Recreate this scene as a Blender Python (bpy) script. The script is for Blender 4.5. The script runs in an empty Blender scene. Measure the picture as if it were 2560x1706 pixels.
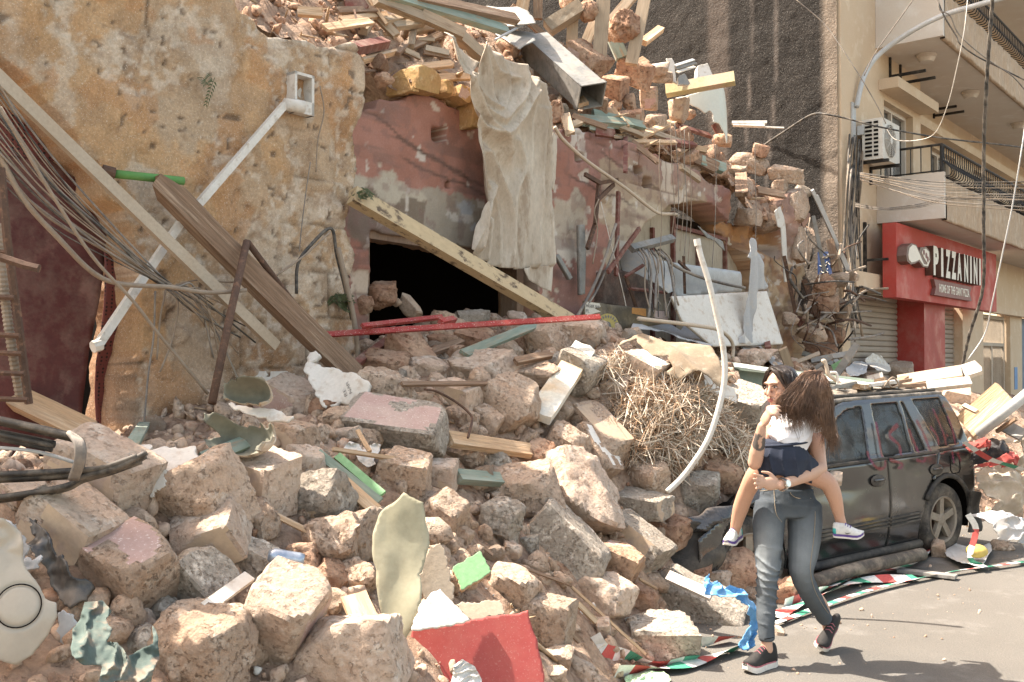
import bpy, math, random
import numpy as np
from mathutils import Vector, Matrix, Euler
random.seed(7); np.random.seed(7)
S = bpy.context.scene
COL = S.collection
# ------------------------------------------------------------------ camera, world, sun, exposure
PITCH = math.radians(1.08)
CAMZ = 1.68
FPX = 2560 * 35 / 36.0
cam = bpy.data.cameras.new('camera'); cam.lens = 35; cam.sensor_width = 36
cam.clip_start = 0.05; cam.clip_end = 400
camo = bpy.data.objects.new('camera', cam); COL.objects.link(camo)
camo.location = (0, 0, CAMZ); camo.rotation_euler = (math.pi / 2 + PITCH, 0, 0)
S.camera = camo
SUN_AZ = math.atan2(-0.968, 0.25)          # clockwise from +Y: the sun stands left and a little behind the ruin
SUN_EL = math.radians(57)
world = bpy.data.worlds.new('World'); S.world = world; world.use_nodes = True
wn = world.node_tree.nodes; wl = world.node_tree.links
sky = wn.new('ShaderNodeTexSky'); sky.sky_type = 'NISHITA'; sky.sun_disc = False
sky.sun_elevation = SUN_EL; sky.sun_rotation = SUN_AZ; sky.air_density = 1.0; sky.dust_density = 2.5; sky.ozone_density = 1.0
bg = wn['Background']; bg.inputs[1].default_value = 0.15
tint = wn.new('ShaderNodeMix'); tint.data_type = 'RGBA'; tint.blend_type = 'MULTIPLY'; tint.inputs[0].default_value = 1.; tint.inputs[7].default_value = (1.2, 1.0, .76, 1)
wl.new(sky.outputs[0], tint.inputs[6]); wl.new(tint.outputs[2], bg.inputs[0])
sl = bpy.data.lights.new('sun', 'SUN'); sl.energy = 3.8; sl.angle = math.radians(0.5); sl.color = (1.0, 0.93, 0.83)
so = bpy.data.objects.new('sun', sl); COL.objects.link(so)
sd = Vector((math.sin(SUN_AZ) * math.cos(SUN_EL), math.cos(SUN_AZ) * math.cos(SUN_EL), math.sin(SUN_EL)))
so.rotation_euler = sd.to_track_quat('Z', 'Y').to_euler(); so.location = (-10, 3, 20)
S.view_settings.view_transform = 'Standard'; S.view_settings.look = 'None'
S.view_settings.gamma = 1; S.view_settings.use_curve_mapping = False
S.view_settings.exposure = 1.96
S.render.engine = 'CYCLES'
S.cycles.max_bounces = 6; S.cycles.diffuse_bounces = 4
S.cycles.use_adaptive_sampling = True
# ------------------------------------------------------------------ geometry helpers
CP, SP_ = math.cos(PITCH), math.sin(PITCH)
def ray(px, py):
 a = (px - 1280) / FPX; b = (853 - py) / FPX
 v = np.array([a, CP - b * SP_, SP_ + b * CP])
 return v / v[1]
def P(px, py, Y):                                  # the point at distance Y seen at photo pixel (px, py)
 r = ray(px, py)
 return np.array([r[0] * Y, Y, CAMZ + r[2] * Y])
def proj(p):
 x, y, z = p[0], p[1], p[2] - CAMZ
 d = y * CP + z * SP_; u = -y * SP_ + z * CP
 return 1280 + FPX * x / d, 853 - FPX * u / d
W0 = 5.84                                          # the street front runs along D, its outward normal is N
_a = math.atan2(.776, .63)
D = np.array([math.cos(_a), math.sin(_a)]); N = np.array([D[1], -D[0]])
def F(u, w, z):
 k = w - W0
 return np.array([u * D[0] + k * N[0], u * D[1] + k * N[1], z])
def FA(u, w, z):
 u, w, z = np.broadcast_arrays(np.asarray(u, float), np.asarray(w, float), np.asarray(z, float))
 k = w - W0
 return np.stack([u * D[0] + k * N[0], u * D[1] + k * N[1], z], -1)
def UW(p): return p[0] * D[0] + p[1] * D[1], p[0] * N[0] + p[1] * N[1] + W0
def onF(px, py, w=0.0):                            # (u, z) of a photo pixel on the front plane w
 r = ray(px, py); Y = (w - W0) / (r[0] * N[0] + N[1])
 return r[0] * Y * D[0] + Y * D[1], CAMZ + r[2] * Y
def PF(px, py, w=0.0):
 u, z = onF(px, py, w); return F(u, w, z)
def polyF(pts, w=0.0): return [onF(x, y, w) for x, y in pts]
def _h(ix, iy, iz, s=0):
 n = (ix.astype(np.int64) * 374761393 + iy.astype(np.int64) * 668265263 + iz.astype(np.int64) * 2147483647 + s * 974634777) & 0xffffffff
 n = ((n ^ (n >> 13)) * 1274126177) & 0xffffffff
 n = ((n ^ (n >> 16)) * 2246822519) & 0xffffffff
 return ((n ^ (n >> 15)) & 0xffffff) / float(0x7fffff) - 1.0
def vn(Q, s=0):
 Q = np.asarray(Q, float); i = np.floor(Q); f = Q - i; f = f * f * (3 - 2 * f); i = i.astype(np.int64)
 r = 0
 for a in (0, 1):
  wx = f[..., 0] if a else 1 - f[..., 0]
  for b in (0, 1):
   wy = f[..., 1] if b else 1 - f[..., 1]
   for c in (0, 1):
    wz = f[..., 2] if c else 1 - f[..., 2]
    r = r + wx * wy * wz * _h(i[..., 0] + a, i[..., 1] + b, i[..., 2] + c, s)
 return r
def fbm(Q, o=4, s=0):
 Q = np.asarray(Q, float); r = 0; a = .5
 for k in range(o):
  r = r + a * vn(Q, s + k); Q = Q * 2.03 + 17.3; a *= .5
 return r
def fb1(x, s=0, o=3): return float(fbm(np.array([[x, .37, .71]]), o, s)[0])
def inpoly(x, y, poly):
 r = np.zeros(np.shape(x), bool); n = len(poly)
 for k in range(n):
  x1, y1 = poly[k]; x2, y2 = poly[(k + 1) % n]
  if y1 == y2: continue
  c = ((y1 > y) != (y2 > y)) & (x < (x2 - x1) * (y - y1) / (y2 - y1) + x1)
  r ^= c
 return r
def smooth(a, b, x):
 t = np.clip((x - a) / (b - a), 0, 1); return t * t * (3 - 2 * t)
def interp(x, xs, ys): return np.interp(x, xs, ys)
def nrm(v):
 v = np.asarray(v, float); return v / (np.linalg.norm(v) + 1e-12)
def spline(pts, n=8):                              # Catmull-Rom through the points
 pts = np.asarray(pts, float)
 if len(pts) < 3: return np.array([pts[0] + (pts[-1] - pts[0]) * t for t in np.linspace(0, 1, n + 1)])
 q = np.vstack([2 * pts[0] - pts[1], pts, 2 * pts[-1] - pts[-2]]); out = []
 for k in range(1, len(q) - 2):
  p0, p1, p2, p3 = q[k - 1], q[k], q[k + 1], q[k + 2]
  for t in np.linspace(0, 1, n, endpoint=False):
   out.append(.5 * (2 * p1 + (p2 - p0) * t + (2 * p0 - 5 * p1 + 4 * p2 - p3) * t * t + (3 * p1 - p0 - 3 * p2 + p3) * t ** 3))
 out.append(q[-2]); return np.array(out)
# ------------------------------------------------------------------ objects
def mk_mesh(name, verts, faces, mats=(), mi=None, smoothed=False, colors=None):
 me = bpy.data.meshes.new(name)
 me.from_pydata([tuple(v) for v in verts], [], [tuple(f) for f in faces])
 for m in mats: me.materials.append(m)
 n = len(me.polygons)
 if mi is not None: me.polygons.foreach_set('material_index', np.asarray(mi, np.int32))
 if smoothed: me.polygons.foreach_set('use_smooth', np.ones(n, bool))
 if colors is not None:
  at = me.color_attributes.new('Col', 'FLOAT_COLOR', 'POINT')
  c = np.ones((len(verts), 4), np.float32); c[:, :colors.shape[1]] = colors
  at.data.foreach_set('color', c.ravel())
 me.update(); return me
def grid_mesh(name, V, quads, mats, smoothed=True, colors=None):
 me = bpy.data.meshes.new(name); n = len(V); q = len(quads)
 me.vertices.add(n); me.vertices.foreach_set('co', np.asarray(V, np.float32).ravel())
 me.loops.add(q * 4); me.loops.foreach_set('vertex_index', np.asarray(quads, np.int32).ravel())
 me.polygons.add(q); me.polygons.foreach_set('loop_start', np.arange(0, q * 4, 4, dtype=np.int32))
 me.update(calc_edges=True)
 if smoothed: me.polygons.foreach_set('use_smooth', np.ones(q, bool))
 for m in mats: me.materials.append(m)
 if colors is not None:
  at = me.color_attributes.new('Col', 'FLOAT_COLOR', 'POINT')
  c = np.ones((n, 4), np.float32); c[:, :3] = colors
  at.data.foreach_set('color', c.ravel())
 me.validate(); return me
def tag(o, label=None, cat=None, group=None, kind=None):
 if label: o['label'] = label
 if cat: o['category'] = cat
 if group: o['group'] = group
 if kind: o['kind'] = kind
 return o
def link(name, me, parent=None, loc=None):
 o = bpy.data.objects.new(name, me); COL.objects.link(o)
 if parent is not None:
  o.parent = parent; L = Vector((0, 0, 0)); q = parent
  while q is not None: L += q.location; q = q.parent
  o.location = -L
 if loc is not None: o.location = loc
 return o
def rebase(o):                                     # put a single-mesh thing's origin at its base
 me = o.data; n = len(me.vertices)
 c = np.empty(n * 3, np.float32); me.vertices.foreach_get('co', c); c = c.reshape(-1, 3)
 b = np.array([c[:, 0].mean(), c[:, 1].mean(), c[:, 2].min()], np.float32)
 me.vertices.foreach_set('co', (c - b).ravel()); me.update(); o.location = Vector(b) + o.location; return o
def empty(name, loc, label=None, cat=None, group=None):
 o = bpy.data.objects.new(name, None); COL.objects.link(o); o.location = tuple(loc); o.empty_display_size = .1
 return tag(o, label, cat, group)
class MB:
 def __init__(s): s.v = []; s.f = []; s.m = []
 def add(s, v, f, m=0):
  b = len(s.v); s.v += [tuple(x) for x in v]; s.f += [tuple(i + b for i in x) for x in f]
  s.m += [m] * len(f) if np.isscalar(m) else list(m); return s
 def box(s, c, size, ax=None, m=0):
  c = np.asarray(c, float); X, Y, Z = (np.eye(3) if ax is None else np.asarray(ax, float)); h = np.asarray(size, float) / 2
  v = [c + X * h[0] * i + Y * h[1] * j + Z * h[2] * k for k in (-1, 1) for j in (-1, 1) for i in (-1, 1)]
  return s.add(v, [(0, 2, 3, 1), (4, 5, 7, 6), (0, 1, 5, 4), (2, 6, 7, 3), (0, 4, 6, 2), (1, 3, 7, 5)], m)
 def fbox(s, u0, u1, w0, w1, z0, z1, m=0):      # a box in street-front coordinates
  v = [F(u, w, z) for z in (z0, z1) for w in (w0, w1) for u in (u0, u1)]
  return s.add(v, [(0, 1, 3, 2), (4, 6, 7, 5), (0, 4, 5, 1), (2, 3, 7, 6), (0, 2, 6, 4), (1, 5, 7, 3)], m)
 def tube(s, pts, r, n=8, m=0, cap=True, flat=1.0):
  pts = np.asarray(pts, float); k = len(pts); r = np.broadcast_to(np.asarray(r, float), (k,))
  T = np.gradient(pts, axis=0); T /= (np.linalg.norm(T, axis=1)[:, None] + 1e-9)
  a = np.array([0, 0, 1.]) if abs(T[0][2]) < .9 else np.array([1., 0, 0]); u = nrm(np.cross(T[0], a)); V = []
  for i in range(k):
   u = nrm(u - T[i] * np.dot(u, T[i])); b = np.cross(T[i], u)
   for j in range(n):
    t = 2 * math.pi * j / n; V.append(pts[i] + r[i] * (math.cos(t) * u + flat * math.sin(t) * b))
  f = [(i * n + j, i * n + (j + 1) % n, (i + 1) * n + (j + 1) % n, (i + 1) * n + j) for i in range(k - 1) for j in range(n)]
  if cap: f += [tuple(range(n))[::-1], tuple(range((k - 1) * n, k * n))]
  return s.add(V, f, m)
 def build(s, name, mats, parent=None, smoothed=False, auto=False):
  if not isinstance(mats, (list, tuple)): mats = [mats]
  me = mk_mesh(name, s.v, s.f, mats, s.m, smoothed); return link(name, me, parent)
def beam(p0, p1, wd, th, up=(0, 0, 1), seed=0, jag=.0, nseg=6, warp=.0, splint=.0):
 """a timber from p0 to p1: width wd across, thickness th along up; jag breaks the far end into splinters"""
 p0, p1 = np.asarray(p0, float), np.asarray(p1, float); T = nrm(p1 - p0); L = np.linalg.norm(p1 - p0)
 X = nrm(np.cross(T, up)); Z = np.cross(X, T); rs = np.random.RandomState(seed)
 prof = []; nx = 4 if jag > 0 or splint > 0 else 2
 for i in range(nx): prof.append((-.5 + i / (nx - 1), -.5))
 for i in range(nx): prof.append((.5 - i / (nx - 1), .5))
 k = len(prof); V = []
 j0 = rs.uniform(-1, .2, k) * splint; j1 = rs.uniform(-.2, 1, k) * jag
 bw = rs.uniform(-1, 1, 2) * warp
 for i in range(nseg + 1):
  t = i / nseg; off = X * bw[0] * math.sin(t * 3.1) + Z * bw[1] * math.sin(t * 3.1 + .4)
  for j, (a, b) in enumerate(prof):
   e = (j1[j] if i == nseg else 0) + (j0[j] if i == 0 else 0)
   jx = rs.uniform(-1, 1) * .012 * (wd if jag or splint else 0)
   V.append(p0 + T * (L * t + e) + X * (a * wd + jx) + Z * (b * th + jx) + off)
 f = [(i * k + j, i * k + (j + 1) % k, (i + 1) * k + (j + 1) % k, (i + 1) * k + j) for i in range(nseg) for j in range(k)]
 f += [tuple(range(k))[::-1], tuple(range(nseg * k, (nseg + 1) * k))]
 return V, f
# ------------------------------------------------------------------ materials
MATS = {}
def _nodes(name):
 m = bpy.data.materials.new(name); m.use_nodes = True; nt = m.node_tree
 return m, nt, nt.nodes, nt.links, nt.nodes['Principled BSDF']
def mat(name, col, col2=None, col3=None, rough=.85, metal=0., spec=.3, scale=5., fine=40., bump=.3, bdist=.01, var=.16, attr=False,
  objrand=.0, pits=0., grain=None, dust=0., coords='Object', alpha=1., trans=0., speck=0., wave=None, coat=0.):
 if name in MATS: return MATS[name]
 m, nt, n, l, b = _nodes(name)
 def N_(t, **k):
  x = n.new(t)
  for a, v in k.items(): setattr(x, a, v)
  return x
 tc = N_('ShaderNodeTexCoord'); vec = tc.outputs[coords]
 mp = N_('ShaderNodeMapping'); l.new(vec, mp.inputs[0]); vec = mp.outputs[0]
 if grain: mp.inputs['Scale'].default_value = grain
 if objrand:
  oi = N_('ShaderNodeObjectInfo'); cx = N_('ShaderNodeCombineXYZ')
  mu = N_('ShaderNodeMath', operation='MULTIPLY'); mu.inputs[1].default_value = 37.; l.new(oi.outputs['Random'], mu.inputs[0])
  for i in range(3): l.new(mu.outputs[0], cx.inputs[i])
  l.new(cx.outputs[0], mp.inputs['Location'])
 def noise(sc, det=6, rgh=.6):
  x = N_('ShaderNodeTexNoise'); x.inputs['Scale'].default_value = sc; x.inputs['Detail'].default_value = det
  x.inputs['Roughness'].default_value = rgh; l.new(vec, x.inputs['Vector']); return x.outputs[0]
 def ramp(src, a, c, v0=0., v1=1.):
  x = N_('ShaderNodeMapRange'); l.new(src, x.inputs[0]); x.inputs[1].default_value = a; x.inputs[2].default_value = c
  x.inputs[3].default_value = v0; x.inputs[4].default_value = v1; return x.outputs[0]
 def mix(fac, a, c, mode='MIX'):
  x = N_('ShaderNodeMix', data_type='RGBA', blend_type=mode)
  if hasattr(fac, 'node'): l.new(fac, x.inputs[0])
  else: x.inputs[0].default_value = fac
  for s_, v in ((6, a), (7, c)):
   if hasattr(v, 'node'): l.new(v, x.inputs[s_])
   else: x.inputs[s_].default_value = (*v[:3], 1)
  return x.outputs[2]
 if attr:
  at = N_('ShaderNodeVertexColor', layer_name='Col'); c = at.outputs[0]
 else:
  c = col
 n1 = noise(scale, 7)
 if col2: c = mix(ramp(n1, .42, .58), c, col2)
 n2 = noise(scale * 2.7, 8, .65)
 if col3: c = mix(ramp(n2, .54, .64), c, col3)
 n3 = noise(fine, 5, .7)
 v = ramp(n3, .25, .75, 1 - var, 1 + var)
 v2 = ramp(n1, .3, .7, 1 - var * .6, 1 + var * .6)
 mm = N_('ShaderNodeMath', operation='MULTIPLY'); l.new(v, mm.inputs[0]); l.new(v2, mm.inputs[1]); vv = mm.outputs[0]
 if objrand:
  m3 = N_('ShaderNodeMath', operation='MULTIPLY'); l.new(vv, m3.inputs[0])
  l.new(ramp(oi.outputs['Random'], 0, 1, 1 - objrand, 1 + objrand), m3.inputs[1]); vv = m3.outputs[0]
 cm = N_('ShaderNodeCombineColor')
 for i in range(3): l.new(vv, cm.inputs[i])
 c = mix(1., c, cm.outputs[0], 'MULTIPLY')
 hgt = noise(fine * .55, 9, .68)
 if pits:
  wv = ramp(noise(fine * .75, 4, .75), .33, .45)
  pm = ramp(n2, .42, .55)
  pf = N_('ShaderNodeMath', operation='MAXIMUM'); l.new(wv, pf.inputs[0]); l.new(ramp(n2, .42, .55, 1., 1 - pits), pf.inputs[1])
  c = mix(pf.outputs[0], mix(1., c, (.60, .54, .48), 'MULTIPLY'), c)
  hm = N_('ShaderNodeMath', operation='MULTIPLY'); l.new(hgt, hm.inputs[0]); l.new(pf.outputs[0], hm.inputs[1]); hgt = hm.outputs[0]
 if speck:
  s1 = noise(fine * 2.2, 3, .7)
  c = mix(ramp(s1, .60, .66, 0, speck), c, (.80, .74, .66))
 if dust:
  c = mix(ramp(noise(scale * 1.3, 8, .7), .45, .70, 0, dust), c, (.50, .42, .33))
 l.new(c, b.inputs['Base Color'])
 b.inputs['Roughness'].default_value = rough; b.inputs['Metallic'].default_value = metal
 b.inputs['Specular IOR Level'].default_value = spec
 if coat: b.inputs['Coat Weight'].default_value = coat; b.inputs['Coat Roughness'].default_value = .12
 if alpha < 1: b.inputs['Alpha'].default_value = alpha
 if trans: b.inputs['Transmission Weight'].default_value = trans
 if dust:
  l.new(ramp(noise(scale * 1.3, 8, .7), .40, .65, rough, .9 if not coat else rough + .12), b.inputs['Roughness'])
 if wave:
  w_ = N_('ShaderNodeTexWave'); w_.inputs['Scale'].default_value = wave; w_.inputs['Distortion'].default_value = 6; w_.inputs['Detail'].default_value = 3
  l.new(vec, w_.inputs['Vector']); hgt = w_.outputs['Fac']
 if bump:
  bp = N_('ShaderNodeBump'); bp.inputs['Strength'].default_value = bump; bp.inputs['Distance'].default_value = bdist
  l.new(hgt, bp.inputs['Height']); l.new(bp.outputs[0], b.inputs['Normal'])
 MATS[name] = m; return m
M_SAND = mat('sandstone', (.47, .35, .262), (.41, .285, .20), (.54, .43, .34), rough=.95, spec=.1, scale=4, fine=60, bump=1., bdist=.022, var=.24, objrand=.16, pits=.9, dust=.35)
M_SANDL = mat('pale_sandstone', (.53, .415, .325), (.47, .345, .26), (.58, .485, .40), rough=.95, spec=.1, scale=4, fine=42, bump=.9, bdist=.025, var=.2, objrand=.12, pits=.7, dust=.3)
M_RED = mat('red_sandstone', (.40, .235, .155), (.45, .30, .205), (.34, .19, .12), rough=.95, spec=.1, scale=4, fine=36, bump=1., bdist=.03, var=.22, objrand=.18, pits=.8)
M_CONC = mat('old_concrete', (.42, .365, .30), (.31, .26, .21), (.57, .50, .42), rough=.95, spec=.1, scale=6, fine=60, bump=1., bdist=.02, var=.26, objrand=.1, pits=.8)
M_PLAST = mat('pink_plaster', (.44, .30, .26), (.46, .34, .29), (.40, .26, .22), rough=.9, spec=.15, scale=3, fine=40, bump=.25, bdist=.006, var=.1, objrand=.08, speck=.5)
M_TANP = mat('tan_plaster', (.45, .34, .25), (.48, .36, .25), (.40, .31, .25), rough=.9, spec=.15, scale=3, fine=40, bump=.3, bdist=.006, var=.12, objrand=.08)
M_WHITEP = mat('white_plaster', (.72, .69, .63), (.62, .58, .52), None, rough=.9, spec=.15, scale=5, fine=50, bump=.3, bdist=.006, var=.1)
M_DIRT = mat('rubble_dirt', (.36, .245, .175), (.44, .32, .235), (.30, .19, .13), rough=1., spec=.05, scale=2.2, fine=26, bump=1., bdist=.04, var=.28, pits=.5)
M_BITS = mat('rubble_bits', (.42, .29, .205), (.50, .38, .29), (.34, .20, .13), rough=1., spec=.05, scale=3.1, fine=30, bump=.8, bdist=.015, var=.3)
M_ROAD = mat('dusty_asphalt', (.150, .137, .120), (.120, .109, .095), (.172, .158, .141), rough=.95, spec=.15, scale=.55, fine=110, bump=.7, bdist=.010, var=.27, speck=.16)
M_WALLV = mat('weathered_render', (.4, .3, .2), attr=True, rough=.95, spec=.1, scale=7, fine=56, bump=.9, bdist=.013, var=.22, pits=.15, speck=.5)
M_PINKV = mat('painted_render', (.4, .3, .2), attr=True, rough=.9, spec=.15, scale=4, fine=60, bump=.4, bdist=.006, var=.1, speck=.12)
M_DARK = mat('shade_black', (.012, .010, .009), rough=.95, spec=.05, bump=0)  # near-black colour stands in for the shade inside rooms, slots and hollows
# ------------------------------------------------------------------ ground and mounds
_U = [0.0, 2.0, 3.0, 4.0, 5.0, 6.0, 6.8, 7.6, 8.6, 9.6, 10.5, 12.0, 14.0, 16.0, 20.0, 26.0]
_HW = [1.05, 1.05, 1.15, 1.35, 1.72, 1.95, 2.08, 2.12, 2.05, 1.95, 1.9, 1.8, 1.6, 1.35, 1.05, .7]
_HP = [1.1, 1.12, 1.18, 1.28, 1.5, 1.6, 1.52, 1.5, 1.6, 1.5, 1.35, 1.15, 1.1, 1.05, .9, .6]
_WC = [2.0, 1.9, 1.75, 1.5, 1.25, 1.4, 2.0, 2.1, .8, .9, 1.3, 2.1, 2.3, 2.1, 1.4, 1.0]
_WT = [4.0, 3.85, 3.6, 3.2, 2.85, 2.5, 2.6, 2.7, 1.5, 1.7, 2.7, 3.6, 3.7, 3.5, 3.0, 2.6]
def H0(u, w):
 hw, hp, wc, wt = (interp(u, _U, t) for t in (_HW, _HP, _WC, _WT))
 a = hw + (hp - hw) * np.clip(w / wc, 0, 1)
 t = np.clip((w - wc) / (wt - wc), -.5, 1.4)
 s = np.where(t < 0, 1 - 0 * t, 1 - np.clip(t, 0, 1) ** 1.08)
 h = np.where(w < 0, hw + .35 * w, a * s)
 bump = fbm(np.stack([u * 1.1, w * 1.1, 0 * u], -1), 3, 5) * .22 * smooth(1.25, .75, t)
 h = h + bump * smooth(-.4, .3, w)
 return np.where(t >= 1, -.06, h)
def H(u, w): return float(H0(np.array([u], float), np.array([w], float))[0])
def hit(px, py, off=0.0, wmin=0.0):
 """walk the view ray down to the rubble (raised by off), the street or the front"""
 r = ray(px, py); Y = 1.8
 Ys = np.arange(1.8, 26, .03); X = r[0] * Ys; Z = CAMZ + r[2] * Ys
 u = X * D[0] + Ys * D[1]; w = X * N[0] + Ys * N[1] + W0
 g = np.maximum(H0(u, w), 0) + off
 bad = (Z <= g) | (w <= wmin)
 i = int(np.argmax(bad)) if bad.any() else len(Ys) - 1
 return np.array([X[i], Ys[i], Z[i]])
_UE = [4.0, 5.0, 6.0, 7.2, 8.0, 8.7, 9.4, 10.2, 11.2, 12.2, 13.2, 14.4]
_ZE = [4.1, 4.0, 3.95, 3.9, 3.88, 4.0, 4.0, 4.02, 3.95, 3.8, 3.75, 3.7]
_ZP = [5.0, 5.3, 5.5, 5.6, 5.5, 5.2, 4.9, 4.7, 4.7, 4.7, 4.55, 4.2]
def HU(u, w):
 ze, zp = interp(u, _UE, _ZE), interp(u, _UE, _ZP)
 h = np.minimum(ze + 1.05 * np.maximum(-w - .05, -.3), zp - .25 * np.maximum(-w - 3, 0))
 return h + fbm(np.stack([u * 1.6, w * 1.6, 0 * u + 9], -1), 4, 11) * .35
def hitU(px, py, off=0.0):
 r = ray(px, py); Ys = np.arange(5, 26, .03); X = r[0] * Ys; Z = CAMZ + r[2] * Ys
 u = X * D[0] + Ys * D[1]; w = X * N[0] + Ys * N[1] + W0
 g_ = Z - HU(u, w) - off; bad = (g_ <= 0) & (w < .35)
 if not bad.any() or w[int(np.argmax(bad))] < -3.5:
  i = int(np.argmin(np.where((w < 0) & (w > -2.6), g_, 99))); return np.array([X[i], Ys[i], Z[i]])
 i = int(np.argmax(bad)) if bad.any() else len(Ys) - 1
 return np.array([X[i], Ys[i], Z[i]])
def terrain(name, u0, u1, w0, w1, st, fn, matl, disp):
 us = np.arange(u0, u1, st); ws = np.arange(w0, w1, st); U, Wd = np.meshgrid(us, ws, indexing='ij')
 Z = fn(U, Wd); Q = FA(U, Wd, Z)
 d = fbm(Q * 7, 4, 3) * disp + fbm(Q * 22, 3, 8) * disp * .45
 Q[..., 2] += d
 a, b = U.shape; idx = np.arange(a * b).reshape(a, b)
 q = np.stack([idx[:-1, :-1], idx[1:, :-1], idx[1:, 1:], idx[:-1, 1:]], -1).reshape(-1, 4)
 if fn is H0:
  keep = (Z[:-1, :-1] > -.055) | (Z[1:, :-1] > -.055) | (Z[1:, 1:] > -.055) | (Z[:-1, 1:] > -.055)
  q = q[keep.reshape(-1)]
 q = q[:, ::-1]
 o = link(name, grid_mesh(name, Q.reshape(-1, 3), q, [matl])); o['kind'] = 'structure'; return o
g = MB(); g.add([(-60, -30, 0), (90, -30, 0), (90, 120, 0), (-60, 120, 0)], [(0, 1, 2, 3)])
tag(g.build('street_ground', M_ROAD), kind='structure')
terrain('rubble_mound', 0.2, 25, -2.2, 4.2, .045, H0, M_DIRT, .07)
terrain('upper_rubble_slope', 3.4, 14.6, -6.0, -.02, .05, HU, M_DIRT, .12)
# ------------------------------------------------------------------ ruined building
def rim_edges(q):
 e = np.concatenate([q[:, [0, 1]], q[:, [1, 2]], q[:, [2, 3]], q[:, [3, 0]]])
 key = np.minimum(e[:, 0], e[:, 1]).astype(np.int64) * 10 ** 7 + np.maximum(e[:, 0], e[:, 1])
 _, inv2, cnt = np.unique(key, return_inverse=True, return_counts=True)
 return e[cnt[inv2] == 1]
def smooth_rim(q, a, b, it=5):
 be = rim_edges(q); a = a.copy(); b = b.copy(); n = len(a)
 for _ in range(it):
  sa = np.zeros(n); sb = np.zeros(n); c = np.zeros(n)
  for i, j in ((0, 1), (1, 0)):
   np.add.at(sa, be[:, i], a[be[:, j]]); np.add.at(sb, be[:, i], b[be[:, j]]); np.add.at(c, be[:, i], 1)
  k = c == 2; a[k] = .5 * a[k] + .25 * sa[k]; b[k] = .5 * b[k] + .25 * sb[k]
 return a, b
def wall_panel(name, poly, holes, w0, thick, res, dispf, colf, matl, parent, jag=.03, js=9., back=True):
 pu = [p[0] for p in poly]; pz = [p[1] for p in poly]
 us = np.arange(min(pu) - .1, max(pu) + .1, res); zs = np.arange(min(pz) - .1, max(pz) + .1, res)
 U, Z = np.meshgrid(us, zs, indexing='ij')
 Uc, Zc = U[:-1, :-1] + res / 2, Z[:-1, :-1] + res / 2
 q3 = np.stack([Uc * js, Zc * js, 0 * Uc + w0], -1)
 ju = Uc + jag * 2 * fbm(q3, 3, 21); jz = Zc + jag * 2 * fbm(q3, 3, 27)
 keep = inpoly(ju, jz, poly)
 for h in holes:
  f_, hp = (h if isinstance(h, tuple) and isinstance(h[0], float) else (1., h))
  keep &= ~inpoly(Uc + (ju - Uc) * f_, Zc + (jz - Zc) * f_, hp)
 idx = np.arange(U.size).reshape(U.shape)
 q = np.stack([idx[:-1, :-1], idx[1:, :-1], idx[1:, 1:], idx[:-1, 1:]], -1)[keep]
 w = w0 + dispf(U, Z); V = FA(U, w, Z).reshape(-1, 3); C = colf(U, Z, w).reshape(-1, 3)
 used, inv = np.unique(q, return_inverse=True); q = inv.reshape(q.shape)
 uu, zz = U.reshape(-1)[used], Z.reshape(-1)[used]; C = C[used]
 uu, zz = smooth_rim(q, uu, zz); V = FA(uu, w.reshape(-1)[used], zz)
 e = np.concatenate([q[:, [0, 1]], q[:, [1, 2]], q[:, [2, 3]], q[:, [3, 0]]])
 key = np.minimum(e[:, 0], e[:, 1]).astype(np.int64) * 10 ** 7 + np.maximum(e[:, 0], e[:, 1])
 _, inv2, cnt = np.unique(key, return_inverse=True, return_counts=True)
 be = e[cnt[inv2] == 1]; bv = np.unique(be); mp = {int(v): len(V) + k for k, v in enumerate(bv)}
 jb = .04 * fbm(np.stack([uu[bv] * 6, zz[bv] * 6, 0 * bv], -1), 3, 4)
 B = FA(uu[bv] + jb, w0 - thick + jb, zz[bv] + jb)
 core = np.array([[.33, .20, .12]]) * (1 + .5 * fbm(B * 6, 3, 2))[:, None]
 sq = np.array([[a, mp[int(a)], mp[int(b)], b] for a, b in be])
 V = np.vstack([V, B]); C = np.vstack([C, core]); q = np.vstack([q, sq])
 return link(name, grid_mesh(name, V, q, [matl], colors=C), parent)
def lerpc(c, m, d): return c + (np.asarray(d) - c) * m[..., None]
ruin = empty('ruined_building', F(6, 0, 0), 'collapsed old sandstone building with ochre and pink walls above the rubble', 'building')
WL = .30
lw = polyF([(-700, 132), (0, 132), (49, 181), (99, 230), (186, 335), (219, 384), (250, 417), (274, 494), (312, 527), (329, 592), (338, 686), (351, 768), (357, 860),
   (335, 960), (325, 1250), (800, 1250), (885, 1000), (893, 860), (872, 760), (868, 700), (890, 640), (868, 590), (874, 520), (902, 400), (888, 340), (905, 250), (908, 170),
   (880, 108), (800, 122), (775, 100), (672, 92), (640, 40), (600, 20), (580, -40)], WL)
u1, _z = onF(560, 0, WL)
lw += [(u1, 4.3), (u1 - .3, 4.42), (u1 - .45, 4.7), (u1 - .8, 4.72), (u1 - .85, 4.35), (u1 - 1.4, 4.4), (u1 - 1.5, 4.7), (u1 - 1.75, 4.8), (u1 - 1.78, 4.0), (u1 - 2.15, 3.95), (u1 - 2.18, 4.6), (u1 - 2.45, 5.0), (u1 - 2.48, 4.0), (u1 - 2.95, 4.0), (u1 - 3.0, 4.8), (u1 - 3.25, 4.9), (u1 - 3.28, 4.0), (u1 - 3.7, 4.0), (u1 - 3.75, 5.0), (lw[0][0], 5.0)]  # unseen upper edge, notched to cast patchy shade over the left rubble
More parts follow.
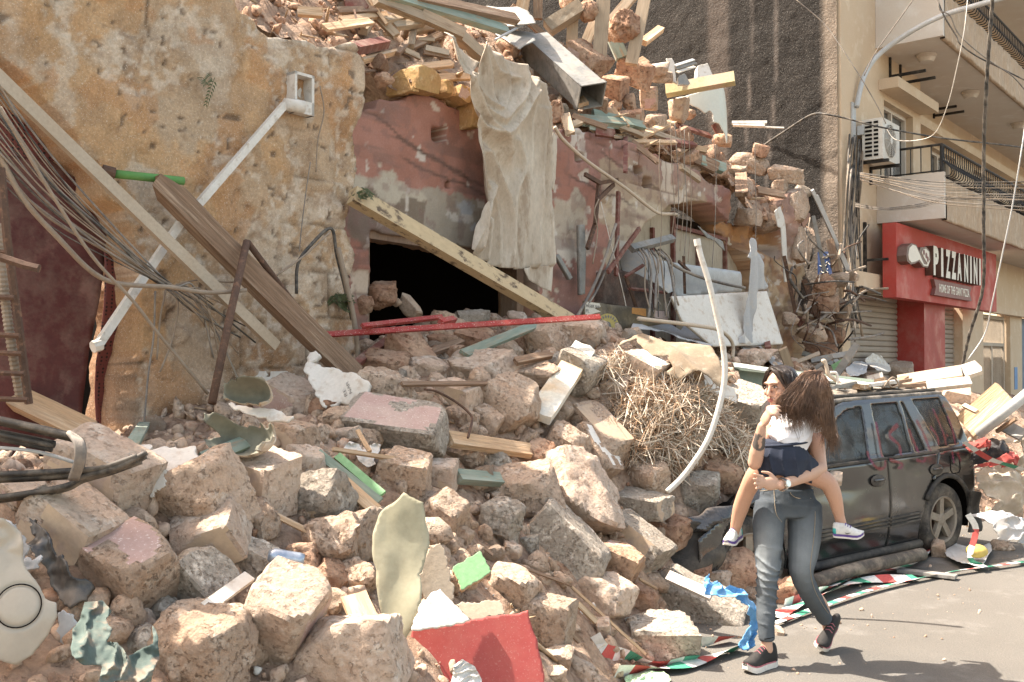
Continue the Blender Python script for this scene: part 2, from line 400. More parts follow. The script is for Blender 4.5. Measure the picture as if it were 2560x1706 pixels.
def jointd(U, Z, ch, cl, s=0):
 row = np.floor(Z / ch + .13 * vn(np.stack([U * 1.5, Z * 0, 0 * U + s], -1)));
 zf = np.abs((Z / ch + .13 * vn(np.stack([U * 1.5, Z * 0, 0 * U + s], -1))) - np.round(Z / ch + .13 * vn(np.stack([U * 1.5, Z * 0, 0 * U + s], -1)))) * ch
 sh = _h(row.astype(np.int64), 0 * row.astype(np.int64) + 3, 0 * row.astype(np.int64), 7) * .5
 x = U / cl + sh; uf = np.abs(x - np.round(x)) * cl
 return np.minimum(zf, uf), _h(row.astype(np.int64), np.floor(x + .5).astype(np.int64), 0 * row.astype(np.int64), 9)
ue, _z = onF(700, 300, WL)
def ldisp(U, Z):
 q = np.stack([U, Z, 0 * U], -1)
 d = fbm(q * 2.2, 3, 31) * .07 + fbm(q * 9, 4, 32) * .010
 rough = smooth(.07, .12, fbm(q * 2.6, 5, 33) + .25 * smooth(ue - .8, ue + .4, U) + .2 * smooth(2.6, 1.4, Z))
 d -= rough * (.012 + .012 * np.abs(fbm(q * 16, 3, 34)))
 j, hh = jointd(U, Z, .33, .52)
 m = smooth(ue - .25, ue + .35, U) * .9 + smooth(2.1, 1.6, Z) * .8
 d -= np.clip(m, 0, 1) * (smooth(.014, .004, j) * .022 * smooth(-.15, .1, fbm(q * 2.5, 3, 46)) - hh * .012)
 d += .05 * smooth(.05, .3, fbm(q * 1.3, 2, 41)) + .016 * rough * fbm(q * 24, 3, 42) - .014 * smooth(.41, .44, fbm(q * 15, 3, 45)) + .016 * smooth(.02, .06, fbm(q * 2.7, 4, 47))
 return d
def lcol(U, Z, w):
 q = np.stack([U, Z, 0 * U], -1)
 c = np.zeros(U.shape + (3,)) + np.array([.44, .30, .185])
 c = lerpc(c, smooth(-.12, .2, fbm(q * 1.7, 4, 50)), (.42, .305, .20))
 oc = smooth(.04, .09, fbm(np.stack([U * 2.2, Z * .8, 0 * U], -1), 4, 52) + .34 * np.exp(-((U - (onF(230, 150, WL)[0])) / .55) ** 2) * smooth(2.4, 3.4, Z) - .05)
 c = lerpc(c, oc * .65, (.47, .285, .14))
 rough = smooth(.07, .12, fbm(q * 2.6, 5, 33) + .25 * smooth(ue - .8, ue + .4, U) + .2 * smooth(2.6, 1.4, Z))
 c = lerpc(c, rough * .65, (.42, .29, .18))
 c = lerpc(c, smooth(.15, .19, fbm(q * 4, 5, 55)) * .55, (.52, .44, .35))
 c = lerpc(c, smooth(.16, .36, fbm(q * 4.1, 5, 57)) * .35, (.30, .20, .125))
 c = lerpc(c, smooth(.14, .18, fbm(q * 3.1, 5, 58)) * .5, (.42, .22, .10))
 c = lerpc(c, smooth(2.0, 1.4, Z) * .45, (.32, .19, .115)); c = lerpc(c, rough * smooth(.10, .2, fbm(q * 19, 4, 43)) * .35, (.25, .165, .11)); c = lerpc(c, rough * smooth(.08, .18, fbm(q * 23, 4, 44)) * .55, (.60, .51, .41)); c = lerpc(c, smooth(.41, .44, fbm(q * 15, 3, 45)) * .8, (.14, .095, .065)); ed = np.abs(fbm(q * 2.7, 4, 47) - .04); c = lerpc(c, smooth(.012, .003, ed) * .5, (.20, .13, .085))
 j, hh = jointd(U, Z, .33, .52); m = np.clip(smooth(ue - .25, ue + .35, U) * .9 + smooth(2.1, 1.6, Z) * .8, 0, 1)
 c = lerpc(c, m * smooth(.014, .004, j) * .6 * smooth(-.15, .1, fbm(q * 2.5, 3, 46)), (.12, .075, .045))
 cu, _ = onF(372, 0, WL); cr = np.abs(U - cu - .03 * fbm(np.stack([Z * 5, 0 * Z, 0 * Z], -1), 3, 60)) + 9 * (Z < onF(372, 95, WL)[1])
 return lerpc(c, smooth(.016, .006, cr) * .8, (.12, .08, .05))
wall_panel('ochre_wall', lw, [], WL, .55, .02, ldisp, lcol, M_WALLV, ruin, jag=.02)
pw = polyF([(840, 1150), (840, 300), (905, 275), (976, 243), (1070, 241), (1108, 262), (1157, 274), (1200, 300), (1300, 318), (1387, 326), (1453, 327), (1514, 340), (1607, 362), (1620, 378),
   (1636, 392), (1690, 408), (1747, 424), (1752, 447), (1808, 465), (1822, 480), (1830, 520), (1880, 560), (1946, 560), (1964, 500), (2000, 470), (2028, 496), (2030, 560), (2014, 600),
   (2022, 680), (2006, 760), (2010, 1000)])
HOLE_WIN = polyF([(921, 574), (1000, 588), (1085, 602), (1174, 616), (1278, 634), (1345, 648), (1345, 900), (921, 900)])
ARCH = polyF([(1522, 900), (1526, 690), (1553, 634), (1596, 578), (1633, 543), (1675, 516), (1730, 500), (1775, 508), (1813, 536), (1859, 600), (1896, 665), (1918, 726), (1935, 900)])
def sq(x, y, a, b, w=0.): return polyF([(x - a, y - b), (x + a, y - b + a * .2), (x + a, y + b + a * .2), (x - a, y + b)], w)
holes = [(.25, HOLE_WIN), (.5, ARCH), (.4, sq(1100, 333, 21, 21)), (.6, sq(1594, 423, 13, 12)), (.6, sq(1446, 392, 13, 14)), (.6, sq(1121, 467, 9, 9)), (.6, sq(1617, 455, 12, 12))]
ZL = onF(1000, 478)[1]                              # foot of the pink paint over the window
ua, ub = onF(905, 400)[0], onF(1200, 400)[0]
def pdisp(U, Z):
 q = np.stack([U, Z, 0 * U], -1)
 d = fbm(q * 1.6, 3, 71) * .04 + fbm(q * 8, 3, 72) * .014 + fbm(q * 26, 2, 75) * .006
 up = smooth(onF(1740, 500)[0], onF(1860, 560)[0], U)
 d += up * (fbm(q * 5, 4, 73) * .12 - .03)
 gap = smooth(3.05, 3.25, Z) * smooth(onF(1822, 500)[0], onF(1835, 500)[0], U) * smooth(onF(1960, 500)[0], onF(1945, 500)[0], U)
 d -= gap * .25
 ch = smooth(.30, .32, fbm(q * 3.1, 4, 80)) ; d -= ch * .014
 j, hh = jointd(U, Z, .36, .6, 3); d -= smooth(.010, .003, j) * .012 * smooth(-.1, .2, fbm(q * 1.3, 2, 81))
 return d
_PATCH = [(1065, 1300, 480, 562, (.30, .275, .235)), (905, 1065, 500, 600, (.20, .165, .125))]
def pcol(U, Z, w):
 q = np.stack([U, Z, 0 * U], -1); c = np.zeros(U.shape + (3,)) + np.array([.315, .152, .112])
 n4 = fbm(q * 2.3, 4, 82)
 c = lerpc(c, smooth(-.1, .25, n4), (.355, .18, .137)); c = lerpc(c, smooth(.05, .3, fbm(q * 1.5, 4, 83)) * .6, (.245, .14, .118))
 ch = smooth(.30, .32, fbm(q * 3.1, 4, 80))
 def box(x0, x1, y0, y1, soft=.014):
  a, z1 = onF(x0, (y0 + y1) / 2); b, _ = onF(x1, (y0 + y1) / 2); zt = onF((x0 + x1) / 2, y0)[1]; zb = onF((x0 + x1) / 2, y1)[1]
  e = fbm(q * 5, 5, 85) * .20
  return smooth(a - soft, a + soft, U + e) * smooth(b + soft, b - soft, U + e) * smooth(zb - soft, zb + soft, Z + e) * smooth(zt + soft, zt - soft, Z + e)
 c = lerpc(c, box(880, 1130, 460, 505), (.42, .36, .28))
 c = lerpc(c, box(880, 1060, 496, 610), (.20, .155, .115)); c = lerpc(c, box(1060, 1290, 480, 620), (.33, .28, .22))
 c = lerpc(c, box(1110, 1200, 490, 570) * smooth(-.1, .1, fbm(q * 5, 3, 90)), (.40, .40, .41))
 c = lerpc(c, box(1385, 1468, 492, 640), (.41, .34, .265)); c = lerpc(c, box(1385, 1465, 590, 645), (.50, .44, .37))
 c = lerpc(c, box(1500, 1760, 430, 590), (.36, .265, .185)); c = lerpc(c, box(1520, 1660, 500, 700), (.46, .37, .27))
 c = lerpc(c, box(1560, 1790, 400, 470) * .7, (.31, .215, .165))
 rt = smooth(onF(1840, 600)[0] - .1, onF(1860, 600)[0], U + fbm(q * 3, 3, 91) * .4)
 c = lerpc(c, rt * smooth(3.5, 3.2, Z), (.43, .31, .20)); c = lerpc(c, rt * smooth(.0, .25, fbm(q * 4, 4, 92)), (.36, .22, .13))
 gap = smooth(3.0, 3.25, Z) * smooth(onF(1815, 500)[0], onF(1835, 500)[0], U) * smooth(onF(1965, 500)[0], onF(1945, 500)[0], U)
 c = lerpc(c, gap, (.38, .20, .09))
 c = lerpc(c, box(1955, 2040, 470, 640) * .8, (.40, .25, .185))
 c = lerpc(c, ch, (.52, .42, .33)); c = lerpc(c, smooth(.36, .39, fbm(q * 6.5, 4, 94)) * .8, (.55, .49, .42))
 c = lerpc(c, smooth(.13, .3, fbm(np.stack([U * 1.1, Z * 6, 0 * U], -1), 4, 95)) * .5, (.17, .11, .09))
 for x0, y0, sl in ((930, 290, .30), (980, 340, .22), (1010, 400, .16), (1500, 380, .2), (1420, 440, .12)):
  u0, z0 = onF(x0, y0); ln = np.abs(Z - z0 + (U - u0) * sl + .05 * fbm(np.stack([U * 4, 0 * U, 0 * U + x0], -1), 4, 97)); c = lerpc(c, smooth(.02, .006, ln) * smooth(-.1, .1, U - u0) * smooth(1.5, 1.0, U - u0) * .75, (.10, .065, .05))
 c = lerpc(c, smooth(.16, .24, fbm(q * 12, 4, 98)) * .4, (.20, .12, .10))
 j, hh = jointd(U, Z, .36, .6, 3)
 return lerpc(c, smooth(.008, .003, j) * .6 * smooth(-.1, .2, fbm(q * 1.3, 2, 81)), (.14, .08, .06))
wall_panel('pink_wall', pw, holes, 0., .5, .02, pdisp, pcol, M_PINKV, ruin, jag=.03)
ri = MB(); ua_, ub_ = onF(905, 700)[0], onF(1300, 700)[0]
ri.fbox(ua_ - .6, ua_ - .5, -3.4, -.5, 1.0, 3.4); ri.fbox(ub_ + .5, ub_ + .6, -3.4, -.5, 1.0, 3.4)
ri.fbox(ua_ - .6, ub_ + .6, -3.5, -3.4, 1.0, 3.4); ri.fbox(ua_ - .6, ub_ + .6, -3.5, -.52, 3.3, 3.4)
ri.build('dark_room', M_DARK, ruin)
M_OLDW = mat('old_wood', (.25, .165, .11), (.19, .12, .08), (.32, .235, .17), rough=.85, scale=4, fine=50, bump=.6, bdist=.008, var=.25, grain=(1, 1, .25))
M_FRAME = mat('oxide_red_frame', (.17, .055, .04), (.13, .05, .035), None, rough=.7, scale=8, fine=50, bump=.3, var=.2, dust=.35)
wf = MB()
wf.fbox(onF(921, 700)[0] - .02, onF(930, 700)[0] + .03, -.22, -.06, 1.2, onF(925, 576)[1])
ul, zl = onF(921, 576); ur, zr = onF(1278, 634)
V, f = beam(F(ul, -.1, zl - .02), F(ur, -.1, zr - .02), .12, .07); wf.add(V, f)
u_, z_ = onF(1292, 720); wf.fbox(onF(1345, 700)[0] - .20, onF(1345, 700)[0] - .10, -.3, -.1, 1.2, zr)
wf.build('window_frame', M_OLDW, ruin)
M_BOARD = mat('pale_board', (.40, .34, .26), (.36, .30, .22), (.30, .245, .18), rough=.8, scale=3, fine=40, bump=.3, bdist=.004, var=.16, grain=(1, 1, .3), dust=.3)
wi = -.32
ai = MB(); A2 = polyF([(1500, 900), (1522, 690), (1553, 630), (1596, 575), (1633, 540), (1675, 512), (1730, 496), (1775, 503), (1813, 530), (1862, 594), (1900, 660), (1925, 720), (1950, 900)], 0)
fan = polyF([(1680, 590), (1680, 535), (1728, 508), (1770, 515), (1808, 552), (1808, 600)], wi)
def prismF(poly, w0, w1, mb, m=0):
 n = len(poly); v = [F(u, w1, z) for u, z in poly] + [F(u, w0, z) for u, z in poly]
 mb.add(v, [tuple(range(n)), tuple(range(2 * n - 1, n - 1, -1))] + [(i, (i + n), ((i + 1) % n + n), (i + 1) % n) for i in range(n)], m)
xs = [1500, 1553, 1626, 1678, 1740, 1808, 1832, 1870, 1960]
for i in range(len(xs) - 1):
 a, b = onF(xs[i], 600, wi)[0], onF(xs[i + 1], 600, wi)[0]; m_ = (a + b) / 2
 zt = 1.0
 for uu in np.linspace(a, b, 7):
  for zz in np.arange(1.6, 3.6, .02):
   if inpoly(np.array([uu]), np.array([zz]), A2)[0]: zt = max(zt, zz)
 if 3 <= i <= 4: zt = onF(1740, 596, wi)[1]
 p_ = MB(); p_.fbox(a + .006, b - .006, wi - .03, wi + .004 * (i % 2), 1.0, zt + .1)
 o = p_.build('panel', M_BOARD, ruin)
st = MB()
for x in (1678, 1740, 1808, 1870, 1626):
 a = onF(x, 600, wi)[0]; st = MB(); st.fbox(a - .022, a + .022, wi, wi + .05, 1.0, onF(x, {1740: 600, 1870: 650, 1626: 570}.get(x, 530), wi)[1]); st.build('frame_strip', M_FRAME, ruin)
st = MB(); V, f = beam(F(*[onF(1676, 588, wi)[0], wi + .03, onF(1676, 566, wi)[1]]), F(onF(1810, 620, wi)[0], wi + .03, onF(1810, 600, wi)[1]), .06, .045); st.add(V, f); st.build('frame_strip', M_FRAME, ruin)
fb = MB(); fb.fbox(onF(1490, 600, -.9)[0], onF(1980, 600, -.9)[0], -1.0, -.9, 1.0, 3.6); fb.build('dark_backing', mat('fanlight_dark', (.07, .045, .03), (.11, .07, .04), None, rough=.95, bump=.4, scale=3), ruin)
M_MAROON = mat('maroon_sheet', (.095, .024, .02), (.078, .02, .017), (.13, .05, .04), rough=.5, scale=2.5, fine=30, bump=.12, var=.18, dust=.22)
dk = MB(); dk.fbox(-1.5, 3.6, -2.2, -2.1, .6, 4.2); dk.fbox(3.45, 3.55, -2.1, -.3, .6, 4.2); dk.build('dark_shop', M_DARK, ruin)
# ------------------------------------------------------------------ apartment building on the right
M_STUC = mat('beige_stucco', (.59, .45, .31), (.55, .41, .275), (.62, .49, .35), rough=.9, scale=1.2, fine=60, bump=.25, bdist=.006, var=.08)
M_CREAM = mat('cream_paint', (.60, .53, .45), (.56, .48, .40), (.62, .56, .49), rough=.85, scale=1.0, fine=50, bump=.12, bdist=.005, var=.06)
M_ROUGHC = mat('rough_cast', (.47, .35, .245), (.42, .30, .20), (.52, .41, .30), rough=.95, scale=3, fine=26, bump=1., bdist=.03, var=.2, grain=(1, 1, .35))
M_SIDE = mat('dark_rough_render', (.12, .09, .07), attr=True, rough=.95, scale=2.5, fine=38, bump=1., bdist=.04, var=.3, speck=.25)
M_BLKM = mat('black_iron', (.02, .018, .017), rough=.55, bump=.1, metal=.3, dust=.2)
M_GLASSD = mat('dark_window', (.05, .045, .04), rough=.15, spec=.6, bump=0, dust=.3)
M_SHUT = mat('grey_shutter', (.33, .275, .22), (.29, .24, .19), None, rough=.6, metal=.15, scale=2, fine=40, bump=.1, var=.1, dust=.4)
M_SIGNR = mat('red_sign_paint', (.42, .055, .04), (.39, .05, .037), None, rough=.45, scale=1.5, fine=30, bump=.05, var=.06, dust=.12)
M_LETW = mat('letter_face', (.72, .66, .56), rough=.6, bump=.05, var=.08)
M_LETS = mat('letter_side', (.16, .10, .08), rough=.5, metal=.3, bump=.1)
M_BAND = mat('brown_band', (.22, .10, .085), rough=.6, bump=.1)
M_GREYM = mat('painted_metal', (.50, .50, .49), (.44, .44, .43), None, rough=.45, metal=.2, scale=6, bump=.1, var=.1, dust=.2)
M_BLUED = mat('blue_grey_door', (.13, .17, .21), rough=.5, bump=.05, dust=.2)
M_ACW = mat('ac_casing', (.62, .58, .51), (.56, .51, .44), None, rough=.5, scale=6, bump=.08, var=.08, dust=.25)
M_WOODD = mat('brown_door', (.15, .10, .07), (.12, .08, .055), None, rough=.6, bump=.2, grain=(1, 1, .2))
apt = empty('apartment_building', F(20, 0, 0), 'beige apartment building with balconies, dark party wall and closed ground floor shops', 'building')
U0 = 15.45
ws = np.arange(-13, .001, .06); zs = np.arange(0, 14.01, .06)
Wg, Zg = np.meshgrid(ws, zs, indexing='ij')
q_ = np.stack([Wg, Zg, 0 * Wg], -1)
dw = fbm(q_ * 3, 4, 101) * .03 + fbm(q_ * 12, 2, 102) * .02
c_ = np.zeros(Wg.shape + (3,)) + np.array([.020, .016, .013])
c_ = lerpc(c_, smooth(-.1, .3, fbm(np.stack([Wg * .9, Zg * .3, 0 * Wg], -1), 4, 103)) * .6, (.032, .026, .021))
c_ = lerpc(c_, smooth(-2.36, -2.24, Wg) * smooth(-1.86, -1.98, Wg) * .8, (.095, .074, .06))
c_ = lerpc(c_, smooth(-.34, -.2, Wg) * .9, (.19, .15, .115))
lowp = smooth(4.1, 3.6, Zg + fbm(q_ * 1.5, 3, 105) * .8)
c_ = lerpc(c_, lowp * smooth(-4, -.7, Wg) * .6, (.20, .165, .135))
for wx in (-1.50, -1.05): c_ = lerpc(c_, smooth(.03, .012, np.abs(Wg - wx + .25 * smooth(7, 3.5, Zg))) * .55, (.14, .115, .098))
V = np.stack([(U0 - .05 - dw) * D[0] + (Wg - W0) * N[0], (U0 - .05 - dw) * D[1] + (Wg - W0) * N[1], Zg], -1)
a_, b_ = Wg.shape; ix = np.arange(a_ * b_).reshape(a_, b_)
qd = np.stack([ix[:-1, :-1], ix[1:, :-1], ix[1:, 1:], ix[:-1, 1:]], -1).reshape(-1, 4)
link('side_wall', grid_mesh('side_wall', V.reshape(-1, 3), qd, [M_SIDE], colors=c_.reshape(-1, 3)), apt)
UR = 19.5; UE = 36
b = MB()
def wallrow(mb, u0, u1, w, z0, z1, holes_, th=.25):
 """a wall from u0 to u1 with rectangular holes (u0,u1,z0,z1), each hole lined to depth th"""
 us = sorted({u0, u1} | {h[0] for h in holes_} | {h[1] for h in holes_})
 for i in range(len(us) - 1):
  a, c = us[i], us[i + 1]
  hs = sorted([h for h in holes_ if h[0] <= a and h[1] >= c], key=lambda h: h[2]); z = z0
  for h in hs:
   if h[2] > z: mb.fbox(a, c, w - th, w, z, h[2])
   z = h[3]
  if z < z1: mb.fbox(a, c, w - th, w, z, z1)
d1 = (17.45, 19.05, 4.1, 6.2)
wallrow(b, U0, UR, 0, 2.83, 14, [d1])
b.build('front_wall', M_STUC, apt)
b = MB(); hs = [(19.9, 20.9, 4.1, 6.2), (21.9, 23.7, 4.9, 6.2), (25.2, 27.0, 4.9, 6.2), (28.6, 30.6, 4.1, 6.2)]
wallrow(b, UR, UE, -.5, 3.9, 14, hs); b.build('recessed_wall', M_STUC, apt)
for h in [d1] + hs:
 w_ = -.2 if h is d1 else -.7
 o = MB(); o.fbox(h[0], h[1], w_ - .03, w_, h[2], h[3]); pane = o.build('window', M_GLASSD, apt)
 fr = MB(); t = .07
 for (a, c, e, g_) in ((h[0], h[0] + t, h[2], h[3]), (h[1] - t, h[1], h[2], h[3]), (h[0] + t, h[1] - t, h[3] - t, h[3]), ((h[0] + h[1]) / 2 - .03, (h[0] + h[1]) / 2 + .03, h[2], h[3] - t)):
  fr.fbox(a, c, w_ + .002, w_ + .07, e, g_)
 fr.build('frame', M_CREAM, pane)
cn = MB(); cn.fbox(17.2, 19.5, .002, .33, 6.32, 6.5); cn.fbox(19.5, 36, -.498, -.2, 6.32, 6.5); cn.build('canopy_ledge', M_STUC, apt)
BU = 17.05
M_CEIL = M_CREAM
for zb, ztop in ((4.0, 4.76), (7.0, 7.86), (10.0, 10.86)):
 s_ = MB(); s_.fbox(BU + .08, UE, -.6, 1.02, zb + .004, zb + .14); bal = s_.build('balcony', M_CEIL, apt)
 e_ = MB(); e_.fbox(BU, BU + .08, .003, 1.1, zb, ztop); e_.build('end_panel', M_CREAM, bal)
 p_ = MB(); n_ = 190; us = np.linspace(BU + .082, UE, n_); zz = np.linspace(zb - .03, ztop - .1, 18)
 Ug, Zq = np.meshgrid(us, zz, indexing='ij'); dd = fbm(np.stack([Ug * 7, Zq * 2.2, 0 * Ug], -1), 3, 120) * .05
 Vf = FA(Ug, 1.1 + dd, Zq); Vb = FA(Ug, 1.03 + 0 * dd, Zq)
 aa, bb = Ug.shape; ii = np.arange(aa * bb).reshape(aa, bb)
 qf = np.stack([ii[:-1, :-1], ii[1:, :-1], ii[1:, 1:], ii[:-1, 1:]], -1).reshape(-1, 4)
 top = np.array([[ii[k, -1], ii[k + 1, -1], ii[k + 1, -1] + aa * bb, ii[k, -1] + aa * bb] for k in range(aa - 1)])
 bot = np.array([[ii[k, 0], ii[k, 0] + aa * bb, ii[k + 1, 0] + aa * bb, ii[k + 1, 0]] for k in range(aa - 1)])
 link('parapet', grid_mesh('parapet', np.vstack([Vf.reshape(-1, 3), Vb.reshape(-1, 3)]), np.vstack([qf, top, bot, qf[:, ::-1] + aa * bb]), [M_ROUGHC], smoothed=False), bal)
 rl = MB(); zr = ztop + .46
 rl.tube([F(BU + .05, .05, zr), F(BU + .05, 1.05, zr)], .022, 6); rl.tube([F(BU + .05, 1.05, zr), F(UE, 1.05, zr)], .022, 6)
 rl.tube([F(BU + .05, .05, ztop + .03), F(BU + .05, 1.05, ztop + .03)], .014, 5); rl.tube([F(BU + .05, 1.05, ztop - .06), F(UE, 1.05, ztop - .06)], .014, 5)
 for ww in np.linspace(.06, 1.05, 7): rl.tube([F(BU + .05, ww, zr), F(BU + .05, ww, ztop + .02)], .010, 4)
 for uu in np.arange(BU + .05, 31, .135):        # belly bars
  rl.tube(spline([F(uu, 1.05, zr), F(uu, 1.06, ztop + .22), F(uu, 1.20, ztop + .05), F(uu, 1.18, ztop - .06), F(uu, 1.05, ztop - .07)], 3), .010, 4)
 rl.tube(spline([F(BU + .05, 1.05, zr), F(BU + .05, 1.05, ztop - .06)], 2), .03, 6)
 rl.build('railing', M_BLKM, bal)
for px, py in ((2316, 137), (2426, 230), (2548, 309)):   # round ceiling lamps
 r = ray(px, py); Y = (7.0 - CAMZ) / r[2]; p = r * Y; p[2] = 7.0
 l_ = MB(); l_.tube([p, p - (0, 0, .05)], .17, 20); l_.tube([p - (0, 0, .05), p - (0, 0, .07), p - (0, 0, .13)], [.15, .15, .11], 20)
 tag(rebase(l_.build('ceiling_lamp', M_CREAM)), {2316: 'round cream ceiling lamp nearest the building corner, under the upper balcony', 2426: 'round cream ceiling lamp in the middle of the upper balcony ceiling', 2548: 'round cream ceiling lamp at the right edge of the photo under the balcony'}[px], 'lamp', 'lamps under the upper balcony')
for (px, py, w_, nm) in ((2222, 195, 0., 'pair of empty iron brackets above the nearest balcony door'), (2312, 280, -.5, 'pair of empty iron brackets above the second balcony door'), (2465, 355, -.5, 'pair of empty iron brackets at the far end of the balcony wall')):
 u, z = onF(px, py, w_); k = MB()
 for du in (0, .55):
  k.fbox(u + du, u + du + .05, w_ + .003, w_ + .035, z - .03, z + .38); k.fbox(u + du, u + du + .05, w_ + .036, w_ + .62, z, z + .045)
 tag(rebase(k.build('wall_bracket', M_BLKM)), nm, 'bracket', 'empty brackets on the balcony wall')
gf = MB(); gf.fbox(U0, U0 + .35, -.3, -.002, 0, 2.83); gf.build('ground_wall', M_STUC, apt)
for q in ((22.25, 23.9, -.3, .0, 0, 2.83), (26.4, 27.6, -.3, .0, 0, 2.9), (29, UE, -.3, 0, 0, 3.9), (23.9, 36, -.3, -.01, 2.9, 4.0)):
 gf = MB(); gf.fbox(*q); gf.build('ground_wall', M_STUC, apt)
lt = MB(); lt.fbox(U0 + .02, 19.4, .003, .22, 2.83, 3.08); lt.build('lintel', M_STUC, apt); lt = MB(); lt.fbox(23.95, 30, .003, .16, 2.74, 2.9); lt.build('lintel', M_STUC, apt)
pl = MB(); pl.fbox(18.62, 19.9, -.3, .30, 0, 2.9); pl.build('red_pillar', mat('red_pillar_paint', (.36, .05, .04), (.31, .045, .035), None, rough=.4, scale=2, bump=.06, dust=.2), apt)
for (a, c) in ((U0 + .36, 18.61), (19.91, 22.24)):
 fr = MB(); fr.fbox(a, c, -.28, -.2, .0, 2.82); sh = fr.build('roller_shutter', M_SHUT, apt)
 s0 = MB(); zz = .0; s0.v = []; n = 5
 prof = [(-.2 + .004, 0), (-.2 + .03, .02), (-.2 + .034, .06), (-.2 + .022, .092), (-.2 + .004, .098)]
 v = [F(u, w, z) for u in (a + .01, c - .01) for w, z in prof]; s0.add(v, [(i, i + n, i + n + 1, i + 1) for i in range(n - 1)] + [tuple(range(n))[::-1], tuple(range(n, 2 * n))])
 me = mk_mesh('slat', s0.v, s0.f, [M_SHUT])
 for k in range(28):
  o = link('slat', me, sh); o.location.z += .1 * k + .01
dg = MB(); dg.fbox(23.92, 26.38, -.9, -.85, 0, 2.9); dg.build('doorway', M_DARK, apt)
gg = MB(); M_GRL = mat('beige_grille', (.42, .35, .27), rough=.6, bump=.1, dust=.2)
for a, c, e, g_ in ((23.95, 24.05, 0, 2.72), (26.25, 26.35, 0, 2.72), (24.05, 26.25, 2.64, 2.72), (24.05, 26.25, 2.0, 2.08), (25.1, 25.2, 0, 2.0), (24.05, 26.25, .02, .4)): gg.fbox(a, c, -.2, -.12, e, g_)
for uu in np.arange(24.12, 26.2, .11):
 gg.fbox(uu, uu + .025, -.18, -.155, 2.08, 2.64)
 if uu < 25.05 or uu > 25.3: gg.fbox(uu, uu + .025, -.18, -.155, .4 + .25 * abs(math.sin(uu * 3.1)), 2.0)
gate = gg.build('door_grille', M_GRL, apt)
bd = MB(); bd.fbox(27.62, 28.98, -.18, -.14, 0, 2.75); bd.fbox(27.7, 28.9, -.138, -.11, .2, 2.6); bd.build('blue_door', M_BLUED, apt)
pp = MB(); pp.fbox(26.75, 27.05, .003, .012, .95, 1.5); tag(rebase(pp.build('notice', mat('blue_notice', (.16, .27, .45), rough=.7, bump=0))), 'small blue notice stuck on the pillar beside the blue-grey door', 'notice')
ac = empty('air_conditioner', F(16.5, .25, 4.9), 'white air conditioner with louvred side, mounted by the building corner', 'air conditioner')
ua2, za2 = 16.1, onF(2163, 405, .1)[1]; zt2 = za2 + .66
k = MB(); k.fbox(ua2, ua2 + .82, .10, .43, za2, zt2); k.build('casing', M_ACW, ac)
k = MB()
for i in range(9): k.fbox(ua2 - .012, ua2 - .002, .15, .26, za2 + .05 + i * .066, za2 + .085 + i * .066); k.fbox(ua2 - .012, ua2 - .002, .29, .36, za2 + .05 + i * .066, za2 + .085 + i * .066)
k.build('louvre', M_DARK, ac)
k = MB(); cc = F(ua2 + .36, .431, za2 + .33); ring = [(math.cos(t) * .27, math.sin(t) * .27) for t in np.linspace(0, 2 * math.pi, 28, endpoint=False)]
k.add([F(ua2 + .36 + x, .434, za2 + .33 + y) for x, y in ring], [tuple(range(28))]); k.build('fan_opening', mat('fan_shadow', (.10, .085, .07), rough=.8, bump=0), ac)
k = MB()
for r_ in np.arange(.06, .28, .03): k.tube([F(ua2 + .36 + math.cos(t) * r_, .442, za2 + .33 + math.sin(t) * r_) for t in np.linspace(0, 2 * math.pi, 25)], .004, 4)
for t in np.linspace(0, math.pi, 5, endpoint=False): k.tube([F(ua2 + .36 + math.cos(t) * .27, .446, za2 + .33 + math.sin(t) * .27), F(ua2 + .36 - math.cos(t) * .27, .446, za2 + .33 - math.sin(t) * .27)], .004, 4)
k.tube([F(ua2 + .36, .44, za2 + .33), F(ua2 + .36, .455, za2 + .33)], .05, 14); k.build('fan_guard', M_ACW, ac)
k = MB(); k.fbox(ua2 + .05, ua2 + .1, .01, .5, za2 - .05, za2 - .003); k.fbox(ua2 + .6, ua2 + .65, .01, .5, za2 - .05, za2 - .003); k.fbox(ua2 + .6, ua2 + .65, .003, .04, za2 - .3, za2 - .05); k.build('bracket', M_BLKM, ac)
ar = empty('lamp_arm', F(15.8, .1, 5), 'curved grey lamp arm reaching out over the street from the building corner', 'street lamp')
pts = [PF(2141, 268, .06), PF(2150, 226, .08), PF(2161, 190, .1), PF(2185, 150, .22), PF(2224, 115, .44), PF(2290, 72, .86), PF(2360, 38, 1.28), PF(2440, 14, 1.75), PF(2510, -5, 2.14), PF(2600, -30, 2.6)]
k = MB(); k.tube(spline(pts, 8), .042, 10); k.build('arm', M_GREYM, ar, smoothed=True)
k = MB(); u, z = onF(2127, 350, .0); z1 = onF(2138, 262, 0)[1]; k.fbox(u, u + .16, .003, .03, z, z1); k.build('wall_plate', M_GREYM, ar)
k = MB(); u, z = onF(2138, 330, 0); k.fbox(u, u + .14, .031, .14, z - .06, z + .09); k.build('clamp', M_GREYM, ar)
sg = empty('shop_sign', F(19, .5, 2.7), 'red pizza shop sign with raised cream letters over the shutters', 'sign')
SU0, SU1, SZ0, SZ1, SW = 16.5, 22.95, 2.70, 3.92, .5
k = MB(); k.fbox(SU0, SU1, SW - .22, SW, SZ0, SZ1); k.build('sign_board', M_SIGNR, sg)
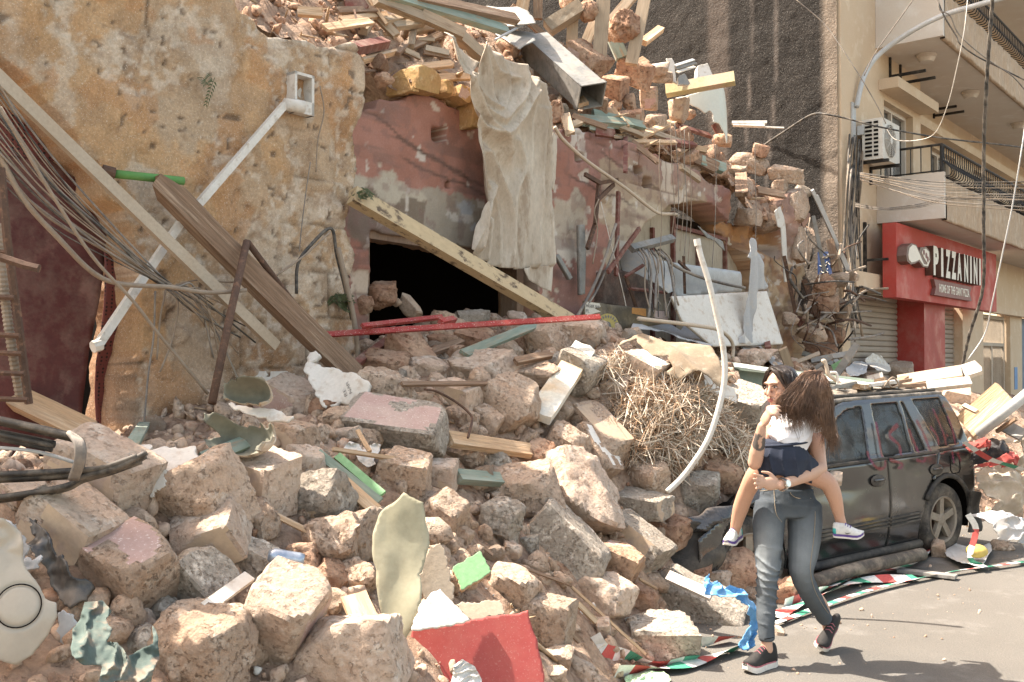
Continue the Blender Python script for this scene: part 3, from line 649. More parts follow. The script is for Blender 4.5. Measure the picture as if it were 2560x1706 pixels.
def text_mesh(body, mats_, height, width, depth, place, name, parent, off=0., bevel=None):
 cu = bpy.data.curves.new('t', 'FONT'); cu.body = body; cu.extrude = .5; cu.offset = off; cu.size = 1.
 to = bpy.data.objects.new('t', cu); COL.objects.link(to); bpy.context.view_layer.update()
 dg_ = bpy.context.evaluated_depsgraph_get(); me = bpy.data.meshes.new_from_object(to.evaluated_get(dg_))
 bpy.data.objects.remove(to); n = len(me.vertices); c = np.empty(n * 3, np.float32); me.vertices.foreach_get('co', c); c = c.reshape(-1, 3)
 mn, mx = c.min(0), c.max(0); t = (c - mn) / (mx - mn)
 Q = np.array([place(x * width, y * height, z * depth) for x, y, z in t], np.float32)
 me.vertices.foreach_set('co', Q.ravel()); me.materials.clear()
 for m in mats_: me.materials.append(m)
 if len(mats_) > 1:
  for p in me.polygons:
   zz = t[list(p.vertices), 2]; p.material_index = 0 if zz.min() > .9 else 1
 me.update(); return link(name, me, parent)
u1_, z1_ = onF(2316, 700, SW); u2_, z2_ = onF(2438, 690, SW)
def sp(px, py): return onF(px, py, SW)
def word(body, pxa, pxb, yt, yb, nm):
 ua, za = sp(pxa, yb[0]); ub, zb = sp(pxb, yb[1]); h = sp(pxa, yt)[1] - za
 n = len(body); step = (ub - ua) / n
 for i, ch in enumerate(body):
  wd = step * (.36 if ch == 'I' else .8)
  o0 = ua + step * i + (step * .22 if ch == 'I' else 0)
  text_mesh(ch, [M_LETW, M_LETS], h, wd, .14, lambda x, y, z, o0=o0: F(o0 + x, SW + .01 + z, za + y), 'letter', sg, off=.05)
word('PIZZA', 2312, 2386, 616, (689, 700), 'pizza'); word('NINI', 2390, 2437, 637, (706, 720), 'nini')
ua, za = sp(2325, 738); ub, _q = sp(2420, 750)
k = MB(); v2 = [(ua, za), (ub, za), (ub - .12, za + .14), (ub, za + .28), (ua, za + .28), (ua + .12, za + .14)]
prismF(v2, SW + .002, SW + .07, k); k.build('ribbon', M_BAND, sg)
text_mesh('HOME OF THE GIANT PIZZA', [M_LETW], .15, (ub - ua) * .80, .006, lambda x, y, z: F(ua + (ub - ua) * .12 + x, SW + .0705 + z, za + .065 + y), 'slogan', sg, off=.008)
ub0, zb0 = sp(2264, 637); lob = []
k = MB(); us = [sp(x, y) for x, y in ((2242, 640), (2243, 622), (2252, 612), (2264, 612), (2272, 622), (2280, 640), (2288, 648), (2275, 640), (2274, 628), (2290, 620), (2299, 632), (2301, 652), (2294, 668), (2284, 668), (2274, 656), (2268, 652), (2258, 662), (2248, 660))]
out = [sp(x, y) for x, y in ((2241, 640), (2244, 618), (2254, 610), (2266, 614), (2274, 630), (2277, 621), (2291, 619), (2300, 630), (2302, 652), (2295, 671), (2283, 669), (2272, 655), (2262, 661), (2252, 663), (2243, 655))]
prismF(out, SW + .002, SW + .16, k); k.build('emblem', M_LETS, sg)
inn = [sp(x, y) for x, y in ((2245, 640), (2248, 622), (2256, 614), (2264, 617), (2272, 634), (2284, 662), (2292, 664), (2297, 650), (2299, 655), (2295, 667), (2284, 666), (2273, 651), (2262, 656), (2253, 658), (2247, 652))]
k = MB(); prismF(inn, SW + .1605, SW + .168, k); k.build('emblem_face', M_LETW, sg)
inn = [sp(x, y) for x, y in ((2279, 633), (2283, 625), (2290, 624), (2297, 632), (2298, 648), (2293, 659), (2288, 652), (2284, 645))]
k = MB(); prismF(inn, SW + .1605, SW + .168, k); k.build('emblem_slice', M_LETW, sg)
for (x, y) in ((2290, 641), (2284, 633), (2294, 650)):
 u, z = sp(x, y); k = MB(); prismF([(u + math.cos(t) * .05, z + math.sin(t) * .05) for t in np.linspace(0, 6.283, 12, endpoint=False)], SW + .1685, SW + .172, k); k.build('emblem_dot', M_BAND, sg)
k = MB()
for uu in (SU0 - .12,): k.fbox(uu, uu + .05, .003, .05, 2.75, 3.95); k.fbox(uu, uu + .05, .05, .4, 3.3, 3.34)
k.build('support_post', M_BLKM, sg)
np_ = MB(); pl_c = [PF(2082, 622, .02), PF(2093, 622, .02), PF(2093, 686, .02), PF(2082, 686, .02)]
u, z = onF(2084, 686, .03); z2 = onF(2084, 622, .03)[1]
plate = MB();
base = F(U0 - .07, -.30, z);
plate.fbox(U0 - .085, U0 - .065, -.36, -.10, z, z2); po = plate.build('street_plate', mat('enamel_blue', (.03, .06, .16), rough=.35, bump=.05, dust=.15)); tag(rebase(po), 'dark blue street plate with white arabic writing on the party wall edge', 'street sign')
k = MB()
for dy, ptsq in ((.30, [(-.32, .02), (-.28, .05), (-.25, .0), (-.20, .0), (-.18, .06)]), (.18, [(-.33, .0), (-.27, -.02), (-.22, .0), (-.21, .05), (-.16, .0)]), (.06, [(-.31, .03), (-.27, .0), (-.23, .03), (-.19, .0)])):
 k.tube(spline([F(U0 - .087, a, z + dy + c) for a, c in ptsq], 4), .008, 5)
for a, c in ((-.26, .27), (-.2, .12), (-.24, .12)): k.tube([F(U0 - .086, a, z + c), F(U0 - .090, a, z + c)], .010, 6)
wr = k.build('writing', M_LETW); wr.parent = po; wr.location = -po.location
# ------------------------------------------------------------------ stones
def cubesphere(n):
 """directions on a sphere from a cube grid of n cells an edge, welded"""
 t = np.tan(np.linspace(-1, 1, n + 1) * math.pi / 4); key = {}; V = []; Fc = []
 for ax in range(3):
  for sg_ in (-1, 1):
   ids = np.empty((n + 1, n + 1), int)
   for i in range(n + 1):
    for j in range(n + 1):
     p = [0, 0, 0]; p[ax] = sg_; p[(ax + 1) % 3] = t[i]; p[(ax + 2) % 3] = t[j]; k = tuple(np.round(p, 5))
     if k not in key: key[k] = len(V); V.append(p)
     ids[i, j] = key[k]
   for i in range(n):
    for j in range(n):
     q = (ids[i, j], ids[i + 1, j], ids[i + 1, j + 1], ids[i, j + 1]); Fc.append(q if sg_ > 0 else q[::-1])
 V = np.array(V, float); return V / np.linalg.norm(V, axis=1)[:, None], np.array(Fc)
CS = {n: cubesphere(n) for n in (3, 6, 9, 13, 17)}
def stone_mesh(dims, kind, seed, mats_, plaster=None, n=13, name='stone'):
 rs = np.random.RandomState(seed); d, q = CS[n]; dims = np.asarray(dims, float)
 jn, chips, cr, p = {'b': (.07, 11, (1.12, 1.5), 40), 'r': (.34, 15, (.86, 1.25), 26), 'c': (.09, 12, (1.05, 1.42), 34), 'm': (.18, 13, (.95, 1.38), 34), 's': (.10, 11, (1.0, 1.4), 34)}[kind]
 n_ = []; dd = []
 for ax in range(3):
  for sg_ in (-1, 1):
   v = np.zeros(3); v[ax] = sg_; v += rs.normal(0, jn, 3); n_.append(v / np.linalg.norm(v)); dd.append(1 - rs.uniform(0, .12))
 for k in range(chips):
  v = rs.normal(0, 1, 3); n_.append(v / np.linalg.norm(v)); dd.append(rs.uniform(*cr))
 n_ = np.array(n_); dd = np.array(dd); c = d @ n_.T
 r_ = np.where(c > .05, dd / np.maximum(c, .05), 1e3); who = r_.argmin(1)
 r = (np.power(np.minimum(r_, 60), -float(p)).sum(1)) ** (-1. / p)
 V = d * r[:, None] * dims / 2; m = float(dims.mean())
 amp = {'b': .034, 'r': .095, 'c': .034, 'm': .06, 's': .036}[kind]
 o = rs.uniform(0, 90, 3)
 nz = fbm(V / m * 3.2 + o, 5, 3) * amp * m + fbm(V / m * 10 + o, 4, 9) * amp * .85 * m
 pk = {'f': 2, 't': 5, 'r': 1, 'l': 0, 'b': 3}[plaster[1]] if plaster else -1
 nz = np.where(who == pk, nz * .18, nz)
 V = V + d * nz[:, None]
 mi = np.zeros(len(q), int)
 if plaster:
  cv = fbm(V / m * 3 + o + 5, 3, 12)
  on = (who == pk) & (cv < .16); mi[on[q].all(1)] = 1
 me = grid_mesh(name, V, q, mats_)
 if plaster: me.polygons.foreach_set('material_index', mi.astype(np.int32))
 me.set_sharp_from_angle(angle=math.radians(34))
 return me
MK = {'S': M_SAND, 'L': M_SANDL, 'R': M_RED, 'C': M_CONC}; PK = {'P': M_PLAST, 'T': M_TANP, 'W': M_WHITEP}
LAND = {'the red board': (1175, 1625), 'the grey-green curved panel': (1005, 1420), 'the bright green board': (1180, 1428), 'the woman': (1960, 1250), 'the blue plastic bag': (1870, 1530),
  'the foot of the white bent pipe': (1690, 1225), 'the heap of dry straw': (1680, 1060), 'the rolled canvas': (1680, 870), 'the red metal strip': (1190, 812), 'the hanging tarp': (1290, 400),
  'the black car': (2250, 1200), 'the crushed beige car panel': (60, 1500), 'the foot of the heavy beam': (830, 900), 'the green rag': (270, 1600), 'the torn white plaster slab': (850, 960),
  'the hollow plaster shell': (570, 1060), 'the black cable bundle': (180, 1120), 'the split white plank': (1400, 960), 'the pale yellow strut': (1150, 620), 'the dark window opening': (1090, 700),
  'the shop arch': (1730, 620), 'the leaning white board': (1790, 800), 'the grey metal duct': (1420, 180), 'the white tank': (1790, 270), 'the upright beige timbers': (1530, 80), 'the fallen green beam': (2000, 945),
  'the green painted planks': (860, 1190), 'the plank of green paint': (520, 1110), 'the broad pink stone slab': (985, 1070), 'the long pale block': (1415, 1370), 'the half-buried red sign': (1175, 1640), 'the lone plastic bottle': (715, 1395)}
LAND.pop('the half-buried red sign')
USED = set()
def rel(p, q):
 dx, dy = p[0] - q[0], p[1] - q[1]; dist = math.hypot(dx, dy)
 if dist < 25: return 'beside'
 a = math.degrees(math.atan2(-dy, dx)) % 360
 w = ['right of', 'up and right of', 'above', 'up and left of', 'left of', 'below and left of', 'below', 'below and right of'][int((a + 22.5) // 45) % 8]
 return ('just ' if dist < 110 else '') + w
def auto_label(px, py, desc):
 """describe a loose piece by its look and the nearest named landmarks, singling it out"""
 L = sorted(LAND.items(), key=lambda k: math.hypot(k[1][0] - px, k[1][1] - py))
 tries = [f'{desc} {rel((px, py), L[0][1])} {L[0][0]}']
 for i in (0, 1, 2):
  for j in range(1, 12):
   if i != j: tries.append(f'{desc} {rel((px, py), L[i][1])} {L[i][0]}, {rel((px, py), L[j][1])} {L[j][0]}')
 for t in tries:
  if t not in USED and len(t.replace(',', '').split()) <= 16: USED.add(t); return t
 return None
def Rz(a): return np.array([[math.cos(a), -math.sin(a), 0], [math.sin(a), math.cos(a), 0], [0, 0, 1]])
def Ry(a): return np.array([[math.cos(a), 0, math.sin(a)], [0, 1, 0], [-math.sin(a), 0, math.cos(a)]])
def Rx(a): return np.array([[1, 0, 0], [0, math.cos(a), -math.sin(a)], [0, math.sin(a), math.cos(a)]])
def set_mat(o, R, pos):
 M = Matrix(R.tolist()).to_4x4(); M.translation = Vector(pos); o.matrix_world = M
CROP = {4: (0, 850, .546), 5: (850, 850, .546), 6: (1700, 850, .546), 0: (0, 0, 1), 1: (800, 680, .3189), 2: (1380, 0, .2742), 3: (850, 0, .5485), 7: (860, 0, .2551), 8: (1400, 740, .3317), 9: (500, 780, .2551), 10: (2050, 880, .3635), 11: (1400, 420, .3061), 12: (0, 1040, .4247)}
def cv(c, x, y): a = CROP[c]; return a[0] + x * a[2], a[1] + y * a[2]
_sn = [0]
def put_stone(c, x, y, w, h, roll=0, kind='m', mt='S', pl=None, label=None, up=False, yaw=None, tilt=None, off=None, depth=None, name=None):
 px, py = cv(c, x, y); k = CROP[c][2]; wp, hp = w * k, h * k
 _sn[0] += 1; sd_ = _sn[0]; rs = np.random.RandomState(1000 + sd_)
 pos = (hitU if up else hit)(px, py); hm = hp * pos[1] / FPX
 if depth is not None: pos = P(px, py, depth)
 else: pos = (hitU if up else hit)(px, py, (.30 if off is None else off) * hm)
 s = pos[1] / FPX * (1.10 if not up else 1.06); W, Hh = wp * s, hp * s
 ty = rs.uniform(5, 38) if yaw is None else yaw
 tx = rs.uniform(8, 30) if tilt is None else tilt
 dims = np.array([W * .93, math.sqrt(W * Hh) * rs.uniform(.75, 1.05), Hh * .93]) * {'b': .92, 'c': .94, 's': .94}.get(kind, 1.04)
 mats_ = [MK[mt]] + ([PK[pl[0]]] if pl else [])
 big = max(wp, hp)
 me = stone_mesh(dims, kind, 77 * sd_ + 5, mats_, pl, n=17 if big > 150 else (13 if big > 75 else (9 if big > 45 else 6)), name=name or 'stone')
 o = bpy.data.objects.new(name or {'b': 'cut_stone_block', 'c': 'concrete_block', 's': 'stone_slab'}.get(kind, 'broken_stone'), me); COL.objects.link(o)
 set_mat(o, Ry(-math.radians(roll)) @ Rx(math.radians(tx)) @ Rz(-math.radians(ty)), pos)
 if not label:
  sz = 'large' if big > 150 else ('medium' if big > 85 else 'small'); ar = W / Hh
  tone = {'S': 'sandstone', 'L': 'pale sandstone', 'R': 'reddish sandstone', 'C': 'grey weathered'}[mt]
  shp = {'b': 'squared block', 'c': 'concrete block', 'r': 'rough rock', 'm': 'broken block', 's': 'flat slab'}[kind]
  if kind == 'r' and mt == 'C': tone = 'grey'
  if ar > 1.9: shp = 'long ' + shp
  elif ar < .62: shp = 'upright ' + shp
  if pl: shp += {'P': ' with pink plaster', 'T': ' with tan plaster', 'W': ' with white plaster'}[pl[0]]
  label = auto_label(px, py, f'{sz} {tone} {shp}') or auto_label(px, py, f'{tone} stone') or auto_label(px, py, 'stone')
 else: USED.add(label)
 tag(o, label, 'rubble stone', 'fallen stones in the rubble heap' if not up else 'stones on the collapsed upper storey')
 return o
STONES = [
 (4, 455, 605, 500, 290, -22, 'b', 'L', 'Tf', 'very large smooth tan block beneath the black cable bundle'),
 (4, 345, 865, 430, 330, -33, 'b', 'L', 'Tf', 'large tan faced block with a mortar edge, left of the pink topped block'),
 (4, 905, 720, 430, 330, 12, 'm', 'S', None, 'big deeply pitted block with a crumbling lit top, right of the cable bundle'),
 (4, 955, 895, 340, 230, 22, 'b', 'L', 'Tf', 'smooth tan block wedged directly under the big pitted block'),
 (4, 1200, 660, 300, 290, -8, 'b', 'L', 'Tf', 'smooth pinkish tan cube below the green painted plank'),
 (4, 1398, 567, 175, 140, -25, 'm', 'L', None, 'small lit crumbly stone below the hollow plaster shell'),
 (4, 1450, 735, 270, 230, 28, 'm', 'C', 'Tf'),
 (4, 605, 1060, 400, 370, -14, 'b', 'S', 'Pt', 'large block with a pink plastered top crossed by sunlight'),
 (4, 890, 1108, 280, 280, 38, 'b', 'C', None, 'grey speckled concrete cube lying diagonally left of the great pink block'),
 (4, 1175, 1015, 240, 170, -20, 'b', 'C', 'Pr', 'small block with one pink face beside the lone plastic bottle'),
 (4, 1535, 930, 220, 270, 5, 'r', 'S', None),
 (4, 1275, 1285, 350, 450, -20, 'b', 'L', 'Pr', 'great block with rough lit top and smooth pink right face, left foreground'),
 (4, 925, 1420, 410, 350, -8, 'm', 'S', None, 'massive crumbling sandstone at the bottom edge right of the green rag'),
 (4, 1340, 288, 320, 190, -24, 'b', 'L', 'Pf', 'pink faced block tucked behind the grey flake of plaster'),
 (4, 1325, 440, 240, 145, -6, 'b', 'S', 'Tf', 'tan squared block under the hollow plaster shell with a dusty top'),
 (4, 110, 700, 230, 150, -12, 'b', 'L', 'Pf', 'pink block at the left edge beneath the cables'),
 (4, 745, 1252, 110, 130, 20, 'm', 'C', None), (4, 640, 1290, 120, 95, 15, 's', 'L', None), (4, 1385, 1000, 150, 130, 10, 'm', 'R', None),
 (4, 1155, 885, 110, 90, -8, 'b', 'R', None, 'small brick-pink chunk in the hollow above the plastic bottle'),
 (4, 560, 810, 260, 130, -28, 'b', 'S', None), (4, 1090, 1240, 130, 100, 5, 'r', 'S', None), (4, 1125, 1345, 110, 90, 0, 'r', 'S', None),
 (4, 655, 1395, 150, 130, 5, 'r', 'C', None), (4, 1160, 820, 220, 140, 0, 'm', 'S', None), (4, 330, 1255, 110, 80, 15, 'r', 'S', None),
 (4, 1510, 1090, 180, 130, 0, 'r', 'R', None), (4, 1500, 1190, 150, 120, 0, 'r', 'S', None), (4, 1140, 280, 140, 90, 22, 'm', 'R', None),
 (5, 205, 117, 225, 105, 4, 'm', 'R', None, 'smooth orange stone at the foot of the heavy beam'),
 (5, 400, 135, 190, 100, -15, 'm', 'L', None), (5, 630, 135, 310, 120, 3, 'm', 'L', None, 'wide crumbling pale stone just above the thin brown stick'),
 (5, 520, 150, 120, 60, -35, 'm', 'L', None), (5, 228, 228, 225, 145, -10, 'r', 'S', None, 'round crumbling stone touching the torn white plaster slab'),
 (5, 262, 405, 490, 240, -4, 's', 'C', 'Pt', 'broad dusty pink slab, biggest stone in the middle of the heap'),
 (5, 545, 265, 200, 160, -5, 'b', 'L', 'Tf'), (5, 552, 358, 150, 105, 0, 'r', 'S', None), (5, 772, 310, 240, 215, -20, 'm', 'S', None, 'angular pitted block leaning on the split white plank'),
 (5, 685, 370, 130, 120, -20, 'm', 'S', None), (5, 905, 155, 215, 85, 10, 'm', 'S', None), (5, 300, 618, 235, 220, -6, 'b', 'S', None, 'honeycombed upright stone above the grey-green curved panel'),
 (5, 468, 628, 150, 150, 6, 'b', 'L', 'Tf'), (5, 480, 800, 195, 200, -18, 'm', 'S', None), (5, 850, 688, 310, 205, 14, 'm', 'S', None, 'rounded layered stone in the centre right of the green beam end'),
 (5, 745, 837, 180, 205, 0, 'r', 'C', None, 'grey egg-shaped rock standing in the middle of the slope'),
 (5, 1035, 932, 460, 225, -44, 'b', 'C', None, 'long pale weathered block lying diagonally right of the grey egg-shaped rock'),
 (5, 1095, 700, 390, 240, -58, 'm', 'L', None, 'tall crumbling sandstone leaning over the long pale block'),
 (5, 1028, 490, 200, 180, -20, 'm', 'S', None), (5, 1155, 520, 290, 170, -50, 'b', 'S', 'Wt', 'stone with a bright white plastered upper side left of the straw'),
 (5, 1400, 622, 190, 145, 5, 'm', 'S', None, 'rounded block under the straw and left of the white pipe foot'), (5, 1358, 752, 320, 120, -3, 'b', 'C', 'Tr', 'flat grey concrete block below the foot of the white pipe'),
 (5, 1352, 920, 350, 170, -28, 'b', 'C', 'Tf', 'long pale concrete block tilted towards the woman'), (5, 1490, 872, 210, 120, -8, 'm', 'R', None),
 (5, 1215, 1172, 205, 175, -18, 'm', 'L', None, 'pale angular chunk right of and below the long pale block'), (5, 1275, 1030, 180, 190, -20, 'm', 'R', 'Pt'),
 (5, 1395, 1200, 120, 140, 0, 'r', 'R', None), (0, 1748, 1512, 245, 105, -17, 'c', 'C', None, 'heavy concrete lintel piece lying against the blue plastic bag'),
 (0, 1645, 1598, 170, 118, 5, 'm', 'C', None, 'grey rough boulder at the toe of the heap behind the striped tape'),
 (5, 800, 1150, 230, 200, -20, 'm', 'S', None), (5, 970, 1300, 200, 260, -10, 'm', 'S', None), (5, 700, 555, 170, 115, -10, 'r', 'C', None),
 (5, 560, 900, 90, 80, 10, 'm', 'S', None), (5, 870, 940, 85, 80, 10, 'm', 'C', None), (5, 480, 940, 120, 85, -10, 'm', 'S', None), (5, 1208, 1330, 75, 110, 10, 'b', 'L', None),
 (5, 1000, 1450, 125, 90, 15, 'm', 'L', None), (5, 985, 1535, 95, 75, 10, 'm', 'L', None), (5, 1120, 1512, 95, 65, -15, 's', 'L', None), (5, 790, 965, 85, 65, 0, 'm', 'L', None),
 (5, 45, 1440, 460, 330, 14, 'm', 'L', None, 'huge pale crumbling stone at the bottom edge left of the red board'), (5, 60, 930, 200, 250, 0, 'r', 'S', None, 'tall brown pitted boulder left of the grey-green curved panel'),
 (5, 70, 1090, 170, 150, 0, 'r', 'S', None), (5, 1090, 150, 210, 210, -25, 'b', 'C', None), (5, 1390, 130, 200, 130, -20, 'b', 'L', 'Wt'), (5, 1265, 222, 115, 90, 10, 'm', 'L', None),
 (5, 1180, 440, 340, 190, -28, 'b', 'S', 'Tt', 'broad brown slab sloping down left of the straw'), (5, 1150, 242, 90, 50, 10, 'r', 'S', None), (5, 320, 65, 190, 130, -35, 'm', 'R', None), (5, 470, 70, 130, 90, 0, 'm', 'R', None),
 (1, 1725, 530, 330, 270, 15, 'm', 'S', None, 'pointed stone with a lit peak under the right half of the red strip'), (1, 2060, 480, 330, 200, -6, 'm', 'L', None, 'rough lit block at the right end of the red strip'), (1, 1480, 620, 200, 140, -20, 'm', 'L', None),
 (1, 1190, 360, 250, 110, 5, 'm', 'C', None), (1, 1220, 540, 280, 170, -10, 'm', 'R', None), (1, 960, 560, 220, 140, 0, 'm', 'R', None), (1, 690, 560, 300, 190, -20, 'b', 'S', 'Pr'),
 (1, 475, 185, 220, 190, -15, 'r', 'R', None, 'orange boulder heaped in the left corner of the dark window'), (1, 335, 250, 150, 130, 0, 'r', 'R', None), (1, 710, 290, 220, 120, -38, 's', 'S', 'Tt'), (1, 600, 240, 70, 60, 0, 'r', 'S', None),
 (1, 1550, 375, 140, 100, 0, 'm', 'L', None), (1, 690, 755, 110, 70, 5, 'r', 'L', None), (1, 700, 830, 180, 110, -30, 's', 'S', 'Pf'), (1, 930, 680, 180, 100, 0, 'm', 'C', None), (1, 1800, 690, 200, 120, 10, 'm', 'C', None),
 (1, 60, 1070, 260, 160, -10, 'm', 'R', None), (1, 1350, 1170, 160, 140, -35, 'm', 'L', None), (1, 1130, 1440, 260, 130, -5, 'r', 'S', None), (1, 1700, 1460, 190, 220, -10, 'm', 'R', None), (1, 190, 1280, 230, 100, 10, 'm', 'L', None),
 (1, 740, 920, 170, 130, -10, 'm', 'S', None), (1, 1900, 1080, 200, 160, -30, 's', 'S', None), (1, 2110, 945, 120, 60, 0, 'r', 'R', None),
 (6, 75, 1082, 120, 110, 10, 'm', 'R', None, 'orange rounded stone above the blue plastic bag'), (6, 480, 1160, 110, 120, 20, 'm', 'R', None, 'reddish stone on the ground between the woman and the car sill'), (6, 1015, 143, 98, 75, -5, 'm', 'L', None, 'pale stone perched in front of the red pillar'),
 (6, 1268, 255, 130, 85, -4, 'b', 'L', None, 'rough pinkish block right behind the car roof'), (6, 1330, 428, 95, 95, 0, 'm', 'S', None, 'round stone behind the rear window of the black car'),
 (6, 1183, 963, 62, 92, 5, 'm', 'S', None, 'brown stone wrapped in tape by the rear wheel'), (6, 1462, 948, 72, 45, 0, 'r', 'S', None, 'small brown stone near the yellow ball'), (6, 85, 690, 170, 160, -5, 'm', 'C', None),
 (6, 205, 625, 150, 130, -15, 'm', 'R', None), (6, 300, 300, 220, 170, 3, 'b', 'C', 'Pr', 'big mortared block behind the woman and beside the straw'), (6, 40, 520, 130, 120, 0, 'r', 'S', None), (6, 20, 880, 100, 110, 0, 'm', 'R', None),
 (6, 10, 240, 150, 90, 0, 'm', 'L', None), (0, 1828, 1428, 120, 92, 6, 'm', 'R', None), (0, 1868, 1470, 84, 62, -8, 'm', 'S', None), (0, 1790, 1455, 70, 60, 0, 'm', 'L', None), (6, 1530, 800, 70, 80, 0, 'm', 'S', None), (6, 640, 65, 130, 70, 0, 'm', 'R', None), (6, 330, 85, 150, 90, 0, 'r', 'L', None), (6, 455, 1340, 50, 40, 0, 'm', 'L', None),
]
for s_ in STONES:
 c, x, y, w, h, roll, kind, mt, pl = s_[:9]
 put_stone(c, x, y, w, h, roll, kind, mt, pl, s_[9] if len(s_) > 9 else None)
UP = [
 (2, 290, 560, 390, 290, -28, 's', 'R', 'Pf', 'big pink painted fragment right of the grey metal duct'), (2, 560, 800, 280, 220, -5, 'b', 'R', None), (2, 655, 235, 280, 250, 10, 'r', 'R', None, 'orange boulder between the upright beige timbers'),
 (2, 725, 1140, 260, 280, 4, 'b', 'R', 'Tf', 'squared orange block standing on the wall top'), (2, 945, 1180, 190, 320, 3, 'b', 'S', None, 'crumbling upright block right of the squared orange block'),
 (2, 1055, 1290, 150, 210, 5, 'b', 'R', None), (2, 760, 680, 330, 210, -8, 'm', 'R', None), (2, 890, 900, 170, 230, 2, 'b', 'S', 'Pf'), (2, 700, 930, 125, 130, 0, 'r', 'R', None), (2, 140, 920, 190, 150, 0, 'r', 'R', None),
 (2, 400, 990, 230, 250, -6, 'm', 'R', None), (2, 1145, 1010, 170, 210, 10, 'm', 'S', 'Tf'), (2, 1190, 1250, 190, 170, 30, 'b', 'R', None), (2, 1410, 1420, 240, 190, 20, 'm', 'R', None), (2, 1760, 1480, 260, 160, -10, 'm', 'S', None),
 (2, 1900, 1370, 150, 110, -20, 'm', 'R', None), (2, 330, 95, 190, 190, 10, 'r', 'R', None), (2, 40, 1030, 140, 200, 0, 'm', 'R', None), (2, 580, 960, 120, 120, 0, 'r', 'R', None), (2, 600, 1140, 90, 80, 0, 'r', 'S', None),
 (2, 1250, 1040, 110, 90, 0, 'r', 'R', None), (2, 1560, 1280, 170, 120, 0, 'm', 'R', None), (2, 1230, 1450, 180, 130, 10, 'm', 'R', None), (2, 1500, 1520, 160, 130, 0, 'r', 'R', None), (2, 950, 640, 250, 110, 8, 's', 'L', 'Wt', 'dusty white topped slab left of the white tank'),
 (2, 1000, 710, 220, 110, 0, 'b', 'S', None), (2, 140, 40, 130, 110, 0, 'r', 'R', None), (2, 560, 205, 60, 60, 0, 'r', 'L', None),
 (7, 55, 60, 150, 160, 0, 'r', 'R', None), (7, 1610, 470, 210, 180, 0, 'm', 'R', None), (7, 1790, 560, 160, 120, 0, 'r', 'R', None), (7, 2080, 480, 160, 140, 0, 'm', 'R', None), (7, 1850, 640, 180, 60, -15, 's', 'R', None),
 (7, 600, 330, 110, 110, 10, 'm', 'R', None), (7, 380, 780, 170, 150, 0, 'r', 'R', None), (7, 870, 720, 90, 80, 0, 'r', 'R', None),
 (11, 1820, 50, 250, 130, -10, 'm', 'S', None), (11, 1790, 170, 130, 140, 0, 'm', 'S', None), (11, 1990, 190, 150, 90, -25, 'm', 'C', None), (11, 1420, 30, 180, 90, 5, 's', 'S', None), (11, 1300, 20, 130, 100, 0, 'r', 'R', None), (11, 1600, -30, 220, 120, 0, 'm', 'S', None),
]
for s_ in UP:
 c, x, y, w, h, roll, kind, mt, pl = s_[:9]
 put_stone(c, x, y, w, h, roll, kind, mt, pl, s_[9] if len(s_) > 9 else None, up=True)
M_OCHB = mat('ochre_block', (.46, .29, .12), (.42, .25, .11), (.50, .36, .20), rough=.95, scale=4, fine=44, bump=.7, bdist=.015, var=.16, pits=.4)
for (x, y, w, h, roll, pl) in ((700, 825, 370, 235, 0, None), (905, 880, 130, 150, 0, None), (1065, 950, 160, 160, -20, 'Pf'), (1175, 1110, 125, 370, -3, None), (575, 905, 70, 60, 0, None)):
 px, py = cv(7, x, y); w0_ = -.02; p = PF(px, py, w0_); s = p[1] / FPX * CROP[7][2]
 me = stone_mesh((w * s * .98 / .9, .34, h * s), 'b', int(x), [M_OCHB] + ([M_PLAST] if pl else []), pl, n=13, name='stone_block')
 o = bpy.data.objects.new('stone_block', me); COL.objects.link(o); o.parent = ruin
 Rm = np.column_stack([D, -N, [0, 0]]) if False else np.array([[D[0], -N[0], 0], [D[1], -N[1], 0], [0, 0, 1]])
 M = Matrix((Rm @ Ry(-math.radians(roll))).tolist()).to_4x4(); M.translation = Vector(p) - ruin.location; o.matrix_local = M
for (px, py, w, h, roll) in ((1985, 520, 70, 80, 0), (1990, 610, 66, 90, 2), (1870, 545, 60, 45, 0), (1925, 560, 60, 40, 4)):
 p = PF(px, py, -.06); s = p[1] / FPX
 me = stone_mesh((w * s, .3, h * s), 'm', px, [M_SAND], None, n=9, name='stone_block'); o = bpy.data.objects.new('stone_block', me); COL.objects.link(o); o.parent = ruin
 M = Matrix(np.array([[D[0], -N[0], 0], [D[1], -N[1], 0], [0, 0, 1]]).tolist()).to_4x4(); M.translation = Vector(p) - ruin.location; o.matrix_local = M
rs = np.random.RandomState(42); PRO = []
for k in range(14):
 kd = ['m', 'r', 'm', 'b', 'r', 's', 'm'][k % 7]; mt = ['S', 'S', 'L', 'S', 'R', 'L', 'C'][(k * 3) % 7]
 dm = np.array([1.15, .95, .8]) * rs.uniform(.8, 1.15, 3) * ((1, 1, .5) if kd == 's' else (1, 1, 1))
 PRO.append((kd, mt, stone_mesh(dm, kd, 900 + k, [MK[mt]], None, n=6, name='stone')))
cnt = 0; tr = 0
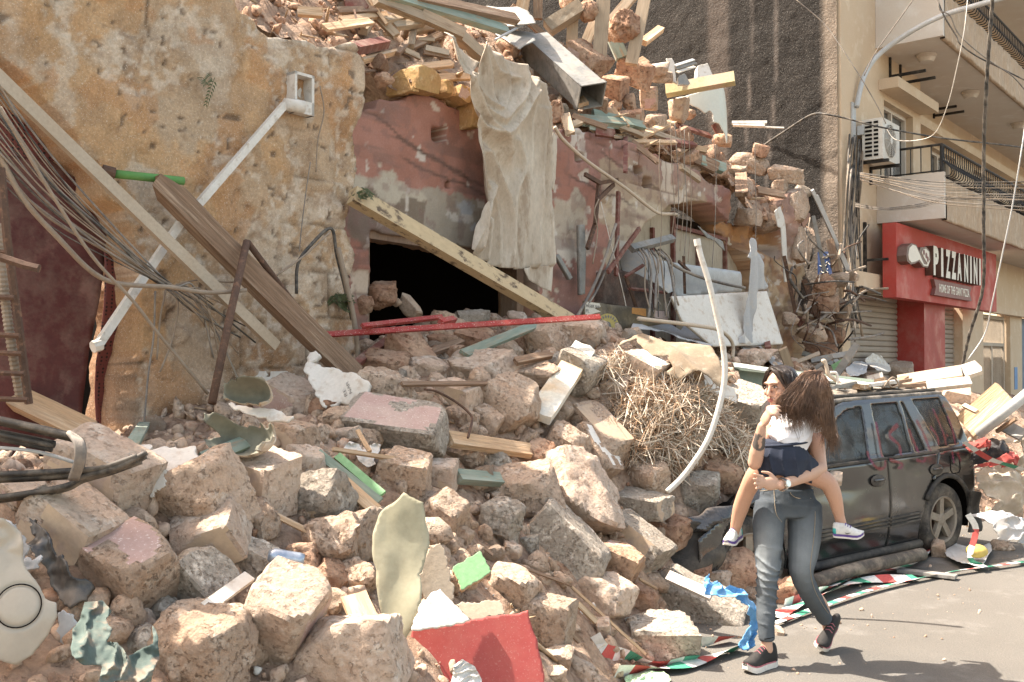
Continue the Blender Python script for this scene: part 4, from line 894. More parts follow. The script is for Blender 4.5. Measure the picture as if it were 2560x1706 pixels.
while cnt < 112 and tr < 4000:
 tr += 1; upm = cnt % 4 == 3
 if upm: u, w = rs.uniform(5.2, 13.8), -rs.uniform(.05, 1.6); z = float(HU(np.array([u]), np.array([w]))[0])
 else: u = rs.uniform(1.0, 12.5); w = rs.uniform(.3, 3.6); z = H(u, w)
 if z < .05: continue
 p = F(u, w, z)
 if p[1] < 2.4: continue
 px, py = proj(p)
 if not (10 < px < 2550 and 10 < py < 1700): continue
 if upm and px > 2000: continue
 kd, mt, me = PRO[rs.randint(len(PRO))]; size = rs.uniform(.07, .15) * (1.25 if upm else 1)
 tone = {'S': 'sandy', 'L': 'pale', 'R': 'reddish', 'C': 'greyish'}[mt]; shp = {'b': 'squared chunk', 'r': 'round chunk', 'm': 'broken chunk', 's': 'flat chunk'}[kd]
 lab = auto_label(px, py, f'{"fist-sized" if size < .1 else "head-sized"} {tone} {shp}')
 if not lab: continue
 o = bpy.data.objects.new('stone_chunk', me); COL.objects.link(o)
 R = Euler(rs.uniform(-3.14, 3.14, 3)).to_matrix().to_4x4(); R = R @ Matrix.Scale(size, 4); R.translation = Vector(p) + Vector((0, 0, size * .25)); o.matrix_world = R
 tag(o, lab, 'rubble stone', 'small loose stones on the rubble'); cnt += 1
def bits(name, n, area, fn, smin, smax, matl, seed, splinter=False):
 rs = np.random.RandomState(seed); u = rs.uniform(area[0], area[1], n); w = rs.uniform(area[2], area[3], n); z = fn(u, w)
 dens = fbm(np.stack([u * 1.7, w * 1.7, 0 * u], -1), 3, seed) > -.08
 k = (z > -.05) & dens; u, w, z = u[k], w[k], z[k]; n = len(u)
 d, q = CS[3]; B = d if not splinter else d
 r = rs.uniform(0, 1, n) ** 3 * (smax - smin) + smin
 base = []
 for t in range(8):
  rr = np.random.RandomState(seed + t); c = rr.uniform(.45, 1.0, (8, 1)); nn = rr.normal(0, 1, (8, 3)); nn /= np.linalg.norm(nn, axis=1)[:, None]
  cc = d @ nn.T; rad = np.where(cc > .08, c.T / np.maximum(cc, .08), 9).min(1); base.append(d * np.minimum(rad, 1.15)[:, None])
 V = []; nv = len(d); which = rs.randint(0, 8, n)
 for i in range(n):
  Rm = np.array(Euler(rs.uniform(-3.14, 3.14, 3)).to_matrix()); sc = rs.uniform(.35, 1, 3)
  if splinter: sc = np.array([1, .10, .06]) ; Rm = Rz(rs.uniform(0, 6.28)) @ Ry(rs.normal(0, .35)) @ Rx(rs.uniform(0, 3))
  V.append((base[which[i]] * sc * r[i]) @ Rm.T + FA(u[i], w[i], max(z[i], 0) + r[i] * (.25 if not splinter else .12)))
 V = np.concatenate(V); Q = (q[None] + (np.arange(n) * nv)[:, None, None]).reshape(-1, 4)
 return tag(link(name, grid_mesh(name, V, Q, [matl], smoothed=False)), kind='stuff')
bits('loose_rubble', 2300, (.5, 12.5, .15, 3.4), H0, .05, .14, M_SAND, 15)
bits('gravel', 11000, (.5, 13.5, .1, 4.1), H0, .008, .045, M_BITS, 5)
bits('rubble_chips', 2600, (.5, 12.5, .2, 3.7), H0, .03, .075, M_BITS, 6)
bits('pale_plaster_chips', 900, (.5, 13, .2, 3.9), H0, .008, .035, M_WHITEP, 8)
bits('upper_rubble_chips', 3600, (3.6, 14.3, -2.2, -.03), HU, .015, .09, M_RED, 9)
M_SPL = mat('splintered_wood', (.42, .29, .18), (.33, .22, .13), (.50, .38, .26), rough=.85, scale=3, fine=40, bump=.4, var=.25, grain=(.3, 1, 1))
bits('wood_splinters', 800, (.6, 12.5, .1, 3.5), H0, .05, .22, M_SPL, 12, True)
bits('upper_wood_splinters', 420, (3.8, 14.0, -2.0, -.03), HU, .08, .4, M_SPL, 13, True)
rs_road = np.random.RandomState(4)
bits('road_grit', 3600, (2.6, 11.5, 2.5, 5.2), lambda u, w: np.where(rs_road.uniform(0, 1, len(u)) < np.exp(-np.maximum(w - np.maximum(interp(u, _U, _WT), 3.0), 0) * 2.6), np.maximum(H0(u, w), 0), -1), .004, .02, M_BITS, 21)
# ------------------------------------------------------------------ loose debris: timbers, sheets, cloth, cables
M_TIMB = mat('grey_brown_timber', (.30, .20, .135), (.22, .14, .09), (.37, .27, .19), rough=.9, scale=6, fine=46, bump=1., bdist=.02, var=.34, grain=(.10, 1.5, 1.5), objrand=.12)
M_BEIGEW = mat('beige_painted_wood', (.40, .305, .21), (.35, .26, .175), (.24, .16, .10), rough=.8, scale=5, fine=40, bump=.5, bdist=.008, var=.22, objrand=.14, dust=.25, grain=(.15, 1.2, 1.2))
M_WOODL = mat('raw_split_wood', (.52, .36, .225), (.44, .29, .17), (.60, .46, .32), rough=.85, scale=4, fine=50, bump=.9, bdist=.016, var=.32, objrand=.12, grain=(.10, 1.5, 1.5))
M_GREENP = mat('green_painted_wood', (.19, .24, .19), (.24, .29, .24), (.30, .22, .14), rough=.75, scale=6, fine=46, bump=.5, bdist=.008, var=.22, objrand=.12, dust=.35, grain=(.15, 1.2, 1.2))
M_LEAFG = mat('bright_green_paint', (.20, .37, .18), (.17, .32, .15), (.25, .40, .22), rough=.6, scale=4, fine=40, bump=.5, bdist=.006, var=.15)
M_REDM = mat('red_painted_metal', (.32, .035, .03), (.27, .035, .03), None, rough=.5, scale=8, fine=40, bump=.15, var=.12, speck=.5, dust=.2)
M_REDB = mat('red_board', (.37, .07, .06), (.34, .06, .05), None, rough=.45, scale=3, fine=60, bump=.05, var=.06, speck=.12, dust=.1)
M_SHEETG = mat('grey_green_sheet', (.33, .30, .20), (.36, .33, .23), (.29, .265, .175), rough=.75, scale=2.5, fine=40, bump=.2, bdist=.004, var=.08, dust=.2)
M_SHEETW = mat('white_board', (.64, .60, .54), (.58, .54, .48), (.50, .42, .34), rough=.85, scale=4, fine=50, bump=.3, bdist=.005, var=.1, dust=.25)
M_TANB = mat('tan_board', (.45, .37, .28), (.40, .32, .235), None, rough=.9, scale=4, fine=50, bump=.4, bdist=.006, var=.14)
M_SHELLI = mat('shell_inside', (.17, .165, .125), (.20, .19, .145), None, rough=.8, scale=4, bump=.2, var=.12, dust=.15)
M_TARP = mat('dusty_tarp', (.46, .38, .295), (.52, .455, .37), (.33, .255, .185), rough=.95, scale=2.2, fine=40, bump=.5, bdist=.010, var=.16, speck=.12, dust=.2, grain=(1, 1, .35))
M_CANV = mat('old_canvas', (.28, .215, .15), (.23, .175, .12), (.33, .27, .20), rough=.95, scale=4, fine=70, bump=.35, bdist=.005, var=.18)
M_GREYC = mat('grey_cloth', (.42, .42, .42), (.38, .375, .37), (.47, .44, .40), rough=.95, scale=3, fine=60, bump=.25, bdist=.004, var=.1, dust=.2)
M_ZINC = mat('zinc_sheet', (.23, .225, .21), (.27, .26, .24), (.19, .18, .165), rough=.55, metal=.35, scale=5, fine=30, bump=.15, bdist=.005, var=.15, dust=.35)
M_PVC = mat('white_plastic', (.64, .61, .56), (.57, .53, .47), (.46, .40, .33), rough=.5, scale=7, fine=40, bump=.1, var=.1, dust=.3)
M_PIPEB = mat('beige_pipe', (.50, .41, .31), (.45, .36, .27), None, rough=.6, scale=6, fine=40, bump=.12, var=.12, dust=.3)
M_RUST = mat('rusted_iron', (.13, .075, .05), (.09, .055, .04), (.20, .11, .07), rough=.85, scale=9, fine=60, bump=.5, bdist=.005, var=.25, metal=.2)
M_CABB = mat('black_cable', (.035, .033, .032), (.07, .06, .05), None, rough=.55, bump=.05, dust=.45)
M_CABT = mat('dusty_cable', (.30, .235, .175), (.24, .185, .135), None, rough=.85, scale=9, bump=.1, var=.15)
M_CABG = mat('grey_cable', (.16, .14, .125), (.24, .205, .17), None, rough=.7, bump=.08, dust=.3)
def perforated():
 m, nt, n, l, b = _nodes('perforated_red_sheet')
 tc = n.new('ShaderNodeTexCoord'); mp = n.new('ShaderNodeMapping'); l.new(tc.outputs['Object'], mp.inputs[0]); mp.inputs['Scale'].default_value = (1, 1, 1)
 v = n.new('ShaderNodeTexVoronoi'); v.inputs['Scale'].default_value = 42; v.inputs['Randomness'].default_value = .0; l.new(mp.outputs[0], v.inputs['Vector'])
 r = n.new('ShaderNodeMapRange'); r.inputs[1].default_value = .30; r.inputs[2].default_value = .34; l.new(v.outputs['Distance'], r.inputs[0])
 x = n.new('ShaderNodeMix'); x.data_type = 'RGBA'; x.inputs[6].default_value = (.012, .006, .006, 1); x.inputs[7].default_value = (.14, .035, .028, 1)
 l.new(r.outputs[0], x.inputs[0]); l.new(x.outputs[2], b.inputs['Base Color']); b.inputs['Roughness'].default_value = .6
 return m
M_PERF = perforated()
def px2m(p, px): return px * p[1] / FPX
def place(px, py, mode):
 """mode: ('h', off) on the heap | ('u', off) on the upper slope | ('w', w) on the plane w of the front | ('y', depth)"""
 k, v = mode
 return hit(px, py, v) if k == 'h' else hitU(px, py, v) if k == 'u' else PF(px, py, v) if k == 'w' else P(px, py, v)
_ts = [50]
def timber(name, c, a, b, wpx, tpx, m, label, cat='timber', ma=('h', .06), mb=None, up=None, jag=0., splint=0., warp=0., group=None, parent=None, nseg=6):
 _ts[0] += 1; k = CROP[c][2]; pa = place(*cv(c, *a), ma); pb = place(*cv(c, *b), mb or ma)
 mid = (pa + pb) / 2; wd, th = px2m(mid, wpx * k), px2m(mid, tpx * k)
 T = nrm(pb - pa); view = nrm(np.array([0, 0, CAMZ]) - mid)
 upv = nrm(view + np.array([0, 0, .55])) if up is None else np.asarray(up, float)
 V, f = beam(pa, pb, wd, th, up=upv, seed=_ts[0], jag=px2m(mid, jag * k), splint=px2m(mid, splint * k), warp=warp, nseg=nseg)
 q = MB(); Xl = nrm(np.cross(T, upv)); Rl = np.column_stack([T, Xl, np.cross(Xl, T)]); q.add((np.asarray(V) - pa) @ Rl, f); o = q.build(name, m, parent); set_mat(o, Rl, pa)
 if parent is None:
  lab = label or auto_label(*cv(c, (a[0] + b[0]) / 2, (a[1] + b[1]) / 2), name.replace('_', ' ') + ' lying in the debris')
  tag(o, lab, cat, group); USED.add(lab)
 return o
def fill_panel(name, poly, mapf, thick, res, mats_, disp=None, jag=0., js=20., parent=None, smoothed=True, rim=3, back=True, seed=1):
 """a sheet filled into a 2D outline; mapf(a, b, off) -> 3D points, off grows towards the viewer"""
 pa = [p[0] for p in poly]; pb = [p[1] for p in poly]
 A, B = np.meshgrid(np.arange(min(pa) - res, max(pa) + 2 * res, res), np.arange(min(pb) - res, max(pb) + 2 * res, res), indexing='ij')
 Ac, Bc = A[:-1, :-1] + res / 2, B[:-1, :-1] + res / 2
 pts = []
 for k in range(len(poly)):
  p, r_ = np.array(poly[k]), np.array(poly[(k + 1) % len(poly)]); n_ = max(1, int(np.hypot(*(r_ - p)) / (res * 1.3)))
  pts += [p + (r_ - p) * t for t in np.arange(n_) / n_]
 pts = np.array(pts)
 if jag: pts = pts + np.stack([fbm(np.stack([pts[:, 0] * js, pts[:, 1] * js, 0 * pts[:, 0] + seed + k], -1), 4, seed + k) for k in (0, 40)], -1) * jag * 3.4
 keep = inpoly(Ac, Bc, pts)
 idx = np.arange(A.size).reshape(A.shape)
 q = np.stack([idx[:-1, :-1], idx[1:, :-1], idx[1:, 1:], idx[:-1, 1:]], -1)[keep]
 used, inv = np.unique(q, return_inverse=True); q = inv.reshape(q.shape)
 a, b = A.reshape(-1)[used].copy(), B.reshape(-1)[used].copy()
 bv_ = np.unique(rim_edges(q)); p0 = pts; e_ = np.roll(pts, -1, 0) - pts; L2 = (e_ ** 2).sum(1) + 1e-12
 v_ = np.stack([a[bv_], b[bv_]], -1)[:, None] - p0[None]; t_ = np.clip((v_ * e_).sum(2) / L2, 0, 1); c_ = p0[None] + e_ * t_[..., None]
 dd = ((np.stack([a[bv_], b[bv_]], -1)[:, None] - c_) ** 2).sum(2); m_ = dd.argmin(1); cc = c_[np.arange(len(bv_)), m_]; ok = dd[np.arange(len(bv_)), m_] < (1.6 * res) ** 2
 a[bv_[ok]] = cc[ok, 0]; b[bv_[ok]] = cc[ok, 1]
 d = disp(a, b) if disp is not None else 0 * a
 Vf = mapf(a, b, d); Vb = mapf(a, b, d - thick); n = len(a); be = rim_edges(q)
 sq_ = np.array([[j, i, i + n, j + n] for i, j in be])
 Q = np.vstack([q, q[:, ::-1] + n, sq_]); mi = np.concatenate([np.zeros(len(q)), np.full(len(q), min(1, len(mats_) - 1)), np.full(len(sq_), min(2, len(mats_) - 1))]).astype(np.int32)
 me = grid_mesh(name, np.vstack([Vf, Vb]), Q, mats_, smoothed=smoothed)
 if len(me.polygons) == len(mi): me.polygons.foreach_set('material_index', mi)
 return link(name, me, parent)
def plane_map(anchor, normal, xdir=None):
 nn = nrm(normal); e1 = nrm(np.cross([0, 0, 1], nn)) if xdir is None else nrm(xdir - nn * np.dot(xdir, nn)); e2 = np.cross(nn, e1); an = np.asarray(anchor, float)
 def to2(px, py):
  r = ray(px, py); o = np.array([0, 0, CAMZ]); t = np.dot(an - o, nn) / np.dot(r, nn); p = o + r * t - an
  return float(np.dot(p, e1)), float(np.dot(p, e2))
 def mp(a, b, off): return an + np.multiply.outer(a, e1) + np.multiply.outer(b, e2) + np.multiply.outer(off, nn)
 return to2, mp
def board(name, c, pts, normal, mats_, label, cat='board', anchor=None, mode=('h', .08), thick=.015, res=None, disp=None, jag=.006, parent=None, group=None, seed=3):
 P2 = [cv(c, *p) for p in pts]; cx, cy = np.mean([p[0] for p in P2]), np.mean([p[1] for p in P2])
 an = place(*(cv(c, *anchor) if anchor else (cx, cy)), mode); to2, mp = plane_map(an, normal)
 poly = [to2(*p) for p in P2]; ext = max(max(p[0] for p in poly) - min(p[0] for p in poly), max(p[1] for p in poly) - min(p[1] for p in poly))
 o = fill_panel(name, poly, mp, thick, res or ext / 60, mats_, disp, jag, 8 / ext * 1.2, parent, seed=seed)
 if parent is None: rebase(o); tag(o, label, cat, group); USED.add(label)
 return o
def drape(name, c, pts, mats_, label, cat, lift=.05, fold=.05, fs=14., seed=1, mode='h', jag=4., thick=.006, stripe=None, parent=None, hump=0., group=None, wmin=0.):
 """a crumpled cloth lying on the heap: its outline as seen, its surface the heap's own, raised by folds"""
 poly = [cv(c, *p) for p in pts]; xs = [p[0] for p in poly]; ys = [p[1] for p in poly]
 cx, cy = (min(xs) + max(xs)) / 2, (min(ys) + max(ys)) / 2; ext = max(max(xs) - min(xs), max(ys) - min(ys)); res = ext / 56
 gx, gy = np.linspace(min(xs) - 6, max(xs) + 6, 15), np.linspace(min(ys) - 6, max(ys) + 6, 15)
 Yg = np.array([[place(x, y, (mode, lift))[1] for y in gy] for x in gx])
 for _ in range(3):
  Z_ = np.pad(Yg, 1, mode='edge'); Yg = (Z_[:-2, 1:-1] + Z_[2:, 1:-1] + Z_[1:-1, :-2] + Z_[1:-1, 2:] + 2 * Yg) / 6
 def mp(a, b, off):
  i = np.clip((a - gx[0]) / (gx[1] - gx[0]), 0, 13.999); j = np.clip((b - gy[0]) / (gy[1] - gy[0]), 0, 13.999)
  i0, j0 = i.astype(int), j.astype(int); fi, fj = i - i0, j - j0
  Y = Yg[i0, j0] * (1 - fi) * (1 - fj) + Yg[i0 + 1, j0] * fi * (1 - fj) + Yg[i0, j0 + 1] * (1 - fi) * fj + Yg[i0 + 1, j0 + 1] * fi * fj
  ra = (a - 1280) / FPX; rb = (853 - b) / FPX; vy = CP - rb * SP_; vz = SP_ + rb * CP
  Y = Y - off
  return np.stack([ra / vy * Y, Y, CAMZ + vz / vy * Y], -1)
 def disp(a, b):
  q = np.stack([a / ext * 3, b / ext * 3, 0 * a + seed], -1); wv = fbm(q, 3, seed) * 3
  w2 = fbm(q * .6 + 7, 2, seed + 4) * 5; al = seed * 1.7
  f1 = (1 - np.abs(np.sin((a * math.cos(al) + b * math.sin(al)) / ext * fs * .62 + wv * 1.5 + w2))) ** 1.7
  f2 = (1 - np.abs(np.sin((b * math.cos(al) - a * math.sin(al)) / ext * fs * .35 - w2 * 1.3 + wv))) ** 2.2
  return fold * (f1 * .9 + f2 * .5 * smooth(-.1, .2, fbm(q * 1.3, 2, seed + 6))) + fold * .8 * fbm(q * 1.5, 3, seed + 2) + hump * np.exp(-(((a - cx) / ext) ** 2 + ((b - cy) / ext) ** 2) * 6)
 o = fill_panel(name, poly, mp, thick, res, mats_, disp, jag, .02, parent, seed=seed, rim=2)
 me = o.data
 if stripe:
  for m in stripe[1:]: me.materials.append(m)
  for p_ in me.polygons: p_.material_index = int(stripe[0](p_.center)) if stripe else 0
 if parent is None: rebase(o); tag(o, label, cat, group); USED.add(label)
 return o
def cable(name, c, pts, r, m, label=None, cat='cable', mode=('w', .4), parent=None, n=6, sm=6, group=None, modes=None):
 Q = [place(*cv(c, *p), modes[i] if modes else mode) for i, p in enumerate(pts)]
 k = MB(); k.tube(spline(Q, sm), r, n); o = k.build(name, m, parent, smoothed=True)
 if parent is None: rebase(o); tag(o, label or auto_label(*cv(c, *pts[len(pts) // 2]), name.replace('_', ' ')), cat, group)
 return o
FN = np.array([N[0], N[1], 0.])                    # outward normal of the front
o = board('maroon_sheet', 0, [(-60, 378), (125, 400), (274, 500), (262, 640), (226, 860), (200, 1100), (-60, 1180)], FN + (-.1, 0, .05), [M_MAROON], 'large dented maroon metal sheet closing the left doorway', 'metal sheet', anchor=(100, 700), mode=('w', -.02), thick=.01, jag=.002,
   disp=lambda a, b: .05 * fbm(np.stack([a * 1.6, b * 1.1, 0 * a], -1), 2, 7) + .03 * np.maximum(0, np.sin(a * 5 + b * 2.)) ** 6)
o = board('perforated_sheet', 0, [(-40, 240), (55, 295), (145, 398), (120, 410), (-40, 400)], FN, [M_PERF], 'perforated red metal sheet above the maroon sheet at the left edge', 'metal sheet', mode=('w', -.08), thick=.006, jag=.001)
o = board('perforated_sheet', 0, [(250, 620), (292, 680), (314, 760), (322, 900), (322, 1110), (258, 1110), (246, 900)], FN + (.25, -.1, 0), [M_PERF], 'narrow perforated red metal strip hanging right of the maroon sheet', 'metal sheet', mode=('w', -.02), thick=.006, jag=.001, disp=lambda a, b: .06 * np.sin(b * 4))
timber('metal_channel', 0, (-20, 178), (690, 866), 30, 18, M_TANB, 'long beige metal channel leaning down across the ochre wall from the left edge', 'metal channel', ma=('w', .62), mb=('w', .66), warp=.01)
timber('wooden_beam', 0, (432, 490), (880, 935), 54, 44, M_TIMB, 'heavy weathered wooden beam leaning from the rubble against the ochre wall', 'beam', ma=('w', .52), mb=('h', .12), jag=14, splint=60, warp=.015)
k = empty('wall_conduit', PF(735, 240, .35), 'white plastic conduit dangling from an open junction box on the ochre wall', 'conduit')
kb = MB(); V, f = beam(PF(712, 262, .40), PF(495, 512, .46), .046, .04, up=FN); kb.add(V, f); kb.build('conduit', M_PVC, k)
kb = MB(); V, f = beam(PF(452, 556, .48), PF(243, 866, .62), .044, .04, up=FN); kb.add(V, f); kb.build('conduit', M_PVC, k)
kb = MB(); u0_, z0_ = onF(714, 285, .3); u1_, z1_ = onF(763, 197, .3)
for q in ((u0_, u0_ + .02, .27, .40, z0_, z1_), (u1_ - .02, u1_, .27, .40, z0_, z1_), (u0_, u1_, .27, .40, z1_ - .02, z1_), (u0_, u1_, .27, .40, z0_, z0_ + .09), (u0_, u1_, .27, .30, z0_, z1_)): kb.fbox(*q)
kb.build('junction_box', M_PVC, k)
kb = MB(); kb.tube([PF(712, 262, .40), PF(758, 268, .42)], .045, 12); kb.build('elbow', M_PVC, k, smoothed=True)
kb = MB(); kb.tube([PF(232, 868, .62), PF(252, 862, .62)], .034, 8); kb.build('end_cap', M_PVC, k)
k = MB(); k.tube([PF(285, 435, .40), PF(459, 453, .47)], .025, 14); g_ = k.build('green_pipe', mat('green_pipe_paint', (.10, .27, .07), (.09, .23, .06), None, rough=.5, scale=5, bump=.08, var=.1, dust=.12), smoothed=True)
tag(rebase(g_), 'short bright green pipe sticking out along the ochre wall', 'pipe')
k = MB(); k.tube([PF(255, 428, .38), PF(286, 436, .40)], .04, 12); cp_ = k.build('coupling', M_RUST); cp_.parent = g_; cp_.location = -g_.location
k = empty('iron_bracket', PF(560, 1000, .9), 'bent dark iron pole forming an upside-down V before the heavy beam', 'iron pole')
kb = MB(); kb.tube([PF(617, 605, .72), PF(575, 790, .95), PF(530, 1008, 1.15)], .024, 8); kb.build('pole', M_RUST, k, smoothed=True)
kb = MB(); kb.tube([PF(619, 606, .72), PF(720, 740, .6), PF(818, 868, .62)], .02, 8); kb.build('stay', M_RUST, k, smoothed=True)
rs = np.random.RandomState(3); wires = empty('wire_bundle', PF(420, 716, .8), 'sagging bundle of dusty wires running from the left edge to a knot', 'cable bundle')
for i in range(19):
 y0 = 180 + i * 14 + rs.uniform(-6, 6); x0 = -20; r_ = rs.choice([.0035, .0045, .006, .0035]); sag = rs.uniform(-.2, 1.3) * 65 + i * 3
 m1 = (120 + rs.uniform(-10, 10), y0 + (700 - y0) * .36 + sag * .45); m2 = (270 + rs.uniform(-15, 15), y0 + (700 - y0) * .70 + sag * .35); ww = .72 + rs.uniform(-.1, .15)
 end = (420 + rs.uniform(-9, 9), 714 + rs.uniform(-7, 7)); tail = (460 + rs.uniform(0, 60), 735 + rs.uniform(-20, 60)); t2 = (rs.uniform(500, 640), rs.uniform(760, 900))
 Q = [PF(x0, y0, ww), PF(*m1, ww), PF(*m2, ww), PF(*end, .75)] + ([PF(*tail, .68), PF(*t2, .6)] if i % 3 != 1 else [])
 kb = MB(); kb.tube(spline(Q, 7), r_, 5); kb.build('wire', [M_CABT, M_CABG, M_CABB, M_CABT][i % 4], wires, smoothed=True)
cable('thick_cable', 0, [(-10, 370), (60, 500), (150, 600), (230, 680), (300, 710), (420, 718), (520, 732), (615, 726)], .014, M_CABT, 'thick dusty cable curving below the wire bundle to the knot', mode=('w', .82))
cable('dusty_wire', 0, [(0, 268), (120, 470), (230, 640), (330, 750), (400, 840), (520, 985)], .009, M_CABT, 'long pale wire running straight down from the left edge to the rubble', mode=('w', .95))
for i, pts in enumerate(([(420, 716), (445, 760), (430, 850), (400, 930)], [(388, 728), (384, 840), (370, 940), (360, 1060)], [(424, 718), (500, 700), (580, 706), (690, 690)], [(430, 722), (520, 800), (560, 870), (600, 960)], [(415, 722), (400, 800), (392, 900)])):
 cable('hanging_wire', 0, pts, .006, [M_CABT, M_CABG][i % 2], ['loose wire end looping down from the knot of wires', 'pale wire hanging straight down left of the knot', 'thin wire leading right from the knot to the iron pole', 'dark wire falling from the knot towards the rubble', 'short wire dangling under the knot'][i], mode=('w', .55))
cable('black_cable', 0, [(741, 735), (745, 660), (780, 610), (828, 572), (842, 640), (862, 720), (880, 800)], .012, M_CABB, 'black cable arching over on the right part of the ochre wall', mode=('w', .42))
cable('thin_wire', 0, [(690, 690), (760, 640), (826, 580)], .007, M_CABT, 'pale wire rising to the black arching cable', mode=('w', .45))
cable('thin_wire', 0, [(800, 215), (810, 280), (795, 350), (790, 430)], .005, M_CABT, 'thin loose wire on the stone blocks right of the junction box', mode=('w', .38))
cable('thin_wire', 0, [(776, 405), (765, 480), (755, 560), (748, 630)], .004, M_CABG, 'dark thread-like wire hanging down the middle of the ochre wall', mode=('w', .36))
cable('cable_run', 0, [(845, 620), (868, 720), (885, 800), (895, 900), (885, 990)], .02, M_CABT, 'ribbed hose and cables running down the right edge of the ochre wall', mode=('w', .46))
k = empty('iron_ladder', P(20, 1050, 3.9), 'rusty iron ladder with a corrugated hose at the left edge', 'ladder')
kb = MB(); kb.tube([P(2, 420, 3.9), P(18, 600, 3.9), P(45, 800, 3.95), P(72, 1010, 4.0)], .016, 6); kb.build('rail', M_RUST, k)
for y in (632, 745, 840, 885, 935, 1000): kb = MB(); kb.tube([P(-40, y - 4, 3.92), P(18 + (y - 600) * .13, y, 3.92)], .011, 5); kb.build('rung', M_RUST, k)
kb = MB(); pts_ = spline([P(0, 560, 3.96), P(10, 720, 3.96), P(28, 860, 3.98), P(52, 1000, 4.05)], 26); kb.tube(pts_, [.017 + .004 * (i % 2) for i in range(len(pts_))], 8); kb.build('hose', M_CABT, k)
kb = MB(); kb.tube([P(-10, 640, 3.7), P(60, 663, 3.7), P(98, 672, 3.7)], .017, 6); kb.build('hinge_bar', M_RUST, k)
k = empty('cable_coil', P(180, 1100, 3.55), 'thick bundle of black cables bound by a loop, lower left', 'cable bundle')
rs = np.random.RandomState(9)
for grp, pts in enumerate(([(-40, 1040), (60, 1062), (140, 1080), (200, 1100), (207, 1150), (185, 1195)], [(-40, 1190), (70, 1185), (160, 1180), (260, 1172), (350, 1142)], [(-40, 1245), (70, 1230), (160, 1212), (205, 1190), (290, 1165), (360, 1130)], [(-40, 1075), (60, 1095), (130, 1110)])):
 for i in range(4 if grp < 3 else 3):
  j = rs.uniform(-7, 7, 2); kb = MB(); kb.tube(spline([P(x + j[0], y + j[1] + i * 4, 3.55 + .02 * i - .05 * (grp == 0)) for x, y in pts], 6), .011, 6); kb.build('cable', M_CABB, k, smoothed=True)
for i in range(5):
 kb = MB(); kb.tube(spline([P(172 + i * 5, 1082 + i * 3, 3.46), P(190 + i * 4, 1110, 3.42), P(192 + i * 4, 1150, 3.42), P(176 + i * 4, 1198, 3.47)], 5), .010, 6); kb.build('loop', M_CABG, k, smoothed=True)
cable('grey_cable', 12, [(-40, 185), (180, 205), (330, 240), (440, 275)], .007, M_GREYM, 'single pale cable crossing in front of the loop of black cables', mode=('y', 3.6))
o = timber('broken_plank', 4, (85, 270), (400, 420), 110, 50, M_WOODL, 'splintered brown board end lying behind the black cable bundle', ma=('h', .15), jag=30, splint=50)
cp = empty('crushed_car_panel', P(60, 1690, 3.1), 'crushed beige car body panel with a round fuel flap, bottom left corner', 'car wreck')
M_CARB = mat('beige_car_paint', (.40, .35, .28), (.37, .32, .25), None, rough=.35, scale=2, fine=30, bump=.05, var=.06, coat=.3, dust=.25)
an = P(60, 1520, 3.15); to2, mp = plane_map(an, (.30, -1, .25))
poly = [to2(*p) for p in ((-40, 1280), (10, 1290), (55, 1330), (62, 1400), (90, 1450), (118, 1500), (148, 1510), (152, 1540), (130, 1590), (85, 1635), (45, 1660), (-40, 1650))]
f0 = to2(48, 1515)
def cd(a, b):
 q = np.stack([a * 5, b * 5, 0 * a], -1); r = np.hypot(a - f0[0], (b - f0[1]))
 return .05 * fbm(q, 2, 3) - .25 * np.maximum(a - .02, 0) ** 2 * 4 - .006 * smooth(.012, .0, np.abs(r - .066)) + .03 * smooth(.08, .2, b) * fbm(q * 3, 3, 5)
fill_panel('body_panel', poly, mp, .012, .0065, [M_CARB], cd, .006, 12, cp)
kb = MB(); t_ = np.linspace(0, 2 * math.pi, 33); ring = mp(f0[0] + .066 * np.cos(t_), f0[1] + .066 * np.sin(t_), cd(f0[0] + .066 * np.cos(t_), f0[1] + .066 * np.sin(t_)) + .007); kb.tube(ring, .0022, 5); kb.build('fuel_flap_seam', M_DARK, cp)
board('grey_metal_piece', 12, [(355, 1130), (430, 1160), (480, 1250), (500, 1560), (240, 1500), (290, 1400), (330, 1250)], (.2, -1, .2), [M_GREYM], 'curved grey metal piece between the beige car panel and the green rag', 'metal piece', mode=('y', 3.3), thick=.01, disp=lambda a, b: -2.0 * a * a)
for (pts, lab) in (([(130, 560), (260, 680), (330, 820), (420, 900), (540, 1020), (440, 1120), (350, 1080), (260, 900), (150, 700)], 'crumpled black plastic car part between the beige panel and the tan block'), ([(-10, 1440), (180, 1420), (250, 1500), (240, 1580), (-10, 1580)], 'dark burnt scrap under the beige car panel in the corner')):
 board('black_plastic_part', 12, pts, (.1, -1, .5), [mat('black_plastic', (.035, .032, .03), rough=.3, spec=.6, bump=.1, dust=.3)], lab, 'car part', mode=('y', 3.42 if pts[0][0] > 0 else 3.25), thick=.02, jag=.01, disp=lambda a, b: .08 * fbm(np.stack([a * 9, b * 9, 0 * a], -1), 3, 5) + .03 * np.sin(a * 30 + b * 10))
board('torn_car_trim', 12, [(-10, 590), (60, 640), (130, 690), (150, 790), (110, 830), (210, 820), (230, 850), (180, 900), (100, 860), (-10, 700)], (.2, -1, .4), [M_GREYC], 'torn pale blue-grey trim on top of the beige car panel', 'car part', mode=('y', 3.3), thick=.012, jag=.01, disp=lambda a, b: .06 * fbm(np.stack([a * 12, b * 12, 0 * a], -1), 3, 8))
M_RAG = mat('green_rag_cloth', (.075, .10, .088), (.105, .135, .12), (.18, .14, .105), rough=.95, scale=5, fine=60, bump=.3, bdist=.004, var=.15, dust=.2)
